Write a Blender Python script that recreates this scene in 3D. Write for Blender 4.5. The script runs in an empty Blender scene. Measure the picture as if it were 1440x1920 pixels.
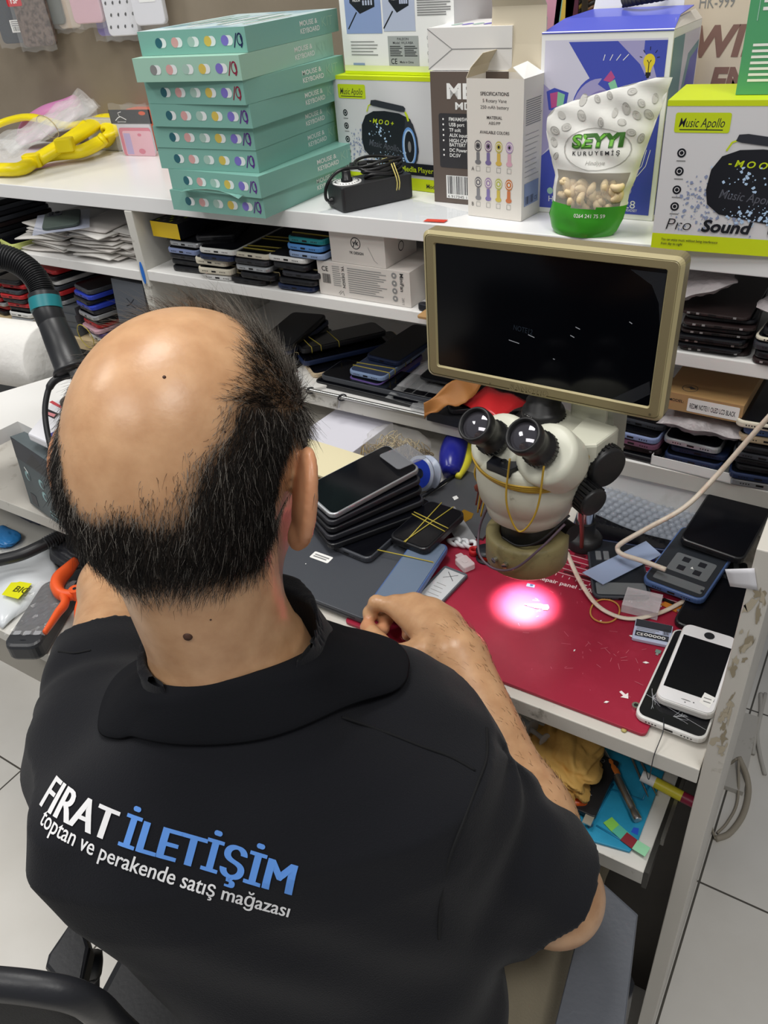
import bpy, bmesh, math, random
import numpy as np
from mathutils import Vector, Matrix, Euler
from mathutils.bvhtree import BVHTree
from math import sin, cos, pi, radians as rad

SC = bpy.context.scene
COL = SC.collection
random.seed(7)
NPR = np.random.default_rng(7)

# ------------------------------------------------------------------ camera
F_PX, YAW, PITCH, ROLL = 1484.35, 0.60292, 0.61872, -0.09431
CAM = Vector((0.0307, -0.5469, 1.4283))
_f = Vector((-sin(YAW)*cos(PITCH), cos(YAW)*cos(PITCH), -sin(PITCH)))
_r0 = Vector((cos(YAW), sin(YAW), 0)); _u0 = _r0.cross(_f)
_r = cos(ROLL)*_r0 + sin(ROLL)*_u0; _u = -sin(ROLL)*_r0 + cos(ROLL)*_u0
cd = bpy.data.cameras.new('camera'); cam = bpy.data.objects.new('camera', cd); COL.objects.link(cam)
M = Matrix((_r, _u, -_f)).transposed().to_4x4(); M.translation = CAM
cam.matrix_world = M
cd.sensor_fit = 'VERTICAL'; cd.sensor_height = 36; cd.lens = 36*F_PX/1920
cd.clip_start = 0.02; cd.clip_end = 50
SC.camera = cam

def ray(x, y): return _f + _r*((x-720)/F_PX) + _u*((960-y)/F_PX)
def atz(x, y, z):            # where the sight line through a pixel meets a level
    d = ray(x, y); return CAM + d*((z-CAM.z)/d.z)
def aty(x, y, Y):            # ... or an upright plane
    d = ray(x, y); return CAM + d*((Y-CAM.y)/d.y)
def atd(x, y, dist): return CAM + ray(x, y)*dist

# ------------------------------------------------------------------ light
w = bpy.data.worlds.new('world'); SC.world = w; w.use_nodes = True
w.node_tree.nodes['Background'].inputs[0].default_value = (0.93, 0.95, 1.0, 1)
w.node_tree.nodes['Background'].inputs[1].default_value = 0.20
def area(name, loc, size, size_y, power, col=(1, .98, .94), target=None):
    l = bpy.data.lights.new(name, 'AREA'); l.shape = 'RECTANGLE'; l.size = size; l.size_y = size_y
    l.energy = power; l.color = col
    o = bpy.data.objects.new(name, l); COL.objects.link(o); o.location = loc
    t = Vector(target) if target else Vector((loc[0], loc[1], 0))
    d = (t-Vector(loc)); o.rotation_euler = d.to_track_quat('-Z', 'Y').to_euler()
    return o
area('ceiling_panel_light', (-0.75, 0.15, 2.75), 0.6, 0.6, 19)
area('ceiling_panel_light', (0.55, -0.5, 2.75), 0.6, 0.6, 17)
area('ceiling_panel_light', (-0.7, -1.5, 2.75), 1.2, 0.6, 21)
area('ceiling_panel_light', (-2.2, -0.6, 2.75), 0.6, 0.6, 19)
SC.view_settings.view_transform = 'Standard'; SC.view_settings.look = 'None'
SC.view_settings.exposure = -0.08; SC.view_settings.gamma = 1; SC.view_settings.use_curve_mapping = False
SC.cycles.max_bounces = 8; SC.cycles.transparent_max_bounces = 12

# ------------------------------------------------------------------ materials
def lin(c):
    if isinstance(c, str):
        c = [int(c[i:i+2], 16)/255 for i in (0, 2, 4)]
    return tuple((x/12.92 if x <= .04045 else ((x+.055)/1.055)**2.4) for x in c)
MATS = {}
def mat(key, col=None, rough=.5, metal=0, spec=.5, bump=None, mix=None, alpha=None, trans=0, ior=1.45, coat=0, emit=None, sheen=0, sss=0):
    """procedural material; bump=(scale,strength); mix=(colour2, scale, lo, hi): noise mottling of real dirt"""
    if key in MATS: return MATS[key]
    m = bpy.data.materials.new(key); m.use_nodes = True; MATS[key] = m
    nt = m.node_tree; b = nt.nodes['Principled BSDF']; L = nt.links.new
    b.inputs['Base Color'].default_value = (*lin(col), 1)
    b.inputs['Roughness'].default_value = rough; b.inputs['Metallic'].default_value = metal
    b.inputs['Specular IOR Level'].default_value = spec; b.inputs['IOR'].default_value = ior
    b.inputs['Transmission Weight'].default_value = trans; b.inputs['Coat Weight'].default_value = coat
    b.inputs['Sheen Weight'].default_value = sheen
    if sss:
        b.inputs['Subsurface Weight'].default_value = sss; b.inputs['Subsurface Radius'].default_value = (.9, .35, .2); b.inputs['Subsurface Scale'].default_value = .008
    if alpha is not None: b.inputs['Alpha'].default_value = alpha
    if emit: b.inputs['Emission Color'].default_value = (*lin(col), 1); b.inputs['Emission Strength'].default_value = emit
    tc = nt.nodes.new('ShaderNodeTexCoord')
    if bump:
        n = nt.nodes.new('ShaderNodeTexNoise'); n.inputs['Scale'].default_value = bump[0]; n.inputs['Detail'].default_value = 4
        L(tc.outputs['Object'], n.inputs['Vector'])
        bp = nt.nodes.new('ShaderNodeBump'); bp.inputs['Strength'].default_value = bump[1]; bp.inputs['Distance'].default_value = .002
        L(n.outputs[0], bp.inputs['Height']); L(bp.outputs[0], b.inputs['Normal'])
    if mix:
        n = nt.nodes.new('ShaderNodeTexNoise'); n.inputs['Scale'].default_value = mix[1]; n.inputs['Detail'].default_value = 6
        n.inputs['Roughness'].default_value = .65
        L(tc.outputs['Object'], n.inputs['Vector'])
        r = nt.nodes.new('ShaderNodeValToRGB'); r.color_ramp.elements[0].position = mix[2]; r.color_ramp.elements[1].position = mix[3]
        r.color_ramp.elements[0].color = (*lin(col), 1); r.color_ramp.elements[1].color = (*lin(mix[0]), 1)
        L(n.outputs[0], r.inputs[0]); L(r.outputs[0], b.inputs['Base Color'])
    return m

# ------------------------------------------------------------------ mesh builder
class MB:
    def __init__(s): s.v = []; s.f = []; s.m = []; s.ms = []; s.sm = []
    def mi(s, m):
        if m not in s.ms: s.ms.append(m)
        return s.ms.index(m)
    def add(s, V, Fs, m, T=None, smooth=False):
        o = len(s.v); i = s.mi(m)
        for p in V:
            p = Vector(p); s.v.append(T @ p if T is not None else p)
        for f in Fs: s.f.append([o+k for k in f]); s.m.append(i); s.sm.append(smooth)
    def box(s, c, d, m, T=None, taper=None):
        x, y, z = (k/2 for k in d); tx, ty = taper or (1, 1)
        V = [(c[0]+a*x*(tx if e > 0 else 1), c[1]+b*y*(ty if e > 0 else 1), c[2]+e*z) for e in (-1, 1) for b in (-1, 1) for a in (-1, 1)]
        s.add(V, [(0, 2, 3, 1), (4, 5, 7, 6), (0, 1, 5, 4), (2, 6, 7, 3), (0, 4, 6, 2), (1, 3, 7, 5)], m, T)
    def prism(s, P, z0, z1, m, T=None, mtop=None, inset=0, smooth=False):
        """outline P (ccw) swept from z0 to z1; inset rounds the rims"""
        n = len(P); c = np.mean(np.array(P), 0)
        def ring(z, k):
            out = []
            for (x, y) in P:
                dx, dy = x-c[0], y-c[1]; L = math.hypot(dx, dy) or 1
                out.append((x-dx/L*k, y-dy/L*k, z))
            return out
        if inset:
            i = inset; lv = [(z0, i), (z0+i*.3, i*.3), (z0+i, 0), (z1-i, 0), (z1-i*.3, i*.3), (z1, i)]
        else: lv = [(z0, 0), (z1, 0)]
        V = []; Fs = []
        for z, k in lv: V += ring(z, k)
        for j in range(len(lv)-1):
            for i in range(n):
                a = j*n+i; b = j*n+(i+1) % n
                Fs.append((a, b, b+n, a+n))
        s.add(V, Fs, m, T, smooth)
        s.add(ring(lv[0][0], lv[0][1]), [tuple(range(n))[::-1]], m, T)
        s.add(ring(lv[-1][0], lv[-1][1]), [tuple(range(n))], mtop or m, T)
    def lathe(s, prof, m, T=None, n=32, caps=True, smooth=True, a0=0, a1=2*pi):
        V = []; Fs = []; full = abs(a1-a0-2*pi) < 1e-6; k = n if full else n+1
        for r, z in prof:
            for i in range(k):
                a = a0+(a1-a0)*i/n; V.append((r*cos(a), r*sin(a), z))
        for j in range(len(prof)-1):
            for i in range(n):
                a = j*k+i; b = j*k+(i+1) % k; Fs.append((a, b, b+k, a+k))
        s.add(V, Fs, m, T, smooth)
        if caps and full:
            if prof[0][0] > 1e-6: s.add(V[:k], [tuple(range(k))[::-1]], m, T)
            if prof[-1][0] > 1e-6: s.add(V[-k:], [tuple(range(k))], m, T)
    def cyl(s, p, q, r, m, n=20, r2=None, T=None):
        p = Vector(p); q = Vector(q); d = q-p
        R = d.to_track_quat('Z', 'Y').to_matrix().to_4x4(); R.translation = p
        if T is not None: R = T @ R
        s.lathe([(r, 0), (r2 if r2 is not None else r, d.length)], m, R, n)
    def tube(s, P, r, m, n=10, closed=False, T=None, flat=1.0, up=None):
        P = [Vector(p) for p in P]; k = len(P); V = []; Fs = []; N = None
        for i in range(k):
            t = (P[(i+1) % k]-P[i-1]) if closed else (P[min(i+1, k-1)]-P[max(i-1, 0)])
            if t.length < 1e-9: t = Vector((0, 0, 1))
            t.normalize()
            if up is not None: N = Vector(up)-t*t.dot(Vector(up))
            elif N is None: N = t.orthogonal()
            else: N = N-t*t.dot(N)
            if N.length < 1e-6: N = t.orthogonal()
            N.normalize(); B = t.cross(N); rr = r(i/(k-1)) if callable(r) else r
            for j in range(n):
                a = 2*pi*j/n; V.append(P[i]+N*(cos(a)*rr*flat)+B*(sin(a)*rr))
        for i in range(k if closed else k-1):
            for j in range(n):
                a = i*n+j; b = i*n+(j+1) % n; c = ((i+1) % k)*n
                Fs.append((a, b, c+(j+1) % n, c+j))
        if not closed: Fs += [tuple(range(n))[::-1], tuple(range((k-1)*n, k*n))]
        s.add(V, Fs, m, T, True)
    def grid(s, P, m, T=None, smooth=True, thick=0):
        """P[i][j] -> sheet, optionally solid of the given thickness"""
        a, b = len(P), len(P[0]); V = [Vector(p) for r in P for p in r]
        Fs = [(i*b+j, i*b+j+1, (i+1)*b+j+1, (i+1)*b+j) for i in range(a-1) for j in range(b-1)]
        if thick:
            Nn = [Vector((0, 0, 0)) for _ in V]
            for f in Fs:
                n = (V[f[1]]-V[f[0]]).cross(V[f[3]]-V[f[0]])
                for k in f: Nn[k] += n
            W = [p-(n.normalized() if n.length > 1e-12 else Vector((0, 0, 1)))*thick for p, n in zip(V, Nn)]
            o = len(V); V = V+W; G = [tuple(o+k for k in f[::-1]) for f in Fs]
            rim = [i*b for i in range(a)]+[(a-1)*b+j for j in range(1, b)]+[i*b+b-1 for i in range(a-2, -1, -1)]+[j for j in range(b-2, 0, -1)]
            S = [(rim[k], rim[(k+1) % len(rim)], o+rim[(k+1) % len(rim)], o+rim[k]) for k in range(len(rim))]
            Fs = Fs+G+S
        s.add(V, Fs, m, T, smooth)
    def build(s, name, parent=None, bevel=0, T=None, auto=None):
        me = bpy.data.meshes.new(name)
        me.from_pydata([tuple(p) for p in s.v], [], s.f); me.validate()
        for m in s.ms: me.materials.append(m)
        if len(me.polygons) == len(s.f):
            me.polygons.foreach_set('material_index', s.m); me.polygons.foreach_set('use_smooth', s.sm)
        o = bpy.data.objects.new(name, me); COL.objects.link(o)
        if T is not None: o.matrix_world = T
        if parent is not None: o.parent = parent
        if bevel:
            b = o.modifiers.new('bevel', 'BEVEL'); b.width = bevel; b.segments = 2; b.limit_method = 'ANGLE'; b.angle_limit = rad(50)
        return o

def tag(o, label, cat, group=None, kind=None):
    o['label'] = label; o['category'] = cat
    if group: o['group'] = group
    if kind: o['kind'] = kind
    return o
def thing(name, label, cat, loc=(0, 0, 0), rz=0, group=None, rot=None):
    o = bpy.data.objects.new(name, None); COL.objects.link(o); o.empty_display_size = .02
    o.location = loc; o.rotation_euler = rot if rot is not None else (0, 0, rz)
    return tag(o, label, cat, group)
def tree_copy(o, parent=None):
    c = o.copy(); COL.objects.link(c)
    if parent is not None: c.parent = parent
    for ch in list(o.children): tree_copy(ch, c)
    return c
def structure(o): o['kind'] = 'structure'; return o
def Tm(loc=(0, 0, 0), rz=0, rx=0, ry=0):
    return Matrix.Translation(Vector(loc)) @ Euler((rx, ry, rz), 'XYZ').to_matrix().to_4x4()
def rrect(w, h, r, k=5, cx=0, cy=0):
    P = []
    for sx, sy, a in ((1, 1, 0), (-1, 1, pi/2), (-1, -1, pi), (1, -1, 1.5*pi)):
        for i in range(k+1):
            t = a+pi/2*i/k; P.append((cx+sx*(w/2-r)+r*cos(t), cy+sy*(h/2-r)+r*sin(t)))
    return P
def bez(P, n=24):
    """smooth curve (Catmull-Rom) through points"""
    P = [Vector(p) for p in P]; Q = [P[0]*2-P[1]]+P+[P[-1]*2-P[-2]]; out = []
    k = len(P)-1; per = max(2, n//k)
    for i in range(k):
        a, b, c, d = Q[i:i+4]
        for j in range(per):
            t = j/per
            out.append(.5*((2*b)+(c-a)*t+(2*a-5*b+4*c-d)*t*t+(3*b-a-3*c+d)*t**3))
    out.append(P[-1]); return out

# ------------------------------------------------------------------ lettering
_TXT = {}
def glyphs(s, bold=0, shear=0, res=3):
    k = (s, bold, shear, res)
    if k not in _TXT:
        c = bpy.data.curves.new('lettering', 'FONT'); c.body = s; c.size = 1; c.offset = bold; c.shear = shear
        c.resolution_u = res; c.fill_mode = 'FRONT'
        o = bpy.data.objects.new('lettering', c)
        me = o.to_mesh()
        V = [(v.co.x, v.co.y) for v in me.vertices]; Fs = [tuple(p.vertices) for p in me.polygons]
        o.to_mesh_clear(); bpy.data.objects.remove(o); bpy.data.curves.remove(c)
        _TXT[k] = (V, Fs)
    return _TXT[k]
class Face:
    """a flat printed face: O bottom-left corner, U and V its full sides; u,v run 0..1"""
    def __init__(s, mb, O, U, V, lift=.0003):
        s.mb = mb; s.O = Vector(O); s.U = Vector(U); s.V = Vector(V); s.n = s.U.cross(s.V).normalized(); s.k = 0; s.lift = lift
        s.W = s.U.length; s.H = s.V.length
    def P(s, u, v, e): return s.O+s.U*u+s.V*v+s.n*e
    def poly(s, pts, m, e=None):
        s.k += 1; e = (s.lift+.000004*s.k) if e is None else e
        s.mb.add([s.P(u, v, e) for u, v in pts], [tuple(range(len(pts)))], m)
    def rect(s, u0, v0, u1, v1, m): s.poly([(u0, v0), (u1, v0), (u1, v1), (u0, v1)], m)
    def rrect(s, u0, v0, u1, v1, r, m):
        w, h = (u1-u0)*s.W, (v1-v0)*s.H
        s.poly([((x+w/2)/s.W+u0, (y+h/2)/s.H+v0) for x, y in rrect(w, h, r*s.H)], m)
    def ell(s, u, v, ru, rv, m, n=24, a0=0, a1=2*pi):
        s.poly([(u+ru*cos(a0+(a1-a0)*i/n), v+rv*sin(a0+(a1-a0)*i/n)) for i in range(n)], m)
    def disc(s, u, v, r, m, n=20): s.ell(u, v, r*s.H/s.W, r, m, n)      # r as a share of the height
    def ring(s, u, v, r, t, m, n=28, ku=1.0):
        s.k += 1; e = s.lift+.000004*s.k; V = []; q = s.H/s.W*ku
        for i in range(n):
            a = 2*pi*i/n
            for rr in (r, r-t): V.append(s.P(u+rr*q*cos(a), v+rr*sin(a), e))
        s.mb.add(V, [(2*i, 2*((i+1) % n), 2*((i+1) % n)+1, 2*i+1) for i in range(n)], m)
    def line(s, pts, t, m):
        """polyline of width t (share of height)"""
        s.k += 1; e = s.lift+.000004*s.k; V = []; k = len(pts); X = [Vector((u*s.W, v*s.H)) for u, v in pts]
        for i in range(k):
            d = X[min(i+1, k-1)]-X[max(i-1, 0)]
            d = d.normalized() if d.length > 1e-9 else Vector((1, 0)); nn = Vector((-d.y, d.x))*t*s.H/2
            for q in (X[i]+nn, X[i]-nn): V.append(s.P(q.x/s.W, q.y/s.H, e))
        s.mb.add(V, [(2*i, 2*i+1, 2*i+3, 2*i+2) for i in range(k-1)], m)
    def text(s, t, u, v, h, m, al='l', bold=0, shear=0, sx=1.0, rot=0, width=None):
        """baseline at (u,v); h = type size as a share of the height; width caps the length"""
        V, Fs = glyphs(t, bold, shear)
        if not V: return
        s.k += 1; e = s.lift+.000004*s.k
        x0 = min(p[0] for p in V); x1 = max(p[0] for p in V); z = h*s.H
        if width: sx = width*s.W/((x1-x0)*z)
        off = {'l': -x0, 'c': -(x0+x1)/2, 'r': -x1}[al]; c, d = cos(rot), sin(rot); out = []
        for x, y in V:
            X, Y = (x+off)*z*sx, y*z
            out.append(s.P(u+(X*c-Y*d)/s.W, v+(X*d+Y*c)/s.H, e))
        s.mb.add(out, Fs, m)
    def barcode(s, u0, v0, u1, v1, m, n=30):
        x = u0; rg = random.Random(int(u0*1e4))
        while x < u1:
            a = (u1-u0)/n*rg.choice((.4, .6, 1.1)); s.rect(x, v0, min(x+a, u1), v1, m); x += a+(u1-u0)/n*rg.choice((.4, .7, .9))
    def lines(s, u0, v0, u1, v1, n, t, m, jag=.3):
        rg = random.Random(int(v0*1e4)+n)
        for i in range(n):
            v = v1-(v1-v0)*(i+.5)/n; s.rect(u0, v-t/2, u1-(u1-u0)*jag*rg.random(), v+t/2, m)

# common inks
INK = mat('ink_black', '26262a', .5); WHT = mat('ink_white', 'f2f2f0', .5); GRY = mat('ink_grey', '8a8a8a', .5)
LIME = mat('ink_lime', 'c9dc1e', .45)
# ================================================================== the room
DZ = .75                                  # desk level
YS, YB = .40, .71                         # shelf front and back
ZT, ZM, ZL = 1.122, .995, .825            # top faces of the three shelf boards
white_board = mat('white_melamine', 'e9e8e6', .28, mix=('c9c6bf', 9, .62, .80))
top_board = mat('white_melamine_top', 'efefef', .22)
dirty_edge = mat('dirty_white_edge', 'cfcdc6', .45, mix=('5c5648', 26, .60, .72))
tan_board = mat('beech_board', 'c9b48c', .5, mix=('b39c74', 30, .5, .7))
grime = mat('grimy_board', 'c9c5bd', .45, mix=('8f8778', 22, .58, .78))

m = bpy.data.materials.new('floor_tiles'); m.use_nodes = True; nt = m.node_tree; L = nt.links.new; bs = nt.nodes['Principled BSDF']
g = nt.nodes.new('ShaderNodeNewGeometry'); sep = nt.nodes.new('ShaderNodeSeparateXYZ'); L(g.outputs['Position'], sep.inputs[0])
def mth(op, a, b=None):
    n = nt.nodes.new('ShaderNodeMath'); n.operation = op
    for i, x in enumerate((a, b)):
        if x is None: continue
        if isinstance(x, (int, float)): n.inputs[i].default_value = x
        else: L(x, n.inputs[i])
    return n.outputs[0]
def grout(s, off):
    k = mth('SUBTRACT', s, off); k = mth('DIVIDE', k, .45); k = mth('FRACT', mth('ADD', k, 50.5)); k = mth('ABSOLUTE', mth('SUBTRACT', k, .5))
    return mth('LESS_THAN', k, .0042)
gg = mth('MAXIMUM', grout(sep.outputs[0], .0215), grout(sep.outputs[1], .3635))
nz = nt.nodes.new('ShaderNodeTexNoise'); nz.inputs['Scale'].default_value = 4; nz.inputs['Detail'].default_value = 8; L(g.outputs['Position'], nz.inputs['Vector'])
rp = nt.nodes.new('ShaderNodeValToRGB'); rp.color_ramp.elements[0].color = (*lin('ece9e3'), 1); rp.color_ramp.elements[1].color = (*lin('dedad2'), 1)
rp.color_ramp.elements[0].position = .35; rp.color_ramp.elements[1].position = .72
L(nz.outputs[0], rp.inputs[0]); mx = nt.nodes.new('ShaderNodeMix'); mx.data_type = 'RGBA'
L(gg, mx.inputs[0]); L(rp.outputs[0], mx.inputs[6]); mx.inputs[7].default_value = (*lin('57534c'), 1); L(mx.outputs[2], bs.inputs['Base Color'])
bs.inputs['Roughness'].default_value = .3
b = MB(); b.box((-1, 0, -.05), (5, 5, .1), m); structure(b.build('floor'))
wallm = mat('wall_beige', '8b8070', .6, mix=('7f7464', 3, .4, .7))
b = MB(); b.box((-1, YB+.045, 1.85), (5, .05, 1.5), wallm); structure(b.build('wall_back'))

# ------------------------------------------------------------------ shelf unit
su = thing('shelf_unit', 'white melamine shelf unit with three boards behind the desk', 'shelf unit', (-.7, YS, 0))
def part(mb, name, par, bevel=0):
    o = mb.build(name, par, bevel); o.matrix_parent_inverse = Matrix.Translation(-par.location) if par.rotation_euler[:] == (0, 0, 0) else par.matrix_basis.inverted(); return o
def slab(x0, x1, y0, y1, z0, z1, mt, name, par, edge=None):
    q = MB(); q.box(((x0+x1)/2, (y0+y1)/2, (z0+z1)/2), (x1-x0, y1-y0, z1-z0), mt)
    if edge: q.m[2] = q.mi(edge)
    return part(q, name, par, .0012)
slab(-1.85, .45, YS, YB+.015, ZT-.025, ZT, top_board, 'top_board', su)
slab(-1.08, .0, YS, YB, ZM-.018, ZM, white_board, 'middle_board', su)
slab(-1.85, -1.098, YS, YB, .974, .992, white_board, 'middle_board', su)
slab(-1.08, .0, YS, YB, ZL-.026, ZL, white_board, 'lower_board', su, dirty_edge)
slab(-1.85, -1.098, YS, YB, .803, .826, tan_board, 'lower_board', su)
slab(-1.098, -1.08, YS-.001, YB, .752, ZT-.0255, dirty_edge, 'divider', su)
slab(-.36, .0, YS+.004, YS+.018, DZ+.001, ZL-.027, white_board, 'plinth', su)
slab(-1.85, .0, YB, YB+.015, .752, ZT-.0255, white_board, 'back_panel', su)
q = MB(); q.prism([(-1.0995+.004*cos(t), .985+.02*sin(t)) for t in [i*pi/8 for i in range(16)]], 0, .001, mat('blue_film', '1c6fd0', .3), Matrix(((1, 0, 0, .01), (0, 0, -1, YS-.0011), (0, 1, 0, .005), (0, 0, 0, 1))))
part(q, 'blue_tape', su)['label'] = 'torn blue tape on the divider edge'

# ------------------------------------------------------------------ desk
dk = thing('workbench', 'white laminate repair bench with a grimy front edge', 'desk', (-.5, .35, 0))
slab(-1.9, -.001, 0, YB-.02, DZ-.022, DZ, grime, 'worktop', dk, dirty_edge)
panelm = mat('panel_grey_white', 'c6c2ba', .4, mix=('8d8573', 11, .62, .7))
q = MB(); q.box((.009, .2, .515), (.018, .4, 1.024), panelm)
part(q, 'end_panel', dk, .001)
q = MB(); rg = random.Random(3)
for k in range(26):                       # scuffs and worn-off paint on the panel's front edge
    zz = .77+.22*rg.random(); xx = .004+.010*rg.random(); a = rg.uniform(.0008, .0035); c = rg.uniform(.002, .012); rr = [rg.uniform(.35, 1.5) for _ in range(14)]; sl = rg.uniform(-.2, .5)
    q.add([(min(max(xx+a*cos(t)*rr[i]+sl*c*sin(t), .0005), .0175), -.0002-.00003*k, zz+c*sin(t)*rr[i]) for i, t in enumerate([i*pi/7 for i in range(14)])], [tuple(range(14))], mat('worn_paint', 'b3a994', .7) if k % 3 else mat('worn_paint_dark', '958a74', .7))
part(q, 'worn_paint', dk)
slab(-.80, -.782, .20, .40, 0.001, DZ-.0225, white_board, 'inner_panel', dk)
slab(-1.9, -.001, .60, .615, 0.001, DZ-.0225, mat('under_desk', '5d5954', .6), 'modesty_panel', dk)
q = MB(); q.box((-.0725, .33, .29), (.135, .40, .56), mat('shade_brown', '3b342d', .5, mix=('2a2520', 7, .4, .7))); part(q, 'under_desk_shade_box', dk)  # added dark box standing in for the shade and dark things under the bench
# ================================================================== things on the top board
def carton(name, label, cat, x, y, z, w, d, h, yaw, front, side=None, top=None, group=None, bevel=.0012):
    """closed box; origin at its front left foot; faces: front (-y), right (+x), left (-x), top"""
    t = thing(name, label, cat, (x, y, z), rad(yaw), group)
    q = MB(); side = side or front; top = top or front
    V = [(a, b, e) for e in (0, h) for b in (0, d) for a in (0, w)]
    for f, mt in (((0, 2, 3, 1), side), ((4, 5, 7, 6), top), ((0, 1, 5, 4), front), ((2, 6, 7, 3), front), ((0, 4, 6, 2), side), ((1, 3, 7, 5), side)):
        q.add([V[k] for k in f], [(0, 1, 2, 3)], mt)
    F = Face(q, (0, 0, 0), (w, 0, 0), (0, 0, h)); R = Face(q, (w, 0, 0), (0, d, 0), (0, 0, h))
    Lf = Face(q, (0, d, 0), (0, -d, 0), (0, 0, h)); Tp = Face(q, (0, 0, h), (w, 0, 0), (0, d, 0))
    return t, q, F, R, Lf, Tp
def weld(q, n=6):   # first n faces share corners: merge so bevels work
    pass

# ---- mint boxes of keyboard sets
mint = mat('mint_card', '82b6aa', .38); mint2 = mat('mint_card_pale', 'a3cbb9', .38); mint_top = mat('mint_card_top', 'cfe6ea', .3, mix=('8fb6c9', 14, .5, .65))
inkp = mat('marker_purple', '5b2a86', .4); inkb = mat('marker_navy', '1d2350', .4); inkr = mat('marker_red', '8c2340', .4)
kc = [mat('cap_'+n, c, .4) for n, c in (('teal', '2f6672'), ('pink', 'dba6a4'), ('sage', 'a9c6bb'), ('yellow', 'd8bf5c'), ('violet', '7f74c8'))]
capw = mat('cap_white', 'e8eeee', .4)
mk = [(-.748, .372, 4), (-.746, .350, 4), (-.749, .353, 0), (-.748, .358, 2), (-.755, .365, 3), (-.756, .366, 3), (-.744, .348, -3), (-.747, .354, 0)]
ordn = ['topmost', 'second from the top', 'third from the top', 'fourth from the top', 'fourth from the bottom', 'third from the bottom', 'second from the bottom', 'lowest']
for k, (cx, cy, yw) in enumerate(mk):
    h = .0292; W, D = .182, .238; a = rad(yw)
    m1 = mint2 if k == 1 else mint
    pen = [inkb, inkr, inkr, inkp, inkp, inkp, inkp, inkp][k]
    extra = ['with navy handwriting', 'paler with red handwriting', 'with red handwriting', 'with purple handwriting', 'with purple handwriting', 'with purple handwriting', 'with bent flap', 'at the shelf edge'][k]
    t, q, F, R, Lf, Tp = carton('keyboard_box', 'mint keyboard set box, %s of its stack, %s' % (ordn[k], extra), 'box',
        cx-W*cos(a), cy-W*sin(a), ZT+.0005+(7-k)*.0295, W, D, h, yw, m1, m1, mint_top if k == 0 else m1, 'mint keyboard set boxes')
    for j in range(5):
        u = .18+.155*j
        F.rrect(u, .30, u+.085, .70, .2, capw); F.ell(u+.012, .5, .034, .21, kc[j] if k != 1 or j else GRY, 20)
    F.text('1', .885, .22, .80, pen, 'l', .014, .5, rot=-.05, width=.035); F.ring(.945, .52, .26, .07, pen, 20, .62); F.line([(.955, .66), (.965, .36), (.950, .20)], .07, pen)
    R.text('MOUSE &', .55, .56, .30, WHT, 'l', .015, width=.20); R.text('KEYBOARD', .55, .24, .30, WHT, 'l', .015, width=.22)
    R.text('KIT', .80, .34, .62, mint2, 'l', -.012, width=.13)
    if k == 0:
        rg = random.Random(1)
        for j in range(14): Tp.rect(.1+.06*j, .1+.3*rg.random(), .13+.06*j, .5+.4*rg.random(), [mint2, WHT, kc[2]][j % 3])
    q.build('carton', t)
    if k in (6, 4):
        p = MB(); p.grid([[(.03+.12*i/6, -.002-.012*j/3*(1+.3*sin(i)), h*.12+.010*sin(i/6*pi)*j/3-.003*j/3) for j in range(4)] for i in range(7)], m1, thick=.0005)
        if k == 6: p.build('lid_flap', t)

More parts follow.
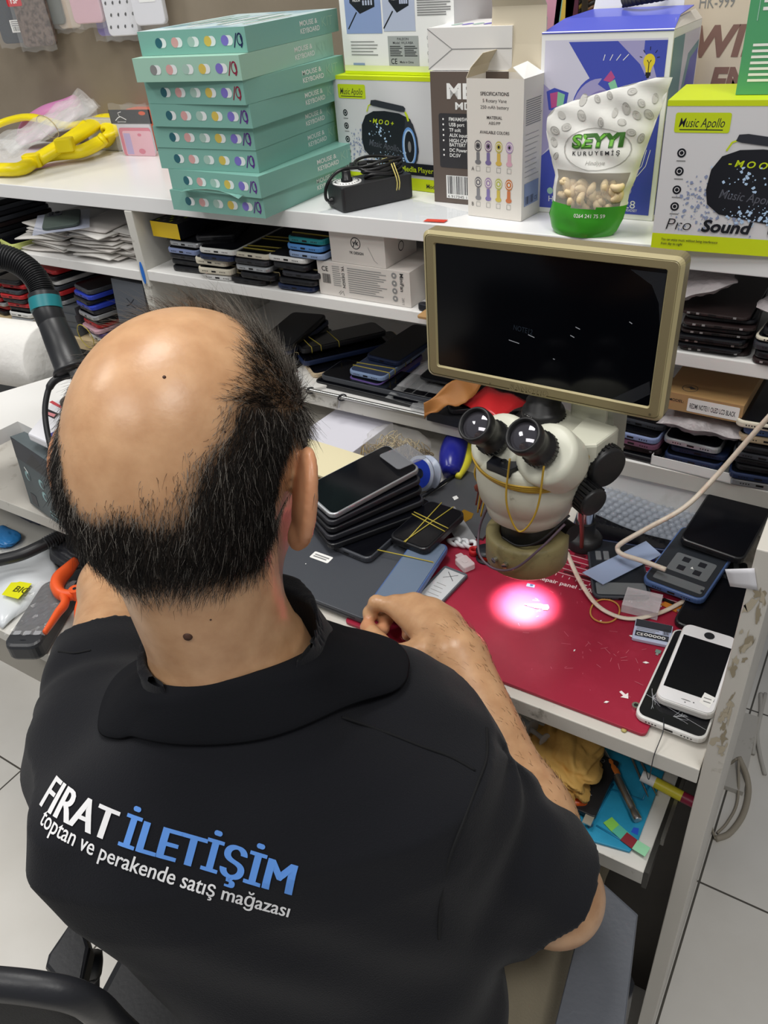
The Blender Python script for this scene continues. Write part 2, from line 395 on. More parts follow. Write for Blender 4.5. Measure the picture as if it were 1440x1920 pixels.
# ---- speaker cartons
cardg = mat('carton_white_grey', 'dcdbdd', .35); limeb = mat('lime_card', 'cfe01c', .4); blk = mat('print_black', '1d1f26', .4); blk2 = mat('print_dark', '33353d', .4)
splash = mat('print_splash', '8e99b8', .4); glow = mat('print_blue_ring', '6ea2e6', .4); glow2 = mat('print_pale_ring', 'b9d4f2', .4)
def speaker_box(label, x, y, yaw, bottom):
    w_, h_, d_ = .215, .153, .10
    t, q, F, R, Lf, Tp = carton('speaker_box', label, 'box', x, y, ZT+.0005, w_, d_, h_, yaw, cardg, limeb, limeb, 'white and lime speaker boxes')
    F.rect(0, 0, 1, .115, limeb); F.rect(0, .965, 1, 1, limeb)
    F.rrect(.045, .80, .30, .925, .015, LIME); F.text('Music Apollo', .065, .835, .082, INK, 'l', .004, .25, width=.21); F.rect(.07, .815, .27, .822, INK)
    for j, v in enumerate((.67, .55, .425, .31)):
        F.disc(.095, v, .030, blk); F.ring(.095, v, .018, .005, cardg, 14); F.rect(.075, v-.055, .118, v-.048, GRY)
    rg = random.Random(5)
    def drops(n, cx, cy, sx, sy, mm):
        for _ in range(n):
            u, v = rg.gauss(cx, sx), rg.gauss(cy, sy)
            if .02 < u < .95 and .13 < v < .8:
                a = rg.random()*6; s_ = rg.uniform(.002, .010)
                F.poly([(u+s_*cos(a+i*1.2566)*rg.uniform(.3, 1.4), v+s_*1.4*sin(a+i*1.2566)*rg.uniform(.3, 1.4)) for i in range(5)], mm)
    drops(90, .20, .36, .05, .10, splash); drops(60, .3, .25, .1, .05, splash)
    # the pictured loudspeaker
    def body(u, v): return (.235+u*.51, .215+v*.49)
    P = [body(x, y) for x, y in [(.03, .25), (.0, .45), (.02, .72), (.10, .90), (.25, .985), (.45, 1), (.7, .97), (.88, .88), (.97, .62), (1.0, .35), (.97, .14), (.86, .02), (.72, -.01), (.45, .05), (.15, .12)]]
    F.poly(P, blk)
    F.poly([body(x, y) for x, y in [(.80, .90), (.92, .80), (.985, .55), (1.0, .30), (.95, .10), (.85, .02), (.78, .2), (.76, .55)]], blk2)
    F.line([body(.13, .97), body(.17, 1.08), body(.24, 1.12)], .012, LIME); F.line([body(.80, 1.0), body(.83, .93), body(.85, .84)], .022, LIME)
    F.poly([body(*p) for p in [(.2, 1.1), (.22, 1.18), (.3, 1.19), (.78, 1.10), (.81, 1.06), (.79, 1.0), (.72, 1.0), (.25, 1.08)]], blk2)
    F.ell(.665, .40, .062, .175, glow); F.ell(.665, .40, .052, .155, glow2); F.ell(.667, .40, .043, .14, blk); F.ell(.667, .40, .014, .05, GRY)
    F.text('- M O O +', .32, .595, .06, LIME, 'l', .02, .2, rot=-.06, width=.22)
    F.text('Music Apollo', .30, .385, .085, mat('print_dim', '5a5c66', .4), 'l', .004, .2, rot=-.10, width=.27)
    drops(70, .48, .28, .09, .035, glow2); drops(30, .40, .5, .05, .06, glow2)
    F.text('Pro', .065, .150, .115, INK, 'l', -.012, .2, width=.125); F.text('Sound', .24, .150, .115, blk, 'l', .035, .2, width=.24)
    F.rrect(.555, .145, .97, .255, .02, blk); F.text('Media', .585, .175, .07, LIME, 'l', .025, width=.135); F.text('Player', .735, .175, .07, LIME, 'l', .0, width=.13)
    F.text('You can enjoy music without being interference', .05, .068, .026, INK, 'l', .01, .2, width=.28); F.text('from day to night', .05, .038, .026, INK, 'l', .01, .2, width=.11)
    F.text(bottom, .80, .035, .055, INK, 'l', .01, width=.16)
    q.build('carton', t)
    return t
speaker_box('white and lime speaker box standing behind the power adapter', -.756, .567, -8, 'Model: A1')
speaker_box('white and lime speaker box at the right with a green box on it', -.205, .385, 4, 'Model: A1')

# ---- amplifier box lying on the left speaker box
t, q, F, R, Lf, Tp = carton('amplifier_box', 'white box with device photographs lying on the left speaker box', 'box', -.738, .578, ZT+.1540, .205, .10, .115, -9, WHT, cardg, WHT)
ph = mat('print_photo_blue', '8fa3cf', .4); ph2 = mat('print_photo_pale', 'b9c2d8', .4)
F.rect(0, 0, 1, .035, limeb); F.rect(0, .035, 1, .10, mat('print_lime_pale', 'e9efb8', .4))
F.rect(.05, .45, .385, 1.0, ph); F.rect(.40, .47, .68, 1.0, ph2)
for ox, sc in ((.21, 1), (.54, .75)):
    F.poly([(ox-.11*sc, .78), (ox-.02*sc, .66), (ox+.12*sc, .73), (ox+.12*sc, .93), (ox+.02*sc, 1.0), (ox-.11*sc, .92)], blk)
    F.poly([(ox-.11*sc, .92), (ox+.02*sc, 1.0), (ox+.12*sc, .93), (ox, .86)], blk2); F.ell(ox+.01, .93, .04*sc, .03*sc, blk)
    F.text('PALEON', ox-.08*sc, .79, .035, WHT, 'l', .01, width=.07*sc)
    for j in range(4): F.rect(ox+.01+.025*j*sc, .75, ox+.025+.025*j*sc, .80, ph2)
    F.line([(ox-.05, .68), (ox-.10, .58), (ox-.14, .50)], .018, blk)
F.text('USE FEATURES:', .70, .86, .045, GRY, 'l', .01, width=.15); F.lines(.70, .62, .98, .84, 9, .012, GRY)
F.rect(.43, .10, .70, .42, mat('print_silver', 'a9adac', .35)); F.text('PALEON', .565, .375, .038, INK, 'c', .01, width=.10); F.text('Model: WLX-R8A', .565, .335, .038, INK, 'c', .015, width=.18)
F.lines(.445, .20, .56, .32, 6, .010, INK); F.lines(.575, .20, .69, .32, 6, .010, INK); F.text('CE', .45, .12, .085, INK, 'l', .01); F.text('Made in China', .53, .13, .035, INK, 'l', .01, width=.12)
F.lines(.08, .20, .34, .38, 5, .010, GRY); F.rect(.09, .10, .20, .125, ph)
for a_, b_ in ((.79, .40), (.845, .40), (.79, .24), (.845, .24)): F.ring(a_, b_, .028, .006, GRY); F.rect(a_-.012, b_-.10, a_+.012, b_-.06, GRY)
F.text('CE', .92, .36, .07, INK, 'l', .01)
q.build('carton', t)

# ---- brown radio box with a white carton on it
brown = mat('brown_card', '665a53', .4); brown2 = mat('brown_card_panel', '39383b', .4)
t, q, F, R, Lf, Tp = carton('radio_box', 'tall brown radio box with white lettering and a barcode', 'box', -.549, .499, ZT+.0005, .115, .05, .166, -3, brown, brown, WHT)
F.rrect(.10, .285, .98, .70, .02, brown2)
F.text('MEIER', .22, .81, .15, WHT, 'l', .035, width=.72); F.text('MD-13', .33, .73, .075, WHT, 'l', .02, width=.42)
for s_, v in (('FM/AM/SW 3', .645), ('USB port', .605), ('TF solt', .565), ('AUX input', .525), ('HIGH CAPACITY', .485), ('BATTERY', .453), ('DC Power supply', .412), ('DC:5V', .372)):
    F.text(s_, .24, v, .038, WHT, 'l', .018); F.disc(.16, v+.012, .008, WHT, 8) if s_ != 'BATTERY' else None
F.rect(.18, .04, .66, .225, WHT); F.barcode(.20, .075, .64, .22, INK, 34); F.text('6 917345 130004', .2, .045, .03, INK, 'l', .0, width=.43)
q.build('carton', t)
t, q, F, R, Lf, Tp = carton('white_carton', 'plain white carton with folded flaps lying on the brown radio box', 'box', -.552, .502, ZT+.1675, .122, .10, .048, -3, mat('carton_white', 'e4e2df', .4), None, mat('carton_white_top', 'eeedec', .4))
F.line([(.0, .98), (.30, .50), (1, .50)], .02, GRY); F.line([(.30, .5), (.0, .02)], .02, GRY)
for j in range(5): Tp.ell(.2+.13*j, .35, .05, .12, [kc[2], kc[4]][j % 2])
q.build('carton', t)

# ---- fan box, open at the top
cream = mat('cream_card', 'e3ded6', .45); cream_in = mat('cream_card_inside', 'd6cbb4', .55)
t, q, F, R, Lf, Tp = carton('fan_box', 'open white fan box printed with rows of little hand fans', 'box', -.470, .449, ZT+.0005, .081, .050, .165, -6, cream, cream, cream_in)
q.f.pop(1); q.m.pop(1); q.sm.pop(1)
q.box((.0405, .025, .12), (.079, .048, .001), cream_in)
tx = mat('print_brown_grey', '4c4646', .5)
for s_, v, h, bo, wd in (('SPECIFICATIONS', .888, .034, .015, .50), ('5 Rotary Vane', .842, .033, 0, .42), ('250 mAh battery', .798, .033, 0, .50), ('MATERIAL', .728, .030, .012, .27), ('ABS/PP', .690, .030, 0, .21), ('AVAILABLE COLORS', .625, .030, .012, .53)):
    F.text(s_, .50, v, h, tx, 'c', bo, width=wd)
fc = [('6d6a6c', '7b7a7d'), ('8d7694', '7c6fa0'), ('c3b75a', 'd6b454'), ('b59ac2', 'd7a9b9'), ('77757a', '8a8a8e'), ('a58cb4', '8679b0'), ('b9bd5f', 'd0bb57'), ('c9763c', 'cd7a4e')]
for k, (c1, c2) in enumerate(fc):
    u = .20+.19*(k % 4); v = .535 if k < 4 else .265
    a_, b_ = mat('fan_head'+c1, c1, .4), mat('fan_grip'+c2, c2, .4)
    F.ell(u, v, .066, .042, a_); F.ring(u, v, .030, .006, cream, 18, .95); F.ell(u, v, .02, .012, INK if k < 4 else cream)
    F.rect(u-.030, v-.115, u+.030, v-.045, b_); F.ell(u, v-.118, .055, .018, b_)
    F.line([(u-.035, v-.185), (u+.035, v-.185), (u+.035, v-.150), (u-.035, v-.150), (u-.035, v-.185)], .003, GRY)
F.text('A', .075, .352, .04, tx); F.text('B', .075, .082, .04, tx)
R.lines(.12, .68, .92, .86, 12, .006, GRY, .1); R.lines(.12, .30, .9, .64, 9, .003, GRY, .3); R.rect(.12, .10, .86, .27, mat('print_blue_grey', '8f9dbd', .4)); R.barcode(.2, .11, .6, .17, INK, 14); R.text('CE', .66, .12, .04, INK)
q.build('carton', t)
def flap(P, name, par, m, th=.0006):
    p = MB(); p.grid(P, m, thick=th, smooth=False); return p.build(name, par)
flap([[(.0, .05, .165), (.081, .05, .165)], [(.003, .053, .195), (.080, .053, .195)], [(.004, .055, .235), (.0785, .055, .235)], [(.006, .050, .243), (.077, .050, .243)]], 'back_flap', t, cream_in)
flap([[(0, .0, .165), (0, .05, .165)], [(.004, .004, .176), (.004, .05, .176)], [(.014, .016, .190), (.014, .05, .190)]], 'side_flap', t, cream_in)
flap([[(.081, .0, .165), (.081, .05, .165)], [(.060, .010, .176), (.060, .045, .178)]], 'side_flap', t, WHT)

# ---- blue headset box with a rope handle
blue = mat('box_blue', '4a56b8', .3); bluel = mat('box_blue_lid', '5661cf', .3); lav = mat('box_lavender', 'd5d3e4', .35); lil = mat('box_lilac', 'a9a3cf', .35); teal = mat('box_teal', '6d97a3', .35)
t, q, F, R, Lf, Tp = carton('headset_box', 'tall blue and white headset box with a black rope handle', 'box', -.389, .490, ZT+.0005, .156, .115, .206, -1, WHT, WHT, WHT)
F.rect(.03, .03, .965, .965, lav)
F.poly([(.22, .955), (.965, .955), (.965, .03), (.03, .03), (.03, .34), (.30, .50), (.55, .62)], blue)
F.poly([(.03, .34), (.03, .74), (.12, .69), (.23, .5)], lil)
F.poly([(.60, .955), (.80, .955), (.80, .90), (.88, .83), (.94, .72), (.965, .66), (.965, .58), (.90, .70), (.78, .84)], lil)
F.ell(.50, .60, .23, .19, blue, 32); F.ell(.49, .595, .215, .175, lil, 32); F.ell(.52, .57, .17, .14, mat('box_lilac_dark', '8c82bd', .35), 32)
F.poly([(.08, .60), (.055, .70), (.12, .72), (.24, .695), (.22, .60)], blue); F.poly([(.10, .61), (.085, .69), (.15, .70), (.145, .62)], mat('ear_pink', 'c0568f', .35)); F.poly([(.145, .62), (.15, .70), (.21, .685), (.20, .63)], mat('ear_green', '8fd0a8', .35))
F.poly([(.47, .74), (.565, .835), (.62, .79), (.66, .69), (.56, .70)], blue); F.poly([(.51, .76), (.565, .81), (.60, .775), (.57, .75)], mat('ear_pink', 'c0568f')); F.poly([(.55, .745), (.60, .765), (.635, .71), (.58, .705)], mat('ear_green', '8fd0a8'))
yl = mat('bulb_yellow', 'ead23a', .35)
F.ell(.845, .855, .043, .036, yl); F.poly([(.815, .835), (.875, .835), (.862, .80), (.828, .80)], yl); F.rect(.826, .782, .864, .80, INK); F.ell(.845, .778, .012, .008, INK); F.line([(.83, .86), (.845, .845), (.86, .86)], .005, INK); F.line([(.845, .845), (.845, .80)], .005, INK)
for a in (.2, .8, 1.57, 2.3, 2.9): F.line([(.845+.055*cos(a), .862+.045*sin(a)), (.845+.075*cos(a), .862+.063*sin(a))], .004, INK)
F.text('COLORFUL', .80, .745, .022, blk, 'l', 0, width=.11); F.text('LIGHT', .82, .722, .022, blk, 'l', 0, width=.07)
for k in range(4): F.line([(.50+.05*k, .86), (.51+.06*k, .89)], .004, WHT)
for k in range(3): F.line([(.78+.03*k, .25), (.84+.03*k, .31), (.865+.03*k, .40)], .004, WHT)
F.disc(.78, .165, .022, lil); [F.disc(.745+.022*k, .195+.006*(k % 2), .009, lil) for k in range(4)]
F.text('HN-28', .58, .065, .065, WHT, 'l', 0, width=.27); F.text('GAME HEADSET', .70, .045, .022, WHT, 'l', 0, width=.17); F.text('H', .11, .07, .05, WHT); F.disc(.12, .135, .02, mint2)
R.rect(.03, .03, .97, .96, teal); R.rect(.03, .03, .97, .55, blue); R.poly([(.4, .96), (.97, .96), (.97, .9), (.60, .85), (.42, .60), (.40, .40)], lav); R.poly([(.50, .40), (.52, .62), (.70, .82), (.97, .86), (.97, .40)], blue)
q.build('carton', t)
p = MB()
p.grid([[(0, -.001, .2065), (.156, -.001, .2065)], [(.012, .040, .2175), (.150, .040, .2175)], [(.03, .085, .2225), (.152, .085, .2225)]], bluel, thick=.001, smooth=False)
fl = Face(p, (0, 0, .2062), (.156, 0, 0), (0, .0012, .0012)); fl.rect(0, 0, 1, 1, WHT)
p.grid([[(.156, .0, .2065), (.156, .115, .2065)], [(.148, .03, .215), (.148, .110, .217)]], cream, thick=.0008, smooth=False)
p.build('lid', t)
p = MB(); p.grid([[(.03, .087, .222), (.14, .087, .222)], [(.034, .090, .247), (.138, .090, .247)]], WHT, thick=.001, smooth=False); p.build('hang_tab', t)
rope = mat('black_rope', '25262b', .7); p = MB()
for j in range(3):
    p.tube([(.070+.055*i/40+.0, .078+.0028*cos(i*.55+j*2.09)-.016*sin(pi*i/40), .2285+.0028*sin(i*.55+j*2.09)+.002*sin(pi*i/40)+(.006*(i/40)**2)) for i in range(41)], .0031, rope, 7)
p.build('rope_handle', t)

# ---- tan speaker box behind, green box on the right speaker box
tanb = mat('tan_card', 'd9cbb8', .45); ros = mat('print_rosy_brown', '8a6a62', .45)
t, q, F, R, Lf, Tp = carton('music_box', 'tall beige speaker box with rosy brown lettering behind the blue box', 'box', -.262, .622, ZT+.0005, .15, .10, .265, 0, tanb)
F.rect(.14, .88, .44, 1.0, ros); F.text('Void +', .20, .965, .045, tanb, 'l', .015, width=.18); F.text('MUSIC', .18, .905, .05, tanb, 'l', .012, width=.22); F.text('HK-999', .14, .81, .07, GRY, 'l', .0, width=.27)
F.text('WIFI', .13, .62, .17, ros, 'l', .04, .15, width=.62); F.text('FM', .30, .45, .17, ros, 'l', .04, .15, width=.34)
q.build('carton', t)
grn = mat('green_card', '57a473', .4); grn2 = mat('green_card_side', '69b27c', .4)
t, q, F, R, Lf, Tp = carton('green_box', 'tall green box with white print standing on the right speaker box', 'box', -.1455, .4165, ZT+.1540, .09, .045, .13, 5, grn, grn2, grn)
F.lines(.14, .55, .5, .80, 5, .022, WHT); F.lines(.10, .08, .75, .36, 7, .018, WHT); F.line([(.1, .5), (.1, .85), (.6, .85)], .006, mint2)
for k in range(4):
    for j in range(2): Lf.ell(.3+.4*j, .17+.25*k, .14, .085, [mat('fan_headc9763c', 'c9763c'), teal, ros, kc[3]][(k+j) % 4]); Lf.ell(.3+.4*j, .06+.25*k, .06, .02, WHT)
q.build('carton', t)

# ---- bag of nuts
def nut_bag():
    a = aty(1033, 440, .418); bq = aty(1150, 447, .412)
    t = thing('nut_bag', 'white and green stand-up bag of nuts in front of the blue box', 'bag', (a.x, .418, ZT+.0005))
    film = mat('bag_white_film', 'e6e5e0', .32, bump=(60, .25)); green = mat('bag_green', '3f9a2c', .3, bump=(60, .2)); win = mat('bag_window', 'f0e8da', .12, alpha=.28)
    # outline rows: z, left x, right x, half depth   (metres from the base's left end)
    rows = [(0, .004, .078, .020), (.006, .0, .083, .0225), (.020, -.004, .089, .0225), (.036, .0, .092, .022), (.050, -.001, .093, .020), (.064, .001, .098, .017), (.090, -.008, .104, .0125), (.112, -.014, .110, .009), (.128, -.014, .114, .0065), (.137, -.006, .117, .005), (.146, .020, .119, .0038), (.157, .062, .122, .0025), (.168, .108, .125, .0014)]
    def rowat(zz):
        for (z0, l0, r0, d0), (z1, l1, r1, d1) in zip(rows, rows[1:]):
            if z0 <= zz <= z1:
                k = (zz-z0)/(z1-z0); return l0+(l1-l0)*k, r0+(r1-r0)*k, d0+(d1-d0)*k
        return rows[-1][1:]
    NZ, NX = 60, 30
    def pt(i, j, sgn):
        zz = .168*i/NZ; l, r, d = rowat(zz); s_ = j/NX; x = l+(r-l)*s_
        bul = (sin(pi*s_)**.6)*d
        wr = .0012*sin(x*160+zz*90)*sin(pi*s_)+.0010*sin(zz*230+x*70)
        return (x, -sgn*(bul+wr*(1 if zz > .05 else .5)) + zz*.06, zz)
    q = MB(); qa, qb, qc = q.mi(film), q.mi(green), q.mi(win)
    for sgn in (1, -1):
        G = [[pt(i, j, sgn) for j in range(NX+1)] for i in range(NZ+1)]
        o = len(q.v); q.v += [Vector(p) for r_ in G for p in r_]
        for i in range(NZ):
            for j in range(NX):
                f = [o+i*(NX+1)+j, o+i*(NX+1)+j+1, o+(i+1)*(NX+1)+j+1, o+(i+1)*(NX+1)+j]
                zz = .168*(i+.5)/NZ; s_ = (j+.5)/NX
                k = qb if zz < .034+.006*abs(s_-.5) else (qc if zz < .074 and .08 < s_ < .93 and sgn > 0 else qa)
                if zz < .034: k = qb
                q.f.append(f if sgn > 0 else f[::-1]); q.m.append(k); q.sm.append(True)
    def onfront(x, zz):
        l, r, d = rowat(zz); s_ = min(max((x-l)/(r-l), 0), 1); wr = .0012*sin(x*160+zz*90)*sin(pi*s_)+.0010*sin(zz*230+x*70)
        return Vector((x, -((sin(pi*s_)**.6)*d+wr*(1 if zz > .05 else .5))+zz*.06-.0007, zz))
    def pr(V, Fs, m):
        q.add([onfront(x, z_) for x, z_ in V], Fs, m)
    def ptext(s_, x, zz, h, m, bold=0, wd=None, sh=0, rot=0):
        V, Fs = glyphs(s_, bold, sh); x0 = min(v[0] for v in V); x1 = max(v[0] for v in V); k = wd/((x1-x0)*h) if wd else 1
        pr([(x+(v[0]-x0)*h*k*cos(rot)-v[1]*h*sin(rot), zz+v[1]*h*cos(rot)+(v[0]-x0)*h*k*sin(rot)) for v in V], Fs, m)
    def pell(x, zz, rx, rz_, m, t_=None, n=26, rot=0):
        P = [(rx*cos(2*pi*i/n), rz_*sin(2*pi*i/n)) for i in range(n)]
        def tr(p, k): return (x+k*(p[0]*cos(rot)-p[1]*sin(rot)), zz+k*(p[0]*sin(rot)+p[1]*cos(rot)))
        if t_ is None: pr([tr(p, 1) for p in P], [tuple(range(n))], m)
        else:
            V = [tr(p, k) for p in P for k in (1, 1-t_)]
            pr(V, [(2*i, 2*((i+1) % n), 2*((i+1) % n)+1, 2*i+1) for i in range(n)], m)
    gp = mat('bag_print_grey', 'c6c4be', .4); gp2 = mat('bag_print_grey_dark', 'a9a7a2', .4); rg = random.Random(4)
    for _ in range(200):
        x, zz = rg.uniform(-.01, .118), rg.uniform(.085, .158); l, r, d = rowat(zz)
        if not l+.008 < x < r-.008 or (x-.052)**2/.047**2+(zz-.098)**2/.026**2 < 1: continue
        if any((x-a_)**2+(zz-b_)**2 < .0125**2 for a_, b_ in nut_bag.used): continue
        nut_bag.used.append((x, zz)); ro = rg.random()*3; s_ = rg.uniform(.8, 1.25)
        pell(x, zz, .0055*s_, .0036*s_, gp, rot=ro); pell(x, zz, .0055*s_, .0036*s_, gp2, .16, rot=ro); pell(x+.001, zz, .003*s_, .0014*s_, gp2, .3, 14, ro)
    pell(.052, .097, .040, .022, gp2, .03)
    dkg = mat('bag_letter_green_dark', '3c6e2a', .4); lg = mat('bag_letter_green', '76c043', .4)
    ptext('SEYYI', .022, .0975, .019, dkg, .06, .062, .1, .06); ptext('SEYYI', .0225, .0985, .0175, lg, .02, .0605, .1, .06)
    ptext('K U R U Y E M \u0130 \u015e', .024, .0895, .0062, INK, .01, .056, 0, .05); ptext('Hindiyye', .042, .081, .006, gp2, 0, .022, .3)
    ptext('0264 241 75 59', .036, .024, .006, film, .01, .036, 0, 0)
    q.build('bag_film', t)
    # cashews seen through the window
    nm = mat('cashew', 'e6cfa4', .5); p = MB(); rg = random.Random(9)
    for _ in range(46):
        c = Vector((rg.uniform(.012, .082), rg.uniform(-.010, .010), rg.uniform(.034, .058)+.004*rg.random())); ax = Euler((rg.random()*6, rg.random()*6, rg.random()*6)).to_matrix()
        p.tube([c+ax @ Vector((.0065*cos(a_), .0065*sin(a_), 0)) for a_ in [i*.4 for i in range(8)]], lambda k: .0033*(.55+.9*sin(pi*min(max(k, .02), .98))**.7), nm, 7)
    o = p.build('cashew_nuts', t); o['kind'] = 'stuff'
nut_bag.used = []
nut_bag()

# ---- dimmer adapter, wrapped in its cable
def adapter():
    t = thing('power_adapter', 'black power adapter with a white dial, cable and yellow band', 'adapter', (-.640, .470, ZT+.0012), rad(60))
    pl = mat('black_plastic', '2b2b2d', .45, bump=(250, .08)); pls = mat('black_plastic_gloss', '1c1c1e', .3)
    q = MB(); q.prism(rrect(.115, .052, .004, 3), 0, .034, pl, inset=.002); q.build('case', t)
    q = MB(); T = Tm((-.036, 0, .034)); q.lathe([(.021, 0), (.021, .0012), (.0, .0012)], WHT, T, 32)
    for k in range(24):
        a = k*2*pi/24; q.box((.017*cos(a), .017*sin(a), .0014), (.0012, .003, .0004), INK, T @ Matrix.Rotation(a+pi/2, 4, 'Z') @ Matrix.Rotation(-a-pi/2, 4, 'Z'))
    q.build('dial_plate', t)
    q = MB(); q.lathe([(.0085, 0), (.0085, .004), (.007, .005), (.0062, .014), (.0055, .015), (0, .015)], pls, T @ Tm((0, 0, .0012)), 24)
    q.build('knob', t)
    q = MB()
    for k in range(5):
        P = [(.020+.030*cos(a)*(1+.06*k), (.012+.002*k)*sin(a)+.004*(k-2), .038+.0055*k*.7+.003*sin(a*2+k)) for a in [i*2*pi/40 for i in range(40)]]
        q.tube(P, .0022, pls, 8, closed=True)
    q.tube(bez([(-.055, .012, .010), (-.066, .012, .014), (-.064, .008, .034), (-.045, .004, .050), (-.015, .002, .050), (.01, .006, .046)], 36), .0024, pls, 9)
    q.cyl((-.056, .012, .010), (-.063, .012, .010), .006, pls, 12, .0035); q.cyl((-.02, .018, .050), (.004, .014, .050), .005, pls, 12)
    q.build('cable', t)
    q = MB(); bm_ = mat('band_yellow', 'd8c978', .5)
    for dx in (0, .004): q.tube([(.030+dx+.001*sin(i), .0275*cos(a), .026+.0285*sin(a)) for i, a in enumerate([j*2*pi/28 for j in range(28)]) if True], .0009, bm_, 6, closed=True)
    for dx in (0, .004): pass
    q.build('rubber_band', t)
adapter()
# clear plastic sleeve under it
q = MB(); film = mat('clear_film', 'f4f6f8', .06, alpha=.11, spec=.9, bump=(40, .4))
P = [(-.690, .396), (-.52, .388), (-.482, .44), (-.60, .52), (-.71, .44)]
def quadgrid(a, b_, c, d, n, f):
    a, b_, c, d = map(Vector, (a, b_, c, d))
    return [[f((a*(1-u)+b_*u)*(1-v)+(d*(1-u)+c*u)*v) for v in [j/n for j in range(n+1)]] for u in [i/n for i in range(n+1)]]
q.grid(quadgrid((-.69, .402, ZT), (-.50, .402, ZT), (-.47, .46, ZT), (-.64, .52, ZT), 14, lambda p: p+Vector((0, 0, .0006+.0004*sin(p.x*150)*sin(p.y*120)))), mat('sleeve_film', 'd5dae0', .08, alpha=.36, spec=.8, bump=(40, .3)))
q.grid([[(-.515+.03*i, .403+.004*i+.012*j, ZT+.0014) for j in range(2)] for i in range(2)], mat('print_red', 'd8412f', .4))
tag(q.build('plastic_sleeve'), 'clear plastic sleeve with a red print under the power adapter', 'sleeve')
# ---- left end of the top board
def phone_case_pack(label, x, y, z, w, h, yaw, col, deco=None, thick=.012, group='packaged phone cases hanging above the shelf', lean=0):
    t = thing('packaged_phone_case', label, 'phone case', (x, y, z), rot=(lean, 0, rad(yaw)), group=group)
    q = MB(); T = Matrix(((1, 0, 0, 0), (0, 0, -1, 0), (0, 1, 0, 0), (0, 0, 0, 1)))
    q.prism(rrect(w, h, .009, 4, 0, h/2), 0, thick, col, T, inset=.002)
    F = Face(q, (-w/2, -thick-.0002, 0), (w, 0, 0), (0, 0, h))
    if deco: deco(F, q)
    q.build('case', t)
    p = MB(); p.grid([[(-w/2-.006+(w+.012)*i/8, -thick-.003-.001*sin(i*2+j), -.008+(h+.03)*j/10+.002*sin(i*1.7)) for j in range(11)] for i in range(9)], film)
    p.build('clear_wrapper', t)
    return t
case_nv = mat('case_navy', '3c4149', .5, bump=(300, .2)); case_wv = mat('case_woven', '76665f', .5, bump=(160, .6), mix=('4d423e', 90, .45, .6)); case_gr = mat('case_grey', '6e726f', .5)
case_pk = mat('case_pink', 'd2aeb9', .45); case_vi = mat('case_violet', '8c7fc4', .45); case_wh = mat('case_white', 'dcdce2', .45); case_cl = mat('case_clear', 'bdbab4', .3); case_cr = mat('case_cream', 'c9b9a9', .45)
def d_lab(F, q): F.rect(.45, .13, .95, .28, WHT); F.barcode(.5, .145, .9, .20, INK, 22); F.lines(.48, .20, .92, .27, 3, .008, INK, .1)
def d_ysf(F, q): F.rrect(-.15, .48, .32, .62, .02, mat('label_red', 'c5262f', .4)); F.text('YSF', -.06, .515, .085, WHT, 'l', .03, .1, width=.28)
def d_bear(F, q):
    F.ell(.5, .52, .15, .075, WHT); F.ell(.5, .40, .12, .08, WHT); F.ell(.41, .33, .055, .05, WHT); F.ell(.59, .33, .055, .05, WHT); F.ell(.5, .42, .05, .035, mat('heart_pink', 'd58a98')); F.ell(.36, .46, .05, .03, WHT); F.ell(.64, .46, .05, .03, WHT)
def d_hearts(F, q):
    rg = random.Random(2)
    for j in range(7):
        for i in range(4): u = .12+.24*i+.10*(j % 2); v = .1+.13*j; F.ell(u, v, .03, .016, INK, 10); F.ell(u+.012, v+.01, .025, .014, INK, 10)
def d_logo(F, q): F.rect(.28, .24, .80, .44, WHT); F.lines(.3, .26, .55, .42, 4, .02, INK); F.rect(.62, .26, .75, .42, INK); F.ring(.5, .62, .12, .015, WHT)
cs = [('navy packaged phone case with a white barcode label, hanging leftmost', 40, 80, .074, case_nv, d_lab), ('brown woven phone case with a red tag, hanging in a clear bag', 82, 86, .078, case_wv, d_ysf),
      ('grey phone case hanging between the woven and the pink cases', 108, 46, .06, case_gr, None), ('cream phone case edge hanging behind the pink bear case', 140, 52, .055, case_cr, None),
      ('pink phone case with a white bear figure, hanging in a bag', 175, 43, .068, case_pk, d_bear), ('violet phone case hanging behind the polka dot one', 212, 66, .05, case_vi, None),
      ('white phone case with small black dots, hanging in a bag', 240, 66, .068, case_wh, d_hearts), ('clear phone case hanging behind the grey white one', 266, 50, .05, case_cl, None), ('pale grey phone case with a small black picture, rightmost of the hanging cases', 290, 46, .066, case_wh, d_logo)]
for k, (lb, px, py, wd, col, de) in enumerate(cs):
    p = aty(px, py, .70+.012*(k % 3 == 0)+.024*(k in (2, 3, 5))+.042*(k == 7))
    phone_case_pack(lb, p.x, p.y, p.z, wd, .15, 12, col, de)
# peg rail they hang from
q = MB(); st = mat('steel', 'b9b9b7', .3, 1)
q.cyl((-1.75, .735, 1.487), (-1.0, .735, 1.487), .006, st, 10)
for k in range(9): q.cyl((-1.72+.085*k, .755, 1.487), (-1.72+.085*k, .66, 1.492), .002, st, 8)
for xx in (-1.7, -1.05): q.cyl((xx, .733, 1.487), (xx, .753, 1.487), .008, st, 8)
tag(q.build('hanging_rail'), 'steel rail with pegs carrying the packaged phone cases', 'rail')
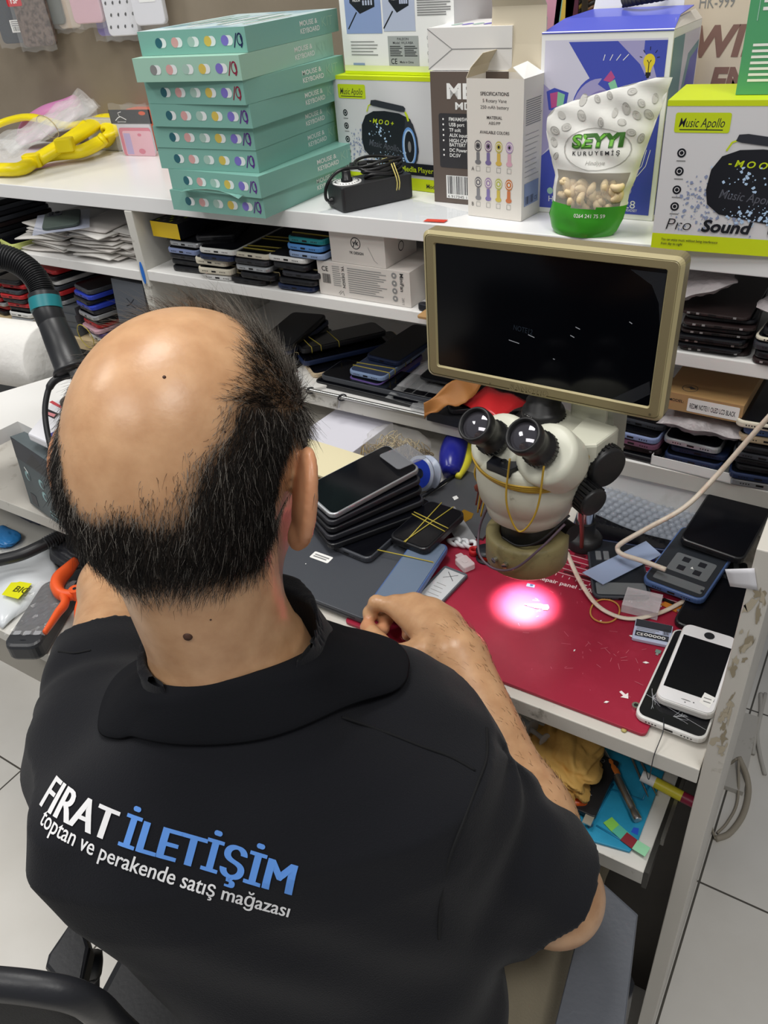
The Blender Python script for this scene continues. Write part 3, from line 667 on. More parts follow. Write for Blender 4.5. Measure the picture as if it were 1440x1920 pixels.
# orange packs and pink case pack leaning at the back
t = thing('orange_pack', 'orange packet in clear film lying behind the yellow holder', 'packet', (aty(243, 200, .712).x+.055, .714, ZT+.001))
q = MB(); q.prism(rrect(.12, .036, .01), 0, .075, mat('orange_foil', 'd2501c', .3, bump=(40, .5)), inset=.004); q.build('packet_body', t)
q = MB(); q.grid([[(-.064+.128*i/12, -.0215-.003*sin(i*1.9+j), .0+.085*j/6) for j in range(7)] for i in range(13)], film); q.build('clear_wrapper', t)
def d_head(F, q):
    F.rect(-.12, .80, 1.1, 1.15, blk); F.line([(.03, .88), (.12, .95), (.2, .98), (.3, .93), (.36, .90)], .02, WHT); F.line([(.17, .98), (.15, 1.07), (.25, 1.10)], .015, WHT); F.text('Junmei', .08, .835, .05, WHT, 'l', 0, width=.25); F.ell(.86, 1.06, .10, .05, mat('orange_dot', 'd2501c'))
    F.rrect(.05, -.02, 1.0, .70, .08, mat('pink_frame', 'd5788c', .4)); F.rrect(.14, -.02, 1.0, .62, .06, mat('pink_inner', 'e3b1bd', .4)); F.rect(.16, .02, .36, .56, mat('lilac_inner', 'b9a6cf', .4)); F.ell(.62, .10, .10, .07, mat('pink_frame', 'd5788c')); F.ell(.64, .52, .06, .04, mat('pink_frame', 'd5788c'))
phone_case_pack('pink phone case in clear bag with black header, leaning behind the mint boxes', aty(256, 250, .655).x, .655, ZT+.002, .085, .072, 6, mat('bag_grey', 'cfccd2', .4), d_head, .006, None)
p0 = aty(560/3, 640/3, .70)
t = thing('clear_bag', 'clear plastic bag standing behind the yellow holder', 'bag', (aty(192, 230, .685).x, .685, ZT+.001))
q = MB(); q.prism(rrect(.10, .016, .006), 0, .06, mat('bag_haze', 'd6d7da', .25, alpha=.75, bump=(50, .5)), inset=.003); q.build('bag_body', t)
# pink neck pillow-like piece
t = thing('pink_case', 'rounded pink silicone piece lying behind the plastic bags', 'silicone piece', (-1.60, .69, ZT+.001), rad(8))
pk = mat('pink_silicone', 'c77fb0', .4); q = MB()
q.tube(bez([(-.09, 0, .022), (-.05, -.012, .04), (0, -.012, .058), (.05, .0, .070), (.078, .01, .082)], 24), lambda k: .019+.006*sin(pi*k), pk, 16)
q.tube(bez([(-.08, -.03, .018), (-.03, -.035, .032), (.02, -.03, .05), (.05, -.02, .062)], 20), lambda k: .012+.005*sin(pi*k), pk, 12)
q.build('silicone_body', t)
# yellow folding holder
yel = mat('yellow_plastic', 'f2dd10', .35)
def yellow_holder():
    o = atz(195, 268, ZT+.03)
    t = thing('yellow_holder', 'bright yellow plastic folding holder lying on the top board', 'holder', (-1.44, .50, ZT+.0008))
    def W(px, py, z): return atz(px, py, ZT+z)-Vector((-1.44, .50, ZT+.0008))
    def strap(P, w_, th, name):
        q = MB(); C = bez(P, 40); n = len(C); G = []
        q.tube(C, w_, yel, 14, flat=th, up=(0, 0, 1)); return q.build(name, t, 0)
    strap([W(-60, 318, .0135), W(0, 318, .0135), W(40, 316, .0135), W(66, 300, .014), W(100, 290, .018), W(150, 284, .020), W(185, 268, .026), W(196, 258, .034)], .016, .75, 'lower_arm')
    strap([W(70, 300, .016), W(110, 276, .030), W(150, 250, .044), W(185, 228, .050), W(205, 226, .050), W(210, 245, .040), W(196, 268, .018)], .024, .5, 'upper_loop')
    strap([W(-20, 240, .05), W(20, 225, .062), W(60, 220, .068), W(120, 235, .058), W(160, 232, .055)], .012, .6, 'rear_arm')
    for (px, py, z) in ((62, 302, .016), (122, 272, .036)):
        q = MB(); c = W(px, py, z); q.prism(rrect(.034, .028, .005), -.011, .013, yel, Tm(c, rad(35)), inset=.002); q.build('hinge_block', t)
yellow_holder()
# sheaf of clear bags held by a rubber band, lying on the holder
t = thing('plastic_bag_sheaf', 'sheaf of clear plastic bags bound with a rubber band on the yellow holder', 'plastic bags', (0, 0, 0))
a_, b_ = atz(5, 285, ZT+.055), atz(165, 200, ZT+.100)
hz = mat('bag_milky', 'ececec', .15, alpha=.22, bump=(35, .6)); q = MB()
ax = (b_-a_); ln = ax.length; ax.normalize(); sd = ax.cross(Vector((0, 0, 1))).normalized(); up = sd.cross(ax)
for k in range(7):
    G = []
    for i in range(19):
        s_ = i/18; row = []
        wd = .040*(.85+.25*abs(s_-.35))
        for j in range(11):
            v = j/10*2-1
            hgt = (.022*(1-v*v)*(k/6-.35)*2)*(.7+.3*abs(s_-.35)*2)+.003*sin(s_*22+v*5+k*2)+.002*sin(v*17+k)
            row.append(a_+ax*(ln*s_+.006*sin(k*2.1)*(s_))+sd*(wd*v+.004*sin(k+s_*3))+up*hgt)
        G.append(row)
    q.grid(G, hz if k in (0, 3, 6) else mat('bag_milky_inner', 'e6e6e6', .2, alpha=.13))
q.build('bag_stack', t)
q = MB(); c = a_+ax*(ln*.52)
q.tube([c+sd*(.039*cos(g))+up*(.0205*sin(g)+.002) for g in [i*2*pi/32 for i in range(32)]], .0008, mat('band_tan', 'b5a276', .5), 6, closed=True); q.build('rubber_band', t)
# straps and packs hanging at the back, seen between the boxes
hang = [(872, 'dark blue', '2a2c3c', .02), (888, 'red', 'b4474c', .012), (900, 'grey', '8a857c', .018), (925, 'taupe', '9c9284', .022), (948, 'black', '26262b', .024), (972, 'white labelled', 'b8b8be', .02), (990, 'violet', '5e4aa0', .012)]
for px, cn, cc, wd in hang:
    p = aty(px, 30, .73); t = thing('hanging_strap', '%s strap pack hanging on the wall above the white carton' % cn, 'strap', (p.x, p.y, 1.29), group='straps hanging at the back')
    q = MB(); q.prism(rrect(wd*.8, .008, .003, 2), 0, .16, mat('strap_'+cn, cc, .5), inset=.001); q.build('strap_body', t)
    q = MB(); q.prism(rrect(wd*.5, .004, .0015, 2), .07, .09, WHT, Tm((0, -.0065, 0))); q.build('paper_tag', t)
def lanyard(label, px, cols, wd, y=.70, bot=1.27, tilt=0):
    p = aty(px, 30, y); t = thing('lanyard', label, 'lanyard', (p.x, y, bot), rot=(0, tilt, 0), group='lanyards hanging at the back'); q = MB(); n = len(cols); T = Matrix(((1, 0, 0, 0), (0, 0, -1, 0), (0, 1, 0, 0), (0, 0, 0, 1)))
    for k, c in enumerate(cols): q.box((-wd/2+wd*(k+.5)/n, 0, .09), (wd/n, .003, .18), c)
    q.build('ribbon', t); return t, q
lanyard('pink ribbon lanyard with a white heart hanging beside the fan box flap', 1022, [mat('ribbon_pink', 'd49bb0', .4)], .030, tilt=.12)
lanyard('striped teal, yellow and pink ribbon lanyard hanging beside the pink one', 1050, [mat('ribbon_teal', '7fae9c'), mat('ribbon_gold', 'd0b24e'), mat('ribbon_rose', 'c9a0ac')], .026, tilt=.10)
lanyard('dark maroon ribbon lanyard hanging behind the blue box', 1072, [mat('ribbon_maroon', '54283a')], .018)
def cord(label, px, c1, c2, y=.71):
    p = aty(px, 20, y); t = thing('woven_cord', label, 'cord', (p.x, y, 1.30), group='woven cords hanging at the back'); q = MB()
    for j in range(2): q.tube([(.0035*cos(i*.9+j*pi), .0035*sin(i*.9+j*pi), .0016*i) for i in range(100)], .0032, c1 if j else c2, 6)
    q.build('cord_strand', t)
gold = mat('cord_gold', 'a98a3c', .5); bk = mat('cord_black', '2a2622', .6); cord_names = [(1082, 'gold and black', gold, bk, 'left of the hang tab'), (1110, 'brown', mat('cord_brown', '6a4a34'), bk, 'behind the hang tab'), (1128, 'gold and black', gold, bk, 'behind the middle of the hang tab'), (1150, 'dark grey', mat('cord_grey', '55555a'), bk, 'behind the rope handle'), (1163, 'bright green', mat('cord_green', '8fc23a'), mat('cord_green', '8fc23a'), 'beside the dark grey one'), (1180, 'gold and red', gold, mat('cord_red', '8a2a2a'), 'right of the green one'), (1200, 'black', bk, bk, 'right of the hang tab')]
for px, n_, c1, c2, wh in cord_names: cord('%s woven cord hanging %s' % (n_, wh), px, c1, c2)
t = thing('grey_pouch', 'crumpled grey plastic pouch hanging right of the rope handle', 'pouch', (aty(1245, 40, .69).x, .69, 1.30))
q = MB(); q.grid([[(-.035+.07*i/12, -.012*sin(pi*i/12)-.004*sin(i*2.3+j*1.7), .09*j/12) for j in range(13)] for i in range(13)], mat('grey_film', '70737c', .2, bump=(60, .6)), thick=.002); q.build('pouch_film', t)
q = MB(); q.lathe([(.016, -.004), (.020, 0), (.016, .004), (.012, .003), (.012, -.003), (.016, -.004)], bk, Tm((0, -.024, .022), 0, pi/2), 24, caps=False); q.build('ring', t)
# ================================================================== phones on the shelves
scr = mat('phone_screen', '0b0c11', .12, spec=.4); scr2 = mat('phone_screen_dull', '14161b', .3, spec=.4)
band = mat('rubber_band_tan', 'a99a72', .55); bandy = mat('rubber_band_yellow', 'b9a845', .5)
chrome_ = mat('contact_metal', 'b9b9bb', .3, .6); port = mat('port_dark', '0a0a0c', .5)
BODY = {}
for n, c, r in (('black', '1b1c20', .35), ('dark', '2c2d33', .4), ('graphite', '3d4047', .4), ('navy', '1f2b4a', .35), ('blue', '4a6394', .35), ('iceblue', '8aa0c4', .35), ('lavender', '7f8db5', .35), ('teal', '1f7f86', .3), ('sky', '4f86c6', .35),
                ('white', 'd9d9d7', .35), ('cream', 'd6cfbd', .4), ('silver', 'b4b7bb', .3), ('gold', 'cdb99a', .35), ('pink', 'c9a1ad', .35), ('rose', '7a5068', .35), ('purple', '5c4a86', .35), ('red', 'b3282c', .4), ('lime', 'c6cf7a', .4), ('brownblack', '2a2020', .4), ('blueviv', '2b3fae', .35)):
    BODY[n] = mat('phone_'+n, c, r, .0 if n not in ('silver',) else .6)
def phone(label, T, body='black', w=.072, l=.150, t=.0085, screen=True, bands=0, name='phone', cat='phone', group=None, sc=None, btn=None, bcol=None, notch=True):
    """lies on its back, bottom edge with the port toward -y; origin under its middle"""
    e = thing(name, label, cat, group=group); e.matrix_world = T
    m_ = BODY[body]; q = MB(); q.prism(rrect(w, l, .010, 4), 0, t, m_, inset=min(.0022, t*.3), smooth=False)
    y = -l/2-.00015
    def slot(cx, ww, hh): q.add([(cx-ww/2, y, t/2-hh/2), (cx+ww/2, y, t/2-hh/2), (cx+ww/2, y, t/2+hh/2), (cx-ww/2, y, t/2+hh/2)], [(0, 1, 2, 3)], port)
    slot(0, .009, .0028)
    for k in range(4): slot(.013+.0032*k, .0016, .0016); slot(-.013-.0032*k, .0016, .0016)
    if body == 'brownblack':
        for cx_ in (-w*.33, -w*.2, w*.31): q.box((cx_, y, t*.6), (.0035, .0006, .0022), chrome_)
    q.build('body', e)
    if screen:
        q = MB(); q.prism(rrect(w-.005, l-.007, .008, 4), t, t+.0007, sc or scr); q.build('screen', e)
    for k in range(bands):
        q = MB(); yy = -l/2+.018+.011*k+.028*(k > 1); sl = .006*(k % 2)
        q.tube([(-w/2-.0004, yy, -.0004), (w/2+.0004, yy+sl, -.0004), (w/2+.0009, yy+sl, t/2), (w/2+.0004, yy+sl, t+.0013), (-w/2-.0004, yy, t+.0013), (-w/2-.0009, yy, t/2)], .0008, bcol or band, 5, closed=True); q.build('rubber_band', e)
    return e
ORD = ['lowest', 'second up', 'third up', 'fourth up', 'fifth up', 'sixth up', 'seventh up', 'eighth up', 'ninth up', 'tenth up', 'eleventh up', 'twelfth up']
def stack(where, group, x, y, z, items, yaw=0):
    """items from the bottom up: dict or tuple (body, extras)"""
    n = len(items)
    if isinstance(items[0], tuple) and items[0][1].get('bands'): z += .0016
    for k, it in enumerate(items):
        bd, ex = it if isinstance(it, tuple) else (it, {})
        ex = dict(ex); dx = ex.pop('dx', random.uniform(-.004, .004)); dy = ex.pop('dy', random.uniform(-.004, .006)); dyaw = ex.pop('a', random.uniform(-3, 3)); t = ex.get('t', .0085); gap = ex.pop('gap', 0)
        word = ex.pop('word', None) or {'iceblue': 'pale blue', 'brownblack': 'black', 'blueviv': 'vivid blue'}.get(bd, bd)
        what = ex.pop('what', None) or (('%s phone' % word) + (' with bands' if ex.get('bands') else ''))
        pos = 'topmost' if k == n-1 else ORD[k]
        kw = dict(ex); kw.setdefault('l', .150)
        phone('%s, %s in the %s' % (what, pos, where), Tm((x+dx, y+dy+kw['l']/2, z+gap), rad(yaw+dyaw)), bd, group=group, **kw)
        z += t+.0016+gap+(.0009 if kw.get('bands') else 0)
    return z
G1 = 'phones stacked on the middle board beside the divider'; zM = ZM+.0006
stack('pile next to the divider', G1, -.998, .418, zM, ['black', 'black', ('dark', dict(bands=2)), 'lavender', ('silver', dict(sc=scr2))], 2)
stack('pile with the cream phones', G1, -.925, .400, zM, [('white', dict(w=.055, l=.11, dx=.006)), ('cream', dict(bands=1, t=.010)), ('cream', dict(t=.011)), ('navy', dict(bands=2, dx=.016)), ('white', dict(w=.078, l=.16, dx=.020))], 2)
stack('pile in the middle of the board', G1, -.838, .402, zM, [('black', dict(bands=2, dx=-.015)), ('black', dict(bands=3, dx=.012)), 'silver', 'dark', ('cream', dict(bands=4, bcol=bandy, w=.075))], 1)
zt = stack('pile beside the white boxes', G1, -.752, .402, zM, [('navy', dict(bands=2, dx=-.004)), ('black', dict(bands=3)), ('dark', dict(bands=2, dx=.010)), 'black', ('white', dict(w=.078, l=.16, sc=scr2, dx=-.012))], -1)
stack('small blue pile lying on the white phone', G1, -.728, .406, zt, [('iceblue', dict(w=.070)), ('sky', dict(w=.070)), ('teal', dict(bands=1, bcol=bandy, w=.072))], -2)
phone('loose black phone lying across the pile next to the divider', Tm((-.965, .50, zM+.0535), rad(25)), 'black', l=.14, group=G1)
t, q, F, R, Lf, Tp = carton('yellow_end_box', 'black box with a yellow end leaning under the top board by the divider', 'box', -1.068, .424, ZM+.0545, .068, .15, .026, -3, mat('yellow_card', 'e3c01d', .4), blk, blk)
for k in range(9): Tp.rect(.1+.1*k*.8, .05+.08*(k % 3), .16+.1*k*.8, .10+.08*(k % 3), [LIME, GRY][k % 2])
q.build('carton', t)
# white boxes
wb = mat('ivory_card', 'd8d2cc', .45)
t, q, F, R, Lf, Tp = carton('small_fan_box', 'white fan box printed with brand sign, lying under the smaller white box', 'box', -.710, .412, ZM+.0007, .165, .10, .052, -1, wb)
F.text('CE', .05, .72, .20, INK, 'l', .01); F.barcode(.05, .36, .14, .64, INK, 16); F.lines(.17, .3, .27, .92, 10, .02, GRY)
F.text('YK DESIGN', .275, .93, .13, INK, 'l', .01, rot=-pi/2, width=None)
F.lines(.34, .15, .78, .92, 12, .022, GRY, .35); F.text('MiniFan', .90, .94, .17, INK, 'l', .01, rot=-pi/2); F.text('2811', .91, .25, .11, GRY, 'l', .0, rot=-pi/2)
for k in range(4): F.disc(.84, .86-.22*k, .085, GRY); F.disc(.84, .86-.22*k, .03, wb)
F.line([(.22, .10), (.25, .20), (.23, .06), (.27, .18), (.28, .05)], .015, INK)
q.build('carton', t)
t, q, F, R, Lf, Tp = carton('small_fan_box', 'smaller white box with a round emblem standing on the white fan box', 'box', -.683, .415, ZM+.0533, .098, .085, .046, -2, wb)
F.ring(.48, .68, .19, .025, INK); F.text('yk', .48, .62, .24, INK, 'c', .02); F.text('YK DESIGN', .48, .33, .12, INK, 'c', .015, width=.26); F.line([(.70, .60), (.80, .2), (.86, .12)], .012, GRY); R.ring(.5, .45, .16, .03, INK)
q.build('carton', t)
# crumpled bag with black gadget, brown envelope beside the monitor
crump = mat('crumpled_film', 'cfd0d2', .12, alpha=.26, bump=(70, .8), spec=.6)
def crumple(name, label, cat, c, sx, sy, sz, m, seed=1, amp=.12, kind=None, group=None, parent=None, n=26):
    rg = np.random.default_rng(seed); ph_ = rg.uniform(0, 6, 24); fr = rg.uniform(2, 7, (24, 3)); q = MB(); V = []; Fs = []
    for i in range(n+1):
        th = pi*i/n
        for j in range(2*n):
            a = 2*pi*j/(2*n); d = np.array([sin(th)*cos(a), sin(th)*sin(a), cos(th)])
            k = 1+amp*sum((abs(sin(fr[s] @ d*(1 if s < 7 else 2.2)+ph_[s]))-.6)*(1 if s < 7 else .5) for s in range(12))/3
            sq = lambda v, p: math.copysign(abs(v)**p, v)
            V.append((sq(d[0], .7)*sx*k, sq(d[1], .7)*sy*k, sq(d[2], .75)*sz*k))
    for i in range(n):
        for j in range(2*n): Fs.append((i*2*n+j, (i+1)*2*n+j, (i+1)*2*n+(j+1) % (2*n), i*2*n+(j+1) % (2*n)))
    q.add(V, Fs, m, None, True)
    zmin = min(v[2] for v in V)
    if parent is not None: return q.build(name, parent)
    o = q.build(name); o.location = (c[0], c[1], c[2]-zmin); tag(o, label, cat, group); return o
crumple('clear_bag', 'crumpled clear bag beside the white fan box, left of the monitor', 'bag', (-.505, .47, ZM+.0008), .035, .04, .045, crump, 3, .16)
t = thing('black_clip', 'black plastic clip in front of the crumpled bag', 'clip', (-.517, .408, ZM+.0008), rad(-10))
q = MB(); q.prism(rrect(.030, .012, .005), 0, .010, blk, inset=.002); q.cyl((.012, 0, .0105), (.012, 0, .012), .003, WHT, 10); q.build('clip_body', t)
t = thing('brown_envelope', 'brown padded envelope end poking out at the edge of the middle board', 'envelope', (-.508, .405, ZM+.0008))
# (lies in front of the bag, over the board's edge)
q = MB(); q.prism(rrect(.052, .03, .004), 0, .004, mat('kraft', 'a98456', .6, bump=(60, .3)), inset=.001); o = q.build('envelope_body', t); t.location = (-.492, .392, ZM+.0008)
# ---- lower board, behind the head: bound phones, tablets, papers
G2 = 'phones and tablets on the lower board left of the monitor'; zL = ZL+.0006
stack('pile half hidden behind the head', G2, -.86, .44, zL, ['black', 'dark', ('black', dict(bands=2)), 'navy', ('black', dict(sc=scr2))], 8)
phone('dark phone with yellow rubber bands leaning beside the papers', Tm((-.775, .535, zL+.032), rad(-38), rx=.0, ry=-.10), 'black', l=.16, bands=3, bcol=bandy, group=G2)
phone('dark navy phone lying under the banded leaning phone', Tm((-.765, .525, zL+.018), rad(-38), ry=-.05), 'navy', l=.165, w=.078, group=G2)
phone('white framed tablet lying on the papers under the dark phones', Tm((-.745, .535, zL+.0065), rad(-38)), 'gold', w=.11, l=.19, t=.008, name='tablet', cat='tablet', group=G2)
t = thing('paper_stack', 'thin stack of white paper sheets under the white framed tablet', 'papers', (-.735, .53, zL), rad(-38)); q = MB(); q.prism([(-.075, -.11), (.075, -.11), (.075, .10), (-.075, .10)], 0, .003, WHT); q.prism([(-.07, -.112), (.077, -.108), (.073, .10), (-.074, .098)], .0032, .0058, mat('paper_white', 'e6e4df', .7)); q.build('sheets', t)
stack('blue pile beside the clear plastic trays', G2, -.655, .430, zL+.0005, [('blueviv', dict(w=.066, l=.135, bands=2)), ('purple', dict(w=.066, l=.135, word='dark violet')), ('iceblue', dict(w=.072, l=.14, bands=4, bcol=bandy, sc=mat('glass_slate', '3b4764', .25))), ('navy', dict(w=.070, l=.15, dy=.045, dx=.012, sc=scr2))], -4)
clearp = mat('clear_tray', 'eef0f2', .05, alpha=.13, spec=.9)
for k in range(4):
    t = thing('clear_tray', 'clear plastic phone tray, %s of the tray pile beside the blue phones' % ['lowest', 'second from the bottom', 'third from the bottom', 'topmost'][k], 'tray', (-.545+.004*k, .485+.004*k, zL+.004+.0075*k), rad(-6+2*k), group='clear trays on the lower board')
    q = MB(); w_, l_ = .105, .16; G = []
    for i in range(15):
        row = []
        for j in range(15):
            u, v = i/14, j/14; rim = 1 if (min(u, 1-u) < .08 or min(v, 1-v) < .06) else 0
            row.append((-w_/2+w_*u, -l_/2+l_*v, .006*rim+.001*sin(u*30)*(1-rim)))
        G.append(row)
    q.grid(G, clearp, smooth=False, thick=.0006); q.build('tray_shell', t)
phone('black glass panel lying in the topmost clear tray', Tm((-.525, .51, zL+.0355), rad(0)), 'black', w=.075, l=.13, t=.003, name='screen_protector', cat='screen protector', group=G2)
o = crumple('bubble_bag', 'crumpled bubble film lying under the clear trays at the board edge', 'film', (-.505, .408, zL), .05, .012, .007, crump, 8, .1)
for k, (bd, w_, l_, z_, lb) in enumerate((('black', .10, .235, 0, 'black tablet lying along the front edge of the lower board, lower one'), ('navy', .085, .225, .0105, 'slate blue edged tablet lying along the front edge of the lower board, upper one'))):
    phone(lb, Tm((-.635+.005*k, .440-.001*k+.016, zL+z_), rad(-90-1.5)), bd if k == 0 else 'graphite', w=.070 if k else .082, l=l_, t=.009, name='tablet', cat='tablet', group=G2, bands=0)
t = thing('metal_rod', 'thin steel rod tied along the front edge of the lower board', 'rod', (-.64, .3955, ZL+.001)); q = MB(); q.cyl((-.12, 0, .003), (.125, 0, .002), .0032, st, 12); q.cyl((-.045, -.0015, .003), (-.048, -.004, -.016), .003, st, 10); q.build('rod', t)
q = MB(); [q.tube([(x_+.0045*cos(a), .0055*cos(a), .002+.0055*sin(a)) for a in [i*2*pi/16 for i in range(16)]], .0012, blk, 6, closed=True) for x_ in (-.105,)]; q.build('cable_tie', t)
q = MB(); [q.tube([(x_+.0045*cos(a), .0055*cos(a), .002+.0055*sin(a)) for a in [i*2*pi/16 for i in range(16)]], .0012, blk, 6, closed=True) for x_ in (-.04,)]; q.build('cable_tie', t)
t, q, F, R, Lf, Tp = carton('black_box', 'flat black box jutting over the lower board under the monitor', 'box', -.516, .388, ZL+.0007, .115, .12, .016, -2, blk, blk, mat('black_card', '17171a', .4)); q.build('carton', t)
kraft2 = mat('brown_leather', 'b0773f', .55, bump=(50, .4))
t = thing('brown_cloth', 'torn piece of tan cloth hanging over the black box', 'cloth', (-.49, .40, ZL+.0175)); G = []
for i in range(13):
    u = i/12; G.append([(-.022+.060*u+.010*v*u, -.022*(1-u)+.07*u*v-.004, .020+.030*sin(u*2.2)*v-(1-v)*(.026*(1-u)**2)+.003*sin(u*14+v*9)) for v in [j/8 for j in range(9)]])
q = MB(); q.grid(G, kraft2, thick=.0015); q.build('cloth_sheet', t)
phone('black phone lying on the flat black box under the monitor', Tm((-.435, .455, ZL+.0178), rad(-60)), 'black', l=.14, t=.008, group=G2)
t = thing('red_packet', 'red foil packet lying on the black phone under the monitor', 'packet', (-.425, .435, ZL+.0272), rad(-15)); q = MB(); q.grid([[(-.04+.08*i/8, -.035+.07*j/8, .010*sin(pi*i/8)*sin(pi*j/8)+.002*sin(i*1.3+j)) for j in range(9)] for i in range(9)], mat('red_foil', 'c42a2e', .25, bump=(40, .4)), thick=.002); q.build('packet_body', t)
# ---- right bays
G3 = 'black panels stacked on the middle board at the right'; zR = ZM+.0006
stack('panel pile right of the monitor', G3, -.128, .404, zR, [('brownblack', dict(what='black screen panel', w=.082, l=.17, t=.004, screen=False)) if k % 2 == 0 else ('black', dict(what='black screen panel', w=.080, l=.16, t=.0045)) for k in range(9)], 2)
stack('panel pile at the far right', G3, -.034, .398, zR, [('brownblack', dict(what='black screen panel', w=.074, l=.17, t=.006, screen=False)), ('black', dict(what='black screen panel', w=.07)), ('dark', dict(what='dark screen panel', w=.072)), ('cream', dict(what='pale edged panel', w=.07, t=.004)), ('black', dict(what='black screen panel', w=.072))], -3)
bubw = mat('bubble_grey', 'b9b2b4', .25, alpha=.82, bump=(140, .9))
def bubble_sleeve(label, c, w_, l_, h_, yaw, rx=0, ry=0, seed=0, group='bubble wrap sleeves on the right shelves'):
    t = thing('bubble_sleeve', label, 'bubble wrap', c, rot=(rx, ry, rad(yaw)), group=group); q = MB()
    for s in (1, -1):
        G = []
        for i in range(25):
            u = i/24; row = []
            for j in range(25):
                v = j/24; e = (sin(pi*u)*sin(pi*v))**.35
                row.append((-w_/2+w_*u+.002*sin(v*20+seed), l_*v+.003*sin(u*14+seed)*(v < .1), h_/2+s*(h_/2*e)+.0012*sin(u*40+seed)*sin(v*44)))
            G.append(row if s > 0 else row)
        q.grid(G if s < 0 else [r_[::-1] for r_ in G], bubw)
    q.build('film', t); return t
bubble_sleeve('bubble wrap sleeve with a dark panel, tilted above the black panel pile', (-.150, .400, ZM+.062), .095, .15, .022, 12, ry=-.35, seed=1)
bubble_sleeve('bubble wrap sleeve lying on the panel pile at the right end', (-.045, .400, ZM+.052), .085, .14, .020, -8, ry=.06, seed=2)
zl = ZL+.0006
stack('pile right of the microscope', 'phones on the lower board right of the microscope', -.200, .405, zl, [('black', dict(w=.078)), 'brownblack', ('rose', dict(word='dark rose')), ('lavender', dict(w=.074)), ('graphite', dict(dy=.02))], -2)
t = thing('open_tray_box', 'shallow white open box holding wrapped phones on the lower board', 'box', (-.123, .400, zl), rad(-2)); q = MB()
q.box((0, .08, .0008), (.105, .16, .0016), WHT)
for a_, d_ in (((-.052, .08, .0075), (.001, .16, .015)), ((.052, .08, .0075), (.001, .16, .015)), ((0, .0005, .0075), (.105, .001, .015)), ((0, .1595, .0075), (.105, .001, .015))): q.box(a_, d_, WHT)
q.build('box_body', t)
G4 = 'phones in the white open box'
stack('pile in the white open box', G4, -.123, .4055, zl+.0022, [('black', dict(w=.076)), ('navy', dict(w=.074)), ('navy', dict(w=.074, screen=False)), ('silver', dict(w=.074, gap=.002)), ], -1)
bubble_sleeve('bubble wrap sleeve around the phones in the white open box', (-.121, .402, zl+.047), .105, .15, .038, -1, seed=5)
t, q, F, R, Lf, Tp = carton('screen_box', 'tan cardboard screen box with a white label on the lower board', 'box', -.172, .405, zl+.0875, .098, .14, .024, -2, mat('kraft_card', 'b18f63', .5), None, mat('kraft_card_top', 'a98759', .5))
F.text('MODEL:', .08, .52, .22, INK, 'l', .01, width=.19); F.rrect(.32, .10, .96, .86, .06, WHT); F.text('REDMI NOTE11 OLED LCD BLACK', .35, .30, .40, INK, 'l', .02, width=.57)
Tp.ring(.28, .14, .07, .006, brown2); Tp.poly([(.2, .14), (.28, .18), (.36, .14), (.29, .12), (.27, .15)], brown2)
q.build('carton', t)
stack('pile at the lower right', 'phones at the right end of the lower board', -.046, .398, zl, [('silver', dict(w=.078, t=.010)), 'navy', 'black', ('black', dict(what='black phone in a film')), ('graphite', dict(dx=.004)), ('black', dict(dx=.006)), ('gold', dict(t=.010)), ('blue', dict(t=.010)), ('cream', dict(t=.009))], 4)
# ---- left bays: white sleeves
paper = mat('sleeve_paper', 'dad7d2', .6); paper2 = mat('sleeve_paper_warm', 'cfcac5', .6)
def sleeves(n, x, y, z, where, gw=.11, gl=.15, dz=.0055):
    for k in range(n):
        t = thing('white_sleeve', 'white paper sleeve, %s in the %s' % ('topmost' if k == n-1 else ORD[k], where), 'sleeve', (x+random.uniform(-.012, .012), y+random.uniform(0, .014), z+dz*k), rad(random.uniform(-14, 14)), group='white paper sleeves on the left middle board')
        q = MB(); w_, l_ = gw*random.uniform(.9, 1.1), gl*random.uniform(.95, 1.05); ph_ = random.random()*6
        q.grid([[(-w_/2+w_*i/8, l_*j/8, .0024+.0014*sin(ph_+i*.7)*(1-j/8)+.0006*sin(j*1.1+ph_)) for j in range(9)] for i in range(9)], paper if k % 3 else paper2, thick=.0022); q.build('sleeve_body', t)
sleeves(9, -1.372, .412, .9935, 'left sleeve pile'); sleeves(10, -1.232, .408, .9935, 'middle sleeve pile'); sleeves(9, -1.178, .43, .9935, 'sleeve pile beside the divider', .085, .14)
t = thing('phone_case', 'dark green phone case in a clear folder lying on the sleeve piles', 'phone case', (-1.305, .425, 1.0555), rad(48)); q = MB(); q.prism(rrect(.066, .115, .012), .001, .006, mat('case_dark_green', '3f4a45', .5), inset=.001); q.prism(rrect(.028, .028, .006, 3, -.014, .038), .006, .0075, blk2)
for a_, b_ in ((-.020, .044), (-.009, .044), (-.020, .032)): q.cyl((a_, b_, .0075), (a_, b_, .009), .0045, blk, 12)
q.build('case_body', t); q = MB(); q.grid([[(-.05+.10*i/6, -.075+.15*j/6, .0001+.0006*sin(i+j)) for j in range(7)] for i in range(7)], mat('folder_blueish', 'b9c0d6', .2, alpha=.6)); q.build('clear_folder', t)
stack('dark pile at the left end of the middle board', 'dark phones on the left middle board', -1.55, .41, .9926, ['black', 'dark', 'black', ('brownblack', {}), 'graphite', ('dark', {}), ('graphite', {}), 'black'], -6)
phone('lime green phone lying between the dark pile and the white sleeves', Tm((-1.465, .47, .9932), rad(-18)), 'lime', l=.13, t=.012, group='dark phones on the left middle board')
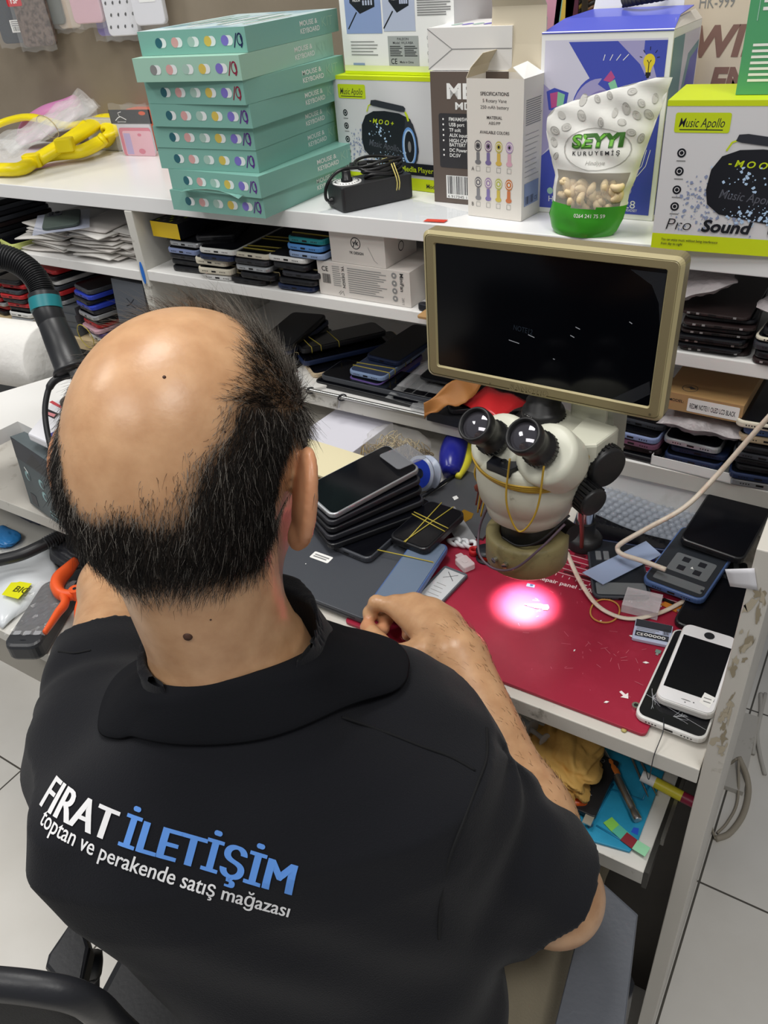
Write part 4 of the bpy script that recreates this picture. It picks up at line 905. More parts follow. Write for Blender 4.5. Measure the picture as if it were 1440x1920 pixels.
# left lower board: jumble
zj = .8268
stack('front left pile on the beech board', 'phones on the beech board', -1.53, .408, zj, [('silver', dict(what='phone in a clear case', t=.013)), ('white', dict(what='white phone in bubble film', t=.010)), 'black', ('red', dict(screen=False, what='red wrapped phone')), ('dark', {}), ('red', dict(screen=False, what='red phone case')), ('graphite', {}), ('red', dict(screen=False, what='bright red phone case')), 'black', ], 4)
stack('second pile on the beech board', 'phones on the beech board', -1.625, .43, zj, [('black', {}), ('red', dict(screen=False, what='dark red phone case')), ('silver', dict(what='phone in grey film')), ('red', dict(screen=False, what='red phone in film')), 'black', ('white', {}), ('red', dict(screen=False, what='red phone case in film')), 'dark', 'black'], -8)
for k in range(4):
    t, q, F, R, Lf, Tp = carton('grey_carton', 'small dark grey carton, %s of four stacked on the beech board' % ['lowest', 'second from the bottom', 'third from the bottom', 'topmost'][k], 'box', -1.425, .410+.003*(k % 2), zj+.0148*k, .088, .13, .0142, -2+k, mat('grey_card', '54585d', .5), group='grey cartons on the beech board'); q.build('carton', t)
stack('pile on the grey cartons', 'phones on the beech board', -1.385, .415, zj+.0605, [('silver', dict(sc=scr2)), ('black', {}), ('red', dict(screen=False, what='thin red phone case')), ('graphite', {}), ('white', dict(w=.068)), ('black', {}), ('red', dict(screen=False, what='red case tilted'))], -14)
stack('pile in front of the graphite box', 'phones on the beech board', -1.27, .402, zj, [('white', dict(what='phone in white film')), ('purple', dict(screen=False, what='violet phone case')), ('pink', dict(screen=False)), ('red', dict(screen=False, what='long red case')), ('black', {}), ('silver', {}), ('dark', {}), ('blueviv', dict(screen=False, what='vivid blue phone case')), ('black', {}), ('blueviv', dict(screen=False, what='vivid blue case edge')), ('graphite', {})], -16)
stack('pile behind the graphite box', 'phones on the beech board', -1.175, .47, zj, [('white', dict(what='phone in bubble film')), ('red', dict(screen=False)), 'black', ('dark', {}), ('blue', {}), 'black', ('navy', {})], -10)
t, q, F, R, Lf, Tp = carton('graphite_box', 'graphite grey box with a dark cross mark standing beside the divider', 'box', -1.198, .404, zj+.052, .088, .02, .085, -3, mat('graphite_card', '575c64', .45)); t.rotation_euler = (-.10, 0, rad(-3)); 
F.line([(.40, .62), (.52, .52), (.64, .63)], .02, blk); F.line([(.36, .44), (.5, .5), (.66, .42)], .02, blk); q.build('carton', t)
t = thing('grey_carton', 'dark grey carton lying under the graphite box', 'box', (-1.16, .40, zj)); t.location = (-1.152, .404, zj)
q = MB(); q.box((0, .035, .025), (.09, .06, .050), mat('grey_card', '54585d')); q.build('carton', t)
t = thing('tan_rubber_band', 'loose tan rubber band hanging at the edge of the beech board', 'rubber band', (-1.30, .398, zj)); q = MB(); q.tube([(.020*cos(a), -.004-.003*sin(a), .012+.026*sin(a)) for a in [i*2*pi/30 for i in range(30)]], .0009, bandy, 6, closed=True); q.build('band', t)
# ================================================================== monitor
goldm = mat('champagne_frame', '8f8362', .38, metal=.3); goldd = mat('champagne_frame_dark', '5f5740', .45, metal=.2); goldl = mat('champagne_rim', 'b5a97f', .35)
t = thing('monitor', 'small champagne framed monitor with a switched-off black screen', 'monitor', (-.258, .182, 1.0175), rad(-1.3))
t.rotation_euler = (-.02, 0, rad(-1.3))
TV = Matrix(((1, 0, 0, 0), (0, 0, 1, 0), (0, 1, 0, 0), (0, 0, 0, 1)))   # outline in x,z ; sweep along +y
TV = Matrix(((1, 0, 0, 0), (0, 0, -1, 0), (0, 1, 0, 0), (0, 0, 0, 1)))
q = MB(); W_, H_ = .272, .166
out = rrect(W_, H_, .008, 5, 0, H_/2); inn = rrect(W_-.030, H_-.028, .002, 5, 0, H_/2+.001); mid = rrect(W_-.007, H_-.007, .006, 5, 0, H_/2)
def loop(q, A, ya, B, yb, m): n = len(A); q.add([(x, ya, z) for x, z in A]+[(x, yb, z) for x, z in B], [(i, (i+1) % n, n+(i+1) % n, n+i) for i in range(n)], m)
loop(q, out, .020, out, .003, goldm); loop(q, out, .003, mid, .0, goldl); loop(q, mid, .0, mid, .0012, goldd); mid2 = rrect(W_-.0095, H_-.0095, .005, 5, 0, H_/2); loop(q, mid, .0012, mid2, .0, goldl)
inn0 = rrect(W_-.027, H_-.025, .003, 5, 0, H_/2+.001); loop(q, mid2, .0, inn0, -.0005, goldm); loop(q, inn0, -.0005, inn, .0025, goldl)
q.add([(x, .020, z) for x, z in out], [tuple(range(len(out)))[::-1]], goldd)
F = Face(q, (-W_/2, -.0003, 0), (W_, 0, 0), (0, 0, H_)); F.text('SANQTID', .47, .022, .058, mat('frame_lettering', '7b7052', .4), 'c', .03, .12, width=.165); F.disc(.955, .045, .008, goldd, 10); F.disc(.30, .035, .006, goldd, 8)
q.build('frame', t)
q = MB(); q.add([(x, .0022, z) for x, z in rrect(W_-.028, H_-.026, .002, 5, 0, H_/2+.001)], [tuple(range(24))], mat('monitor_glass', '05060a', .13, spec=.35))
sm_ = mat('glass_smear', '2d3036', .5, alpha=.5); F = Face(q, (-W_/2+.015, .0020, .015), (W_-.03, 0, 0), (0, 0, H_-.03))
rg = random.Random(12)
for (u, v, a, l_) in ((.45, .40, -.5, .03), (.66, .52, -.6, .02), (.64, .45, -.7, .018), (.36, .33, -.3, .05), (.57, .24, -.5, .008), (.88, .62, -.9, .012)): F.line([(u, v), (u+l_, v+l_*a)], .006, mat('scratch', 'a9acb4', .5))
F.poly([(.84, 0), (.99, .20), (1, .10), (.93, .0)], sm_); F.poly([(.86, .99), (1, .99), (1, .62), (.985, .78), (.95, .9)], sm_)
F.text('NOTE12', .38, .42, .06, mat('screen_ghost', '1c2530', .3), 'l', .01, rot=-.1, width=.09)
q.build('screen', t)
q = MB(); q.box((0.01, .030, .06), (.10, .022, .08), blk); q.cyl((.005, .030, .022), (.005, .030, .0015), .018, blk, 24); q.build('camera_housing', t, .003)

# ================================================================== microscope
MX, MY = -.245, .140
ivory = mat('scope_ivory', 'cfcfbf', .38, mix=('8f8c78', 34, .66, .74)); khaki = mat('ring_khaki', '8b8159', .5, mix=('6d6243', 40, .5, .7)); rub = mat('scope_black', '1e1e20', .42); rubg = mat('scope_black_gloss', '121214', .22); chrome = mat('chrome', 'c9c9c9', .15, 1)
ms = thing('microscope', 'ivory trinocular microscope with black eyepieces over the red mat', 'microscope', (MX, MY, DZ+.004), rad(-13))
s = -.13*0
def mpart(q, name, par=None, bevel=0): return q.build(name, par or ms, bevel)
zb = .754                               # local z = world z - zb
def Z(z): return z-zb
q = MB(); q.lathe([(.0, Z(.888)), (.030, Z(.888)), (.036, Z(.895)), (.046, Z(.902)), (.049, Z(.915)), (.050, Z(.922)), (.055, Z(.925)), (.058, Z(.945)), (.058, Z(.972)), (.054, Z(.980)), (.0, Z(.981))], ivory, None, 48)
q.prism([(-.028, .02), (.040, .02), (.052, .055), (.052, .088), (-.035, .088), (-.040, .05)][::1], Z(.925), Z(.985), ivory, inset=.004)
q.text_ = None
mpart(q, 'body')
q = MB(); q.lathe([(.030, Z(.862)), (.030, Z(.890))], rub, None, 36); q.lathe([(.026, Z(.858)), (.026, Z(.862)), (.030, Z(.862))], rub, None, 36); mpart(q, 'objective')
# ring light
q = MB(); q.lathe([(.031, Z(.834)), (.044, Z(.831)), (.0475, Z(.835)), (.0475, Z(.868)), (.045, Z(.872)), (.033, Z(.872)), (.031, Z(.868)), (.031, Z(.834))], khaki, None, 56, caps=False)
for a in (-1.75, -1.45, 1.5, 3.3): q.cyl((.046*cos(a), .046*sin(a), Z(.852)), (.052*cos(a), .052*sin(a), Z(.852)), .0035, chrome, 12)
rl = mpart(q, 'ring_light'); rl['label'] = 'khaki ring light with lit white lamps underneath'
q = MB(); le = mat('led_white', 'ffffff', .4, emit=36)
for k in range(28): a = k*2*pi/28; q.lathe([(.0022, 0), (.0016, -.0016), (0, -.002)], le, Tm((.0375*cos(a), .0375*sin(a), Z(.8335)+.0002)), 8)
o = q.build('lamp', rl)
q = MB(); wire = mat('wire_purple', '5b4a56', .4)
q.tube(bez([(-.040, -.020, Z(.90)), (-.046, -.030, Z(.868)), (-.030, -.050, Z(.850)), (-.004, -.056, Z(.846)), (.022, -.052, Z(.858)), (.042, -.034, Z(.885)), (.054, -.008, Z(.908))], 50), .0014, wire, 8)
q.tube(bez([(-.010, -.034, Z(.875)), (.015, -.036, Z(.876)), (.036, -.026, Z(.888)), (.054, .0, Z(.915))], 30), .0013, rub, 8)
mpart(q, 'wire')
l = bpy.data.lights.new('ring_spot', 'SPOT'); l.energy = 15; l.spot_size = rad(48); l.spot_blend = 1.0; l.shadow_soft_size = .012; l.color = (1, .98, .97)
lo = bpy.data.objects.new('ring_spot', l); COL.objects.link(lo); lo.parent = ms; lo.location = (0, 0, Z(.848))
# eyepieces (tube, cap, lens) and their prism housings
R2 = Matrix.Rotation(rad(13), 4, 'Z')
def loc(p): v = Vector(p)-Vector((MX, MY, zb)); v.rotate(Euler((0, 0, rad(13)))); return v
for nm, top in (('left', (-.281, .078, 1.034)), ('right', (-.224, .066, 1.041))):
    tp = loc(top); d = Vector((-.17, -.68, .71)).normalized(); d.rotate(Euler((0, 0, rad(13)))); base = tp-d*.052
    Rm = d.to_track_quat('Z', 'Y').to_matrix().to_4x4(); Rm.translation = base
    q = MB(); q.lathe([(.0150, -.004), (.0150, .004), (.0182, .005), (.0185, .014), (.0170, .015), (.0170, .019), (.0162, .020), (.0162, .036), (.0176, .037), (.0186, .041), (.0186, .050), (.0174, .052), (.0156, .052), (.0150, .047)], rub, Rm, 40, caps=False)
    for k in range(26): a = 2*pi*k/26; q.box((.0185*cos(a), .0185*sin(a), .0095), (.0012, .0012, .008), rub, Rm)
    e = mpart(q, 'eyepiece')
    q = MB(); q.lathe([(.0151, .0465), (.011, .0485), (.005, .0496), (0, .0499)], mat('lens_glass', '4c4a52', .06, .55, coat=1, spec=.9), Rm, 32, caps=False); q.build('lens', e)
    F_ = None
    q = MB(); hb = base-d*.001; Rh = Rm.copy(); Rh.translation = hb
    sx = -1 if nm == 'left' else 1
    side = Vector((1, 0, 0)); q.lathe([(.0, -.046), (.027, -.046), (.0315, -.043), (.0335, -.036), (.0335, -.008), (.032, -.003), (.027, .0), (.0, .0)], ivory, Rh, 36)
    # the inner arm of the housing runs to the middle of the body
    inner = Vector((sx*.020, .012, Z(.972))); hb = hb+Vector((sx*.008, 0, 0)); mid_ = hb-d*.026; Rh.translation = hb
    q.tube([mid_, mid_*.5+inner*.5, inner], lambda k: .0205-.002*k, ivory, 18)
    mpart(q, 'prism_housing')
q = MB(); q.prism([(-.014, -.057), (.014, -.057), (.030, .03), (-.028, .03)], Z(.976), Z(.9855), blk, inset=.001); q.cyl((0, -.046, Z(.9855)), (0, -.046, Z(.987)), .0035, chrome, 14); q.cyl((0, -.046, Z(.987)), (0, -.046, Z(.9872)), .0018, blk, 10); mpart(q, 'front_plate')
# trinocular port
pp = loc((-.257, .205, .9)); q = MB(); Tp_ = Tm((pp.x, pp.y, 0))
q.lathe([(.019, Z(.955)), (.0215, Z(.957)), (.0215, Z(.968)), (.0235, Z(.969)), (.0245, Z(.974)), (.0245, Z(.990)), (.023, Z(.994)), (.0195, Z(.995)), (.0195, Z(1.004)), (.016, Z(1.005)), (.016, Z(1.016))], rub, Tp_, 40)
for k in range(30): a = 2*pi*k/30; q.box((.0246*cos(a), .0246*sin(a), Z(.980)), (.0016, .0016, .012), rub, Tp_)
q.prism(rrect(.05, .05, .012, 4, pp.x, pp.y-.002), Z(.935), Z(.956), ivory, inset=.002)
V, Fs = glyphs('0.5X', .01); q.add([(pp.x+.0238*sin((x-1.0)*.0065/.0238-.2), pp.y-.0238*cos((x-1.0)*.0065/.0238-.2), Z(.9885)+y*.0055) for x, y in V], Fs, WHT)
mpart(q, 'camera_port')
# focus block, knobs, pole and base plate
q = MB(); q.box((.020, .100, Z(.985)), (.046, .044, .070), ivory); q.box((.044, .098, Z(.975)), (.010, .034, .08), mat('scope_grey', 'a7a89d', .4)); q.prism([(.03, .0), (.062, .03), (.062, .075), (.02, .075)], Z(.935), Z(.992), ivory, inset=.003); q.box((.012, .090, Z(1.024)), (.018, .018, .010), chrome); mpart(q, 'focus_block', None, .003)
def knob(c, ax, r, ln, name, ribs=24, marks=False):
    q = MB(); Rm = Vector(ax).to_track_quat('Z', 'Y').to_matrix().to_4x4(); Rm.translation = Vector(c)
    q.lathe([(r*.8, -.008), (r*.8, 0), (r*.96, .001), (r, .003), (r, ln-.004), (r*.96, ln-.001), (r*.88, ln), (0, ln)], rub, Rm, 40)
    for k in range(ribs): a = 2*pi*k/ribs; q.box((r*cos(a), r*sin(a), ln*.56), (.0022, .0022, ln*.62), rubg, Rm @ Matrix.Translation((0, 0, 0)))
    if marks:
        for k in range(7): a = -2.2+k*.42; q.box((r*1.01*cos(a), r*1.01*sin(a), ln*.18), (.001, .001, .004), WHT, Rm)
    return mpart(q, name)
knob(loc((-.200, .188, .960)), (.93, -.30, -.06), .0235, .040, 'focus_knob')
knob(loc((-.195, .150, .937)), (.93, -.30, -.10), .0165, .032, 'zoom_knob', 20, True)
q = MB(); pl_ = loc((-.222, .285, .8)); q.cyl((pl_.x, pl_.y, 0.002), (pl_.x, pl_.y, Z(.955)), .0115, chrome, 24); q.lathe([(.024, .002), (.024, .012), (.020, .018), (.0135, .019), (.0135, .040)], rub, Tm((pl_.x, pl_.y, 0)), 30); mpart(q, 'pole')
q = MB(); cb = mat('cable_brown', '6b2f22', .4); a_ = [loc(p) for p in ((-.186, .135, .945), (-.190, .150, .925), (-.200, .190, .88), (-.212, .240, .81), (-.219, .268, .758))]; q.tube(bez(a_, 30), .0028, cb, 8); mpart(q, 'brown_cable')
q = MB(); cl_ = loc((-.212, .165, .868)); q.cyl(cl_, cl_+Vector((.016, -.004, 0)), .011, rub, 20); mpart(q, 'clamp_screw')
# yellow elastic wound round the body
q = MB(); ey = mat('elastic_gold', 'b3902c', .5)
for k in range(5): q.tube([(.0595*cos(a)*(1+.01*k), .0595*sin(a)*(1+.01*k), Z(.966)+.0016*k+.003*sin(a*2)+.001*sin(a*3+k)) for a in [pi*(.98+1.02*i/30) for i in range(31)]], .0011, ey, 6)
q.tube(bez([loc(p) for p in ((-.243, .082, 1.000), (-.242, .072, .96), (-.236, .071, .935), (-.226, .071, .921), (-.215, .073, .934), (-.208, .076, .96), (-.206, .080, 1.002))], 44), .0011, ey, 6)
for k in range(4): q.tube(bez([(.058, -.004+.004*k, Z(.99)), (.062, .006+.003*k, Z(.985)), (.058, .016, Z(.975-.004*k))], 10), .0012, ey, 6)
mpart(q, 'elastic_band')
q = MB()
for k in range(4): q.tube(bez([(-.058, -.006, Z(.962)), (-.064, -.010-.002*k, Z(.93)), (-.062+.003*k, -.012, Z(.905)), (-.064+.004*k, -.014-.002*k, Z(.885-.008*(k % 2)))], 20), .0011, [cb, ey][k % 2], 6)
q.lathe([(.0, -.004), (.004, -.002), (.005, .003), (.0, .008)], cb, Tm((-.062, -.012, Z(.908))), 10)
mpart(q, 'wire_tuft')
# ================================================================== things on the bench
D0 = DZ+.0006
def on(px, py, z=D0): return atz(px, py, z)
# ---- red repair mat
redm = mat('red_anodised', '9c1f39', .42, metal=.1, mix=('a62942', 22, .5, .75)); eng = mat('engraving', 'd9b9bd', .5); hol = mat('slot_dark', '4a0d18', .5); wh = mat('engraving_white', 'eee4e4', .5)
t = thing('repair_mat', 'red anodised metal repair mat with white engraved lettering', 'repair mat', (-.43, .013, D0))
MW, MD = .372, .292
q = MB(); q.prism(rrect(MW, MD, .006, 4, MW/2, MD/2), 0, .0042, redm, inset=.0008)
F = Face(q, (0, 0, .0043), (MW, 0, 0), (0, MD, 0), lift=.0001)
def mu(px, py): p = atz(px, py, DZ+.0045); return (p.x+.43)/MW, (p.y-.013)/MD
def mline(a, b_, t_, m=eng): F.line([mu(*a), mu(*b_)], t_, m)
u0, v0 = mu(1007, 1086); u1, v1 = mu(1185, 1131)
F.text('Repair panel 350mm*198mm', u0, v0, .034, wh, 'l', .012, rot=math.atan2((v1-v0)*MD, (u1-u0)*MW), width=(u1-u0))
for k in range(9):                         # engraved rulers and tool slots behind the lettering
    y_ = .69+.034*k; F.rect(.30, y_, .98, y_+.004, eng)
    if k % 2 == 0:
        for j in range(11): F.rrect(.31+.060*j, y_+.010, .352+.060*j, y_+.026, .006, hol)
for j in range(24): F.rect(.34+.024*j, .665, .343+.024*j, .680, eng)
F.poly([(u0+.14, v0+.055), (u0+.165, v0+.055), (u0+.1525, v0+.035)], wh)
a0 = mu(1163, 1297); a1 = mu(1178, 1311); d_ = Vector((a1[0]-a0[0], (a1[1]-a0[1])*MD/MW)); F.line([a0, (a0[0]+(a1[0]-a0[0])*.6, a0[1]+(a1[1]-a0[1])*.6)], .011, wh)
nv = Vector((-(a1[1]-a0[1])*MD, (a1[0]-a0[0])*MW)).normalized()*.0055; mpt = (a0[0]+(a1[0]-a0[0])*.5, a0[1]+(a1[1]-a0[1])*.5)
F.poly([a1, (mpt[0]+nv.x/MW, mpt[1]+nv.y/MD), (mpt[0]-nv.x/MW, mpt[1]-nv.y/MD)], wh)
rg = random.Random(6)
for k in range(46):
    c = (rg.uniform(.50, .95), rg.uniform(.10, .58)) if k > 12 else (rg.uniform(.74, .86), rg.uniform(.22, .36)); a = rg.random()*3; l_ = rg.uniform(.004, .03)
    F.line([c, (c[0]+l_*cos(a), c[1]+l_*sin(a))], .0016, mat('scratch_pink', 'c9707e', .5))
q.build('plate', t)
c = on(1192, 1325, DZ+.006); q = MB(); q.cyl((c.x+.43, c.y-.013, .0042), (c.x+.43, c.y-.013, .0082), .0042, chrome, 20); q.cyl((c.x+.43, c.y-.013, .0082), (c.x+.43, c.y-.013, .00825), .0024, port, 6); q.build('screw', t)
ZR_ = D0+.0048                              # level of the mat's top
# ---- laptop-like slab and what lies on it
lapm = mat('slab_graphite', '45484f', .38, bump=(600, .06))
t = thing('laptop', 'closed dark grey laptop lying on the left of the mat', 'laptop', (-.515, .120, ZR_), rad(-1))
q = MB(); q.prism(rrect(.235, .200, .008, 4), .0, .0105, lapm, inset=.002)
F = Face(q, (-.1175, -.1, .0106), (.235, 0, 0), (0, .2, 0)); F.rrect(.42, .33, .55, .40, .01, WHT); F.text('Huawei', .435, .345, .035, INK, 'l', .01, width=.09) if False else F.lines(.435, .345, .535, .385, 2, .012, GRY, .2); F.disc(.44, .26, .004, WHT, 8)
q.build('lid', t)
q = MB(); q.box((0, -.1, .0052), (.20, .0012, .001), blk); q.build('seam', t)
zl_ = ZR_+.0112
cu = [atz(690, 1140, zl_), atz(843, 1007, zl_)]
pc = (atz(694, 1132, zl_+.006)+atz(771, 1123, zl_+.006)+atz(843, 1007, zl_+.006)+atz(771, 1025, zl_+.006))/4
dirv = (atz(771, 1025, zl_)-atz(694, 1132, zl_)); yw_ = math.atan2(dirv.y, dirv.x)-pi/2
phone('slate blue phone back lying face down on the right edge of the laptop', Tm((-.389, .106, zl_), yw_), 'blue', w=.050, l=.150, t=.008, screen=True, sc=mat('slate_blue', '68788e', .3), group='phones piled on the laptop')
t = thing('yellow_band', 'thin yellow rubber band stretched over the slate blue phone back', 'rubber band', (0, 0, 0)); q = MB(); a, b_ = atz(708, 1031, zl_+.0098), atz(812, 1054, zl_+.0098); q.tube([a, a*.5+b_*.5+Vector((0, 0, .0003)), b_, b_+Vector((.002, 0, -.008))], .0008, bandy, 6); q.build('band', t)
t = thing('battery', 'grey phone battery with a printed label under the slate blue phone', 'battery', (-.352, .108, ZR_), yw_+rad(-10)); q = MB(); q.prism(rrect(.036, .098, .003), 0, .0045, mat('battery_grey', '5b6169', .4), inset=.001)
F = Face(q, (-.014, -.044, .0046), (.030, 0, 0), (0, .088, 0)); F.rect(0, 0, 1, 1, mat('battery_label', 'c3c6c9', .4)); F.line([(.25, .80), (.75, .95)], .01, INK); F.line([(.25, .95), (.75, .80)], .01, INK); F.lines(.2, .3, .8, .7, 5, .012, GRY); F.text('CE', .3, .2, .08, INK); q.build('cell', t)
# big phone, small banded phone, and the pile of phones
def place(corners, z):      # centre, yaw, width, length from front-left, front-right, back-right, back-left pixels
    P = [atz(x, y, z) for x, y in corners]; c = sum(P, Vector())/4; u = (P[1]-P[0]+P[2]-P[3])/2; v = (P[3]-P[0]+P[2]-P[1])/2
    return c, math.atan2(v.y, v.x)-pi/2, u.length, v.length
GL = 'phones piled on the laptop'
c, yw, w_, l_ = place(((628, 1012), (695, 1043), (797, 948), (745, 918)), zl_+.009)
c.x -= .004
phone('large dark phone lying on the laptop under the pile of phones', Tm((c.x, c.y, zl_), yw), 'graphite', w=.076, l=.155, t=.009, group=GL)
t_ = phone('small black phone with crossed yellow rubber bands beside the large dark phone', Tm((-.412, .198, zl_+.0085), rad(-6), rx=.02, ry=-.02), 'black', w=.062, l=.098, t=.011, group=GL, name='phone')
q = MB()
for P in ([(-.031, .012), (.031, .004)], [(-.031, .007), (.031, -.004)], [(-.010, .049), (-.002, -.049)], [(.010, .049), (-.004, -.049)]):
    (x0, y0), (x1, y1) = P; q.tube([(x0, y0, .0124), (x1, y1, .0124)], .0008, bandy, 6)
q.build('rubber_band', t_)
zz = zl_+.0105
for k, (bd, lb, w_, dx, dy, a) in enumerate((('black', 'black phone at the bottom of the pile on the laptop', .074, .012, -.012, -32), ('dark', 'black phone second up in the pile on the laptop', .074, .004, -.006, -30), ('black', 'black phone third up in the pile on the laptop', .075, -.002, .0, -27), ('dark', 'dark phone under the silver framed one on the laptop pile', .075, -.006, .004, -25), ('silver', 'silver framed phone with dark glass, topmost of the pile on the laptop', .078, -.012, .010, -22))):
    phone(lb, Tm((-.507+dx*.8, .192+dy*.8, zz), rad(a), ry=.02*k, rx=.015*k), bd, w=w_, l=.152, t=.0082, group=GL); zz += .0115
t = thing('clear_plate', 'clear plastic plate leaning on the silver framed phone', 'plastic plate', (-.485, .262, zz+.004), rad(-25)); q = MB(); q.prism(rrect(.05, .05, .005), 0, .001, mat('clear_grey', '9a9ca2', .1, alpha=.4)); q.build('plate', t)
# chipboard block with a blue lid, white open box, bag of rubber bands, shoe-like bottle
t = thing('chipboard_block', 'cream topped chipboard block standing behind the phone pile', 'block', (-.625, .245, D0), rad(-4)); q = MB(); cbd = mat('chipboard', '8a6c3c', .8, mix=('5e4726', 160, .45, .6)); q.box((0, 0, .029), (.13, .075, .056), cbd); q.box((0, 0, .0585), (.13, .075, .003), mat('cream_top', 'e6dcb8', .4)); q.build('board', t)
t = thing('plastic_disc', 'round bright blue plastic disc behind the chipboard block', 'disc', (-.548, .285, D0)); q = MB(); q.lathe([(.028, 0), (.028, .010), (.025, .012), (.0, .012)], mat('lid_blue', '2d86d6', .35), None, 32); q.build('lid_disc', t)
t = thing('white_box', 'upturned white cardboard box lid lying under the lower board', 'box', (-.672, .375, D0+.0255), rot=(.05, .0, rad(-8))); q = MB(); wl = mat('white_card_lilac', 'd9d8e2', .5)
q.box((0, 0, .0008), (.115, .125, .0016), wl)
for a_, d_2 in (((-.057, 0, -.010), (.0016, .125, .022)), ((.057, 0, -.010), (.0016, .125, .022)), ((0, -.062, -.010), (.115, .0016, .022)), ((0, .062, -.010), (.115, .0016, .022))): q.box(a_, d_2, wl)
q.build('box_lid', t)
t = thing('rubber_band_bag', 'clear bag full of tan rubber bands on the bench', 'bag', (-.550, .350, D0)); q = MB(); rg = random.Random(14); bc = [mat('bands_a', 'a08a5c', .5), mat('bands_b', '8a7448', .5), mat('bands_c', 'b7a476', .5)]
for k in range(210):
    c = Vector((rg.gauss(0, .022), rg.gauss(0, .015), .014+.026*rg.random())); r_ = rg.uniform(.007, .013); E_ = Euler((rg.random()*6, rg.random()*6, rg.random()*6)).to_matrix(); sx = rg.uniform(.5, 1)
    q.tube([c+E_ @ Vector((r_*cos(a), r_*sx*sin(a), .002*sin(2*a))) for a in [i*2*pi/14 for i in range(14)]], .0008, bc[k % 3], 4, closed=True)
for v in q.v: v.z = max(v.z, .002)
o = q.build('rubber_bands', t); o['kind'] = 'stuff'
crumple('bag_film', '', '', (0, 0, 0), .052, .034, .030, mat('bag_clear', 'eceae6', .06, alpha=.14, bump=(60, .8), spec=.8), 21, .10, parent=t).location = (0, 0, .0375)
t = thing('bottle', 'dark blue and yellow plastic bottle lying behind the rubber band bag', 'bottle', (-.474, .394, D0), rad(20)); q = MB(); q.tube(bez([(0, .045, .022), (0, .02, .024), (0, -.02, .022), (.002, -.048, .016)], 20), lambda k: .006+.016*sin(pi*min(max(.12+k*.8, 0), 1))**.6, mat('bottle_blue', '24288c', .25), 18); q.build('bottle_body', t)
q = MB(); q.tube(bez([(.018, .05, .020), (.0215, .02, .022), (.0205, -.02, .018), (.013, -.052, .012)], 20), lambda k: .005+.004*sin(pi*k), mat('bottle_yellow', 'd9d03a', .35), 12); q.build('yellow_strip', t)
# ---- dark plate left of the microscope, spool, small bits
t = thing('metal_plate', 'dark grey sheet metal plate lying behind the small banded phone', 'plate', (0, 0, 0)); P = [on(x, y, ZR_+.003) for x, y in ((742, 972), (872, 882), (985, 915), (905, 1010), (835, 990))]
q = MB(); q.prism([(p.x, p.y) for p in P], ZR_, ZR_+.0032, mat('plate_grey', '55575b', .42, metal=.3, bump=(300, .05))); a, b_ = on(745, 962, ZR_+.006), on(872, 878, ZR_+.006); q.tube([a, b_], .0028, blk, 8)
g1 = [on(x, y, ZR_+.0036) for x, y in ((853, 968), (870, 955), (888, 963), (884, 972), (870, 980))]; q.add(g1, [tuple(range(len(g1)))[::-1]], mat('gold_tape', 'a8802a', .3, metal=.5)); g1 = [on(x, y, ZR_+.0036) for x, y in ((848, 932), (856, 929), (860, 934), (852, 938))]; q.add(g1, [(3, 2, 1, 0)], WHT); q.build('sheet', t)
t = thing('grey_strip', 'grey plastic strip lying at the front of the dark metal plate', 'strip', (-.392, .243, ZR_+.004), rad(-42)); q = MB(); q.prism(rrect(.085, .026, .002), 0, .002, mat('strip_grey', '8b8d90', .4)); q.build('strip', t)
t = thing('cable_spool', 'round spool with a blue printed label beside the bag of bands', 'spool', (-.482, .312, D0+.031), rot=(1.15, 0, rad(-15))); q = MB(); q.lathe([(.010, -.010), (.027, -.010), (.027, -.007), (.018, -.006), (.018, .006), (.027, .007), (.027, .010), (.010, .010)], mat('spool_pale', 'b9c3d8', .3), None, 36, caps=False); q.lathe([(.008, .0104), (.022, .0104)], mat('spool_blue', '2741b8', .35), None, 36, caps=False); q.build('spool_body', t)
def coil(c, n=3, r_=.010, m=None): return None
def small(name, label, cat, px, py, z, fn, rz=0, group=None):
    p = on(px, py, z); t = thing(name, label, cat, (p.x, p.y, z), rz, group); q = MB(); fn(q); q.build(name+'_body' if not name.endswith('body') else name, t); return t
wp = mat('white_plastic', 'e6e8ec', .3); zb_ = ZR_
small('white_clip', 'white curly plastic clip behind the clear connector', 'clip', 866, 1022, zb_, lambda q: [q.tube([(.011*k+.008*cos(a), .006*sin(a), .004+.002*sin(a*2)) for a in [i*2*pi/20 for i in range(20)]], .0028, wp, 8, closed=True) for k in (-1, 0, 1)], rad(10))
small('clear_connector', 'clear plastic connector lying on the mat near the copper spool', 'connector', 872, 1062, zb_, lambda q: (q.prism(rrect(.024, .018, .003), 0, .009, mat('clear_block', 'f2e8ea', .08, alpha=.55, spec=.8), inset=.0015), q.prism(rrect(.010, .010, .002, 3, -.015, .002), .001, .007, mat('clear_block', 'f2e8ea')), q.cyl((0, 0, .009), (0, 0, .0098), .004, mat('clear_block', 'f2e8ea'), 14)), rad(-30))
small('red_ring', 'small red plastic ring beside the copper wire spool', 'ring', 889, 1038, zb_, lambda q: q.lathe([(.0045, 0), (.007, 0), (.007, .008), (.0045, .008), (.0045, 0)], mat('ring_red', 'c0262c', .35), None, 20, caps=False))
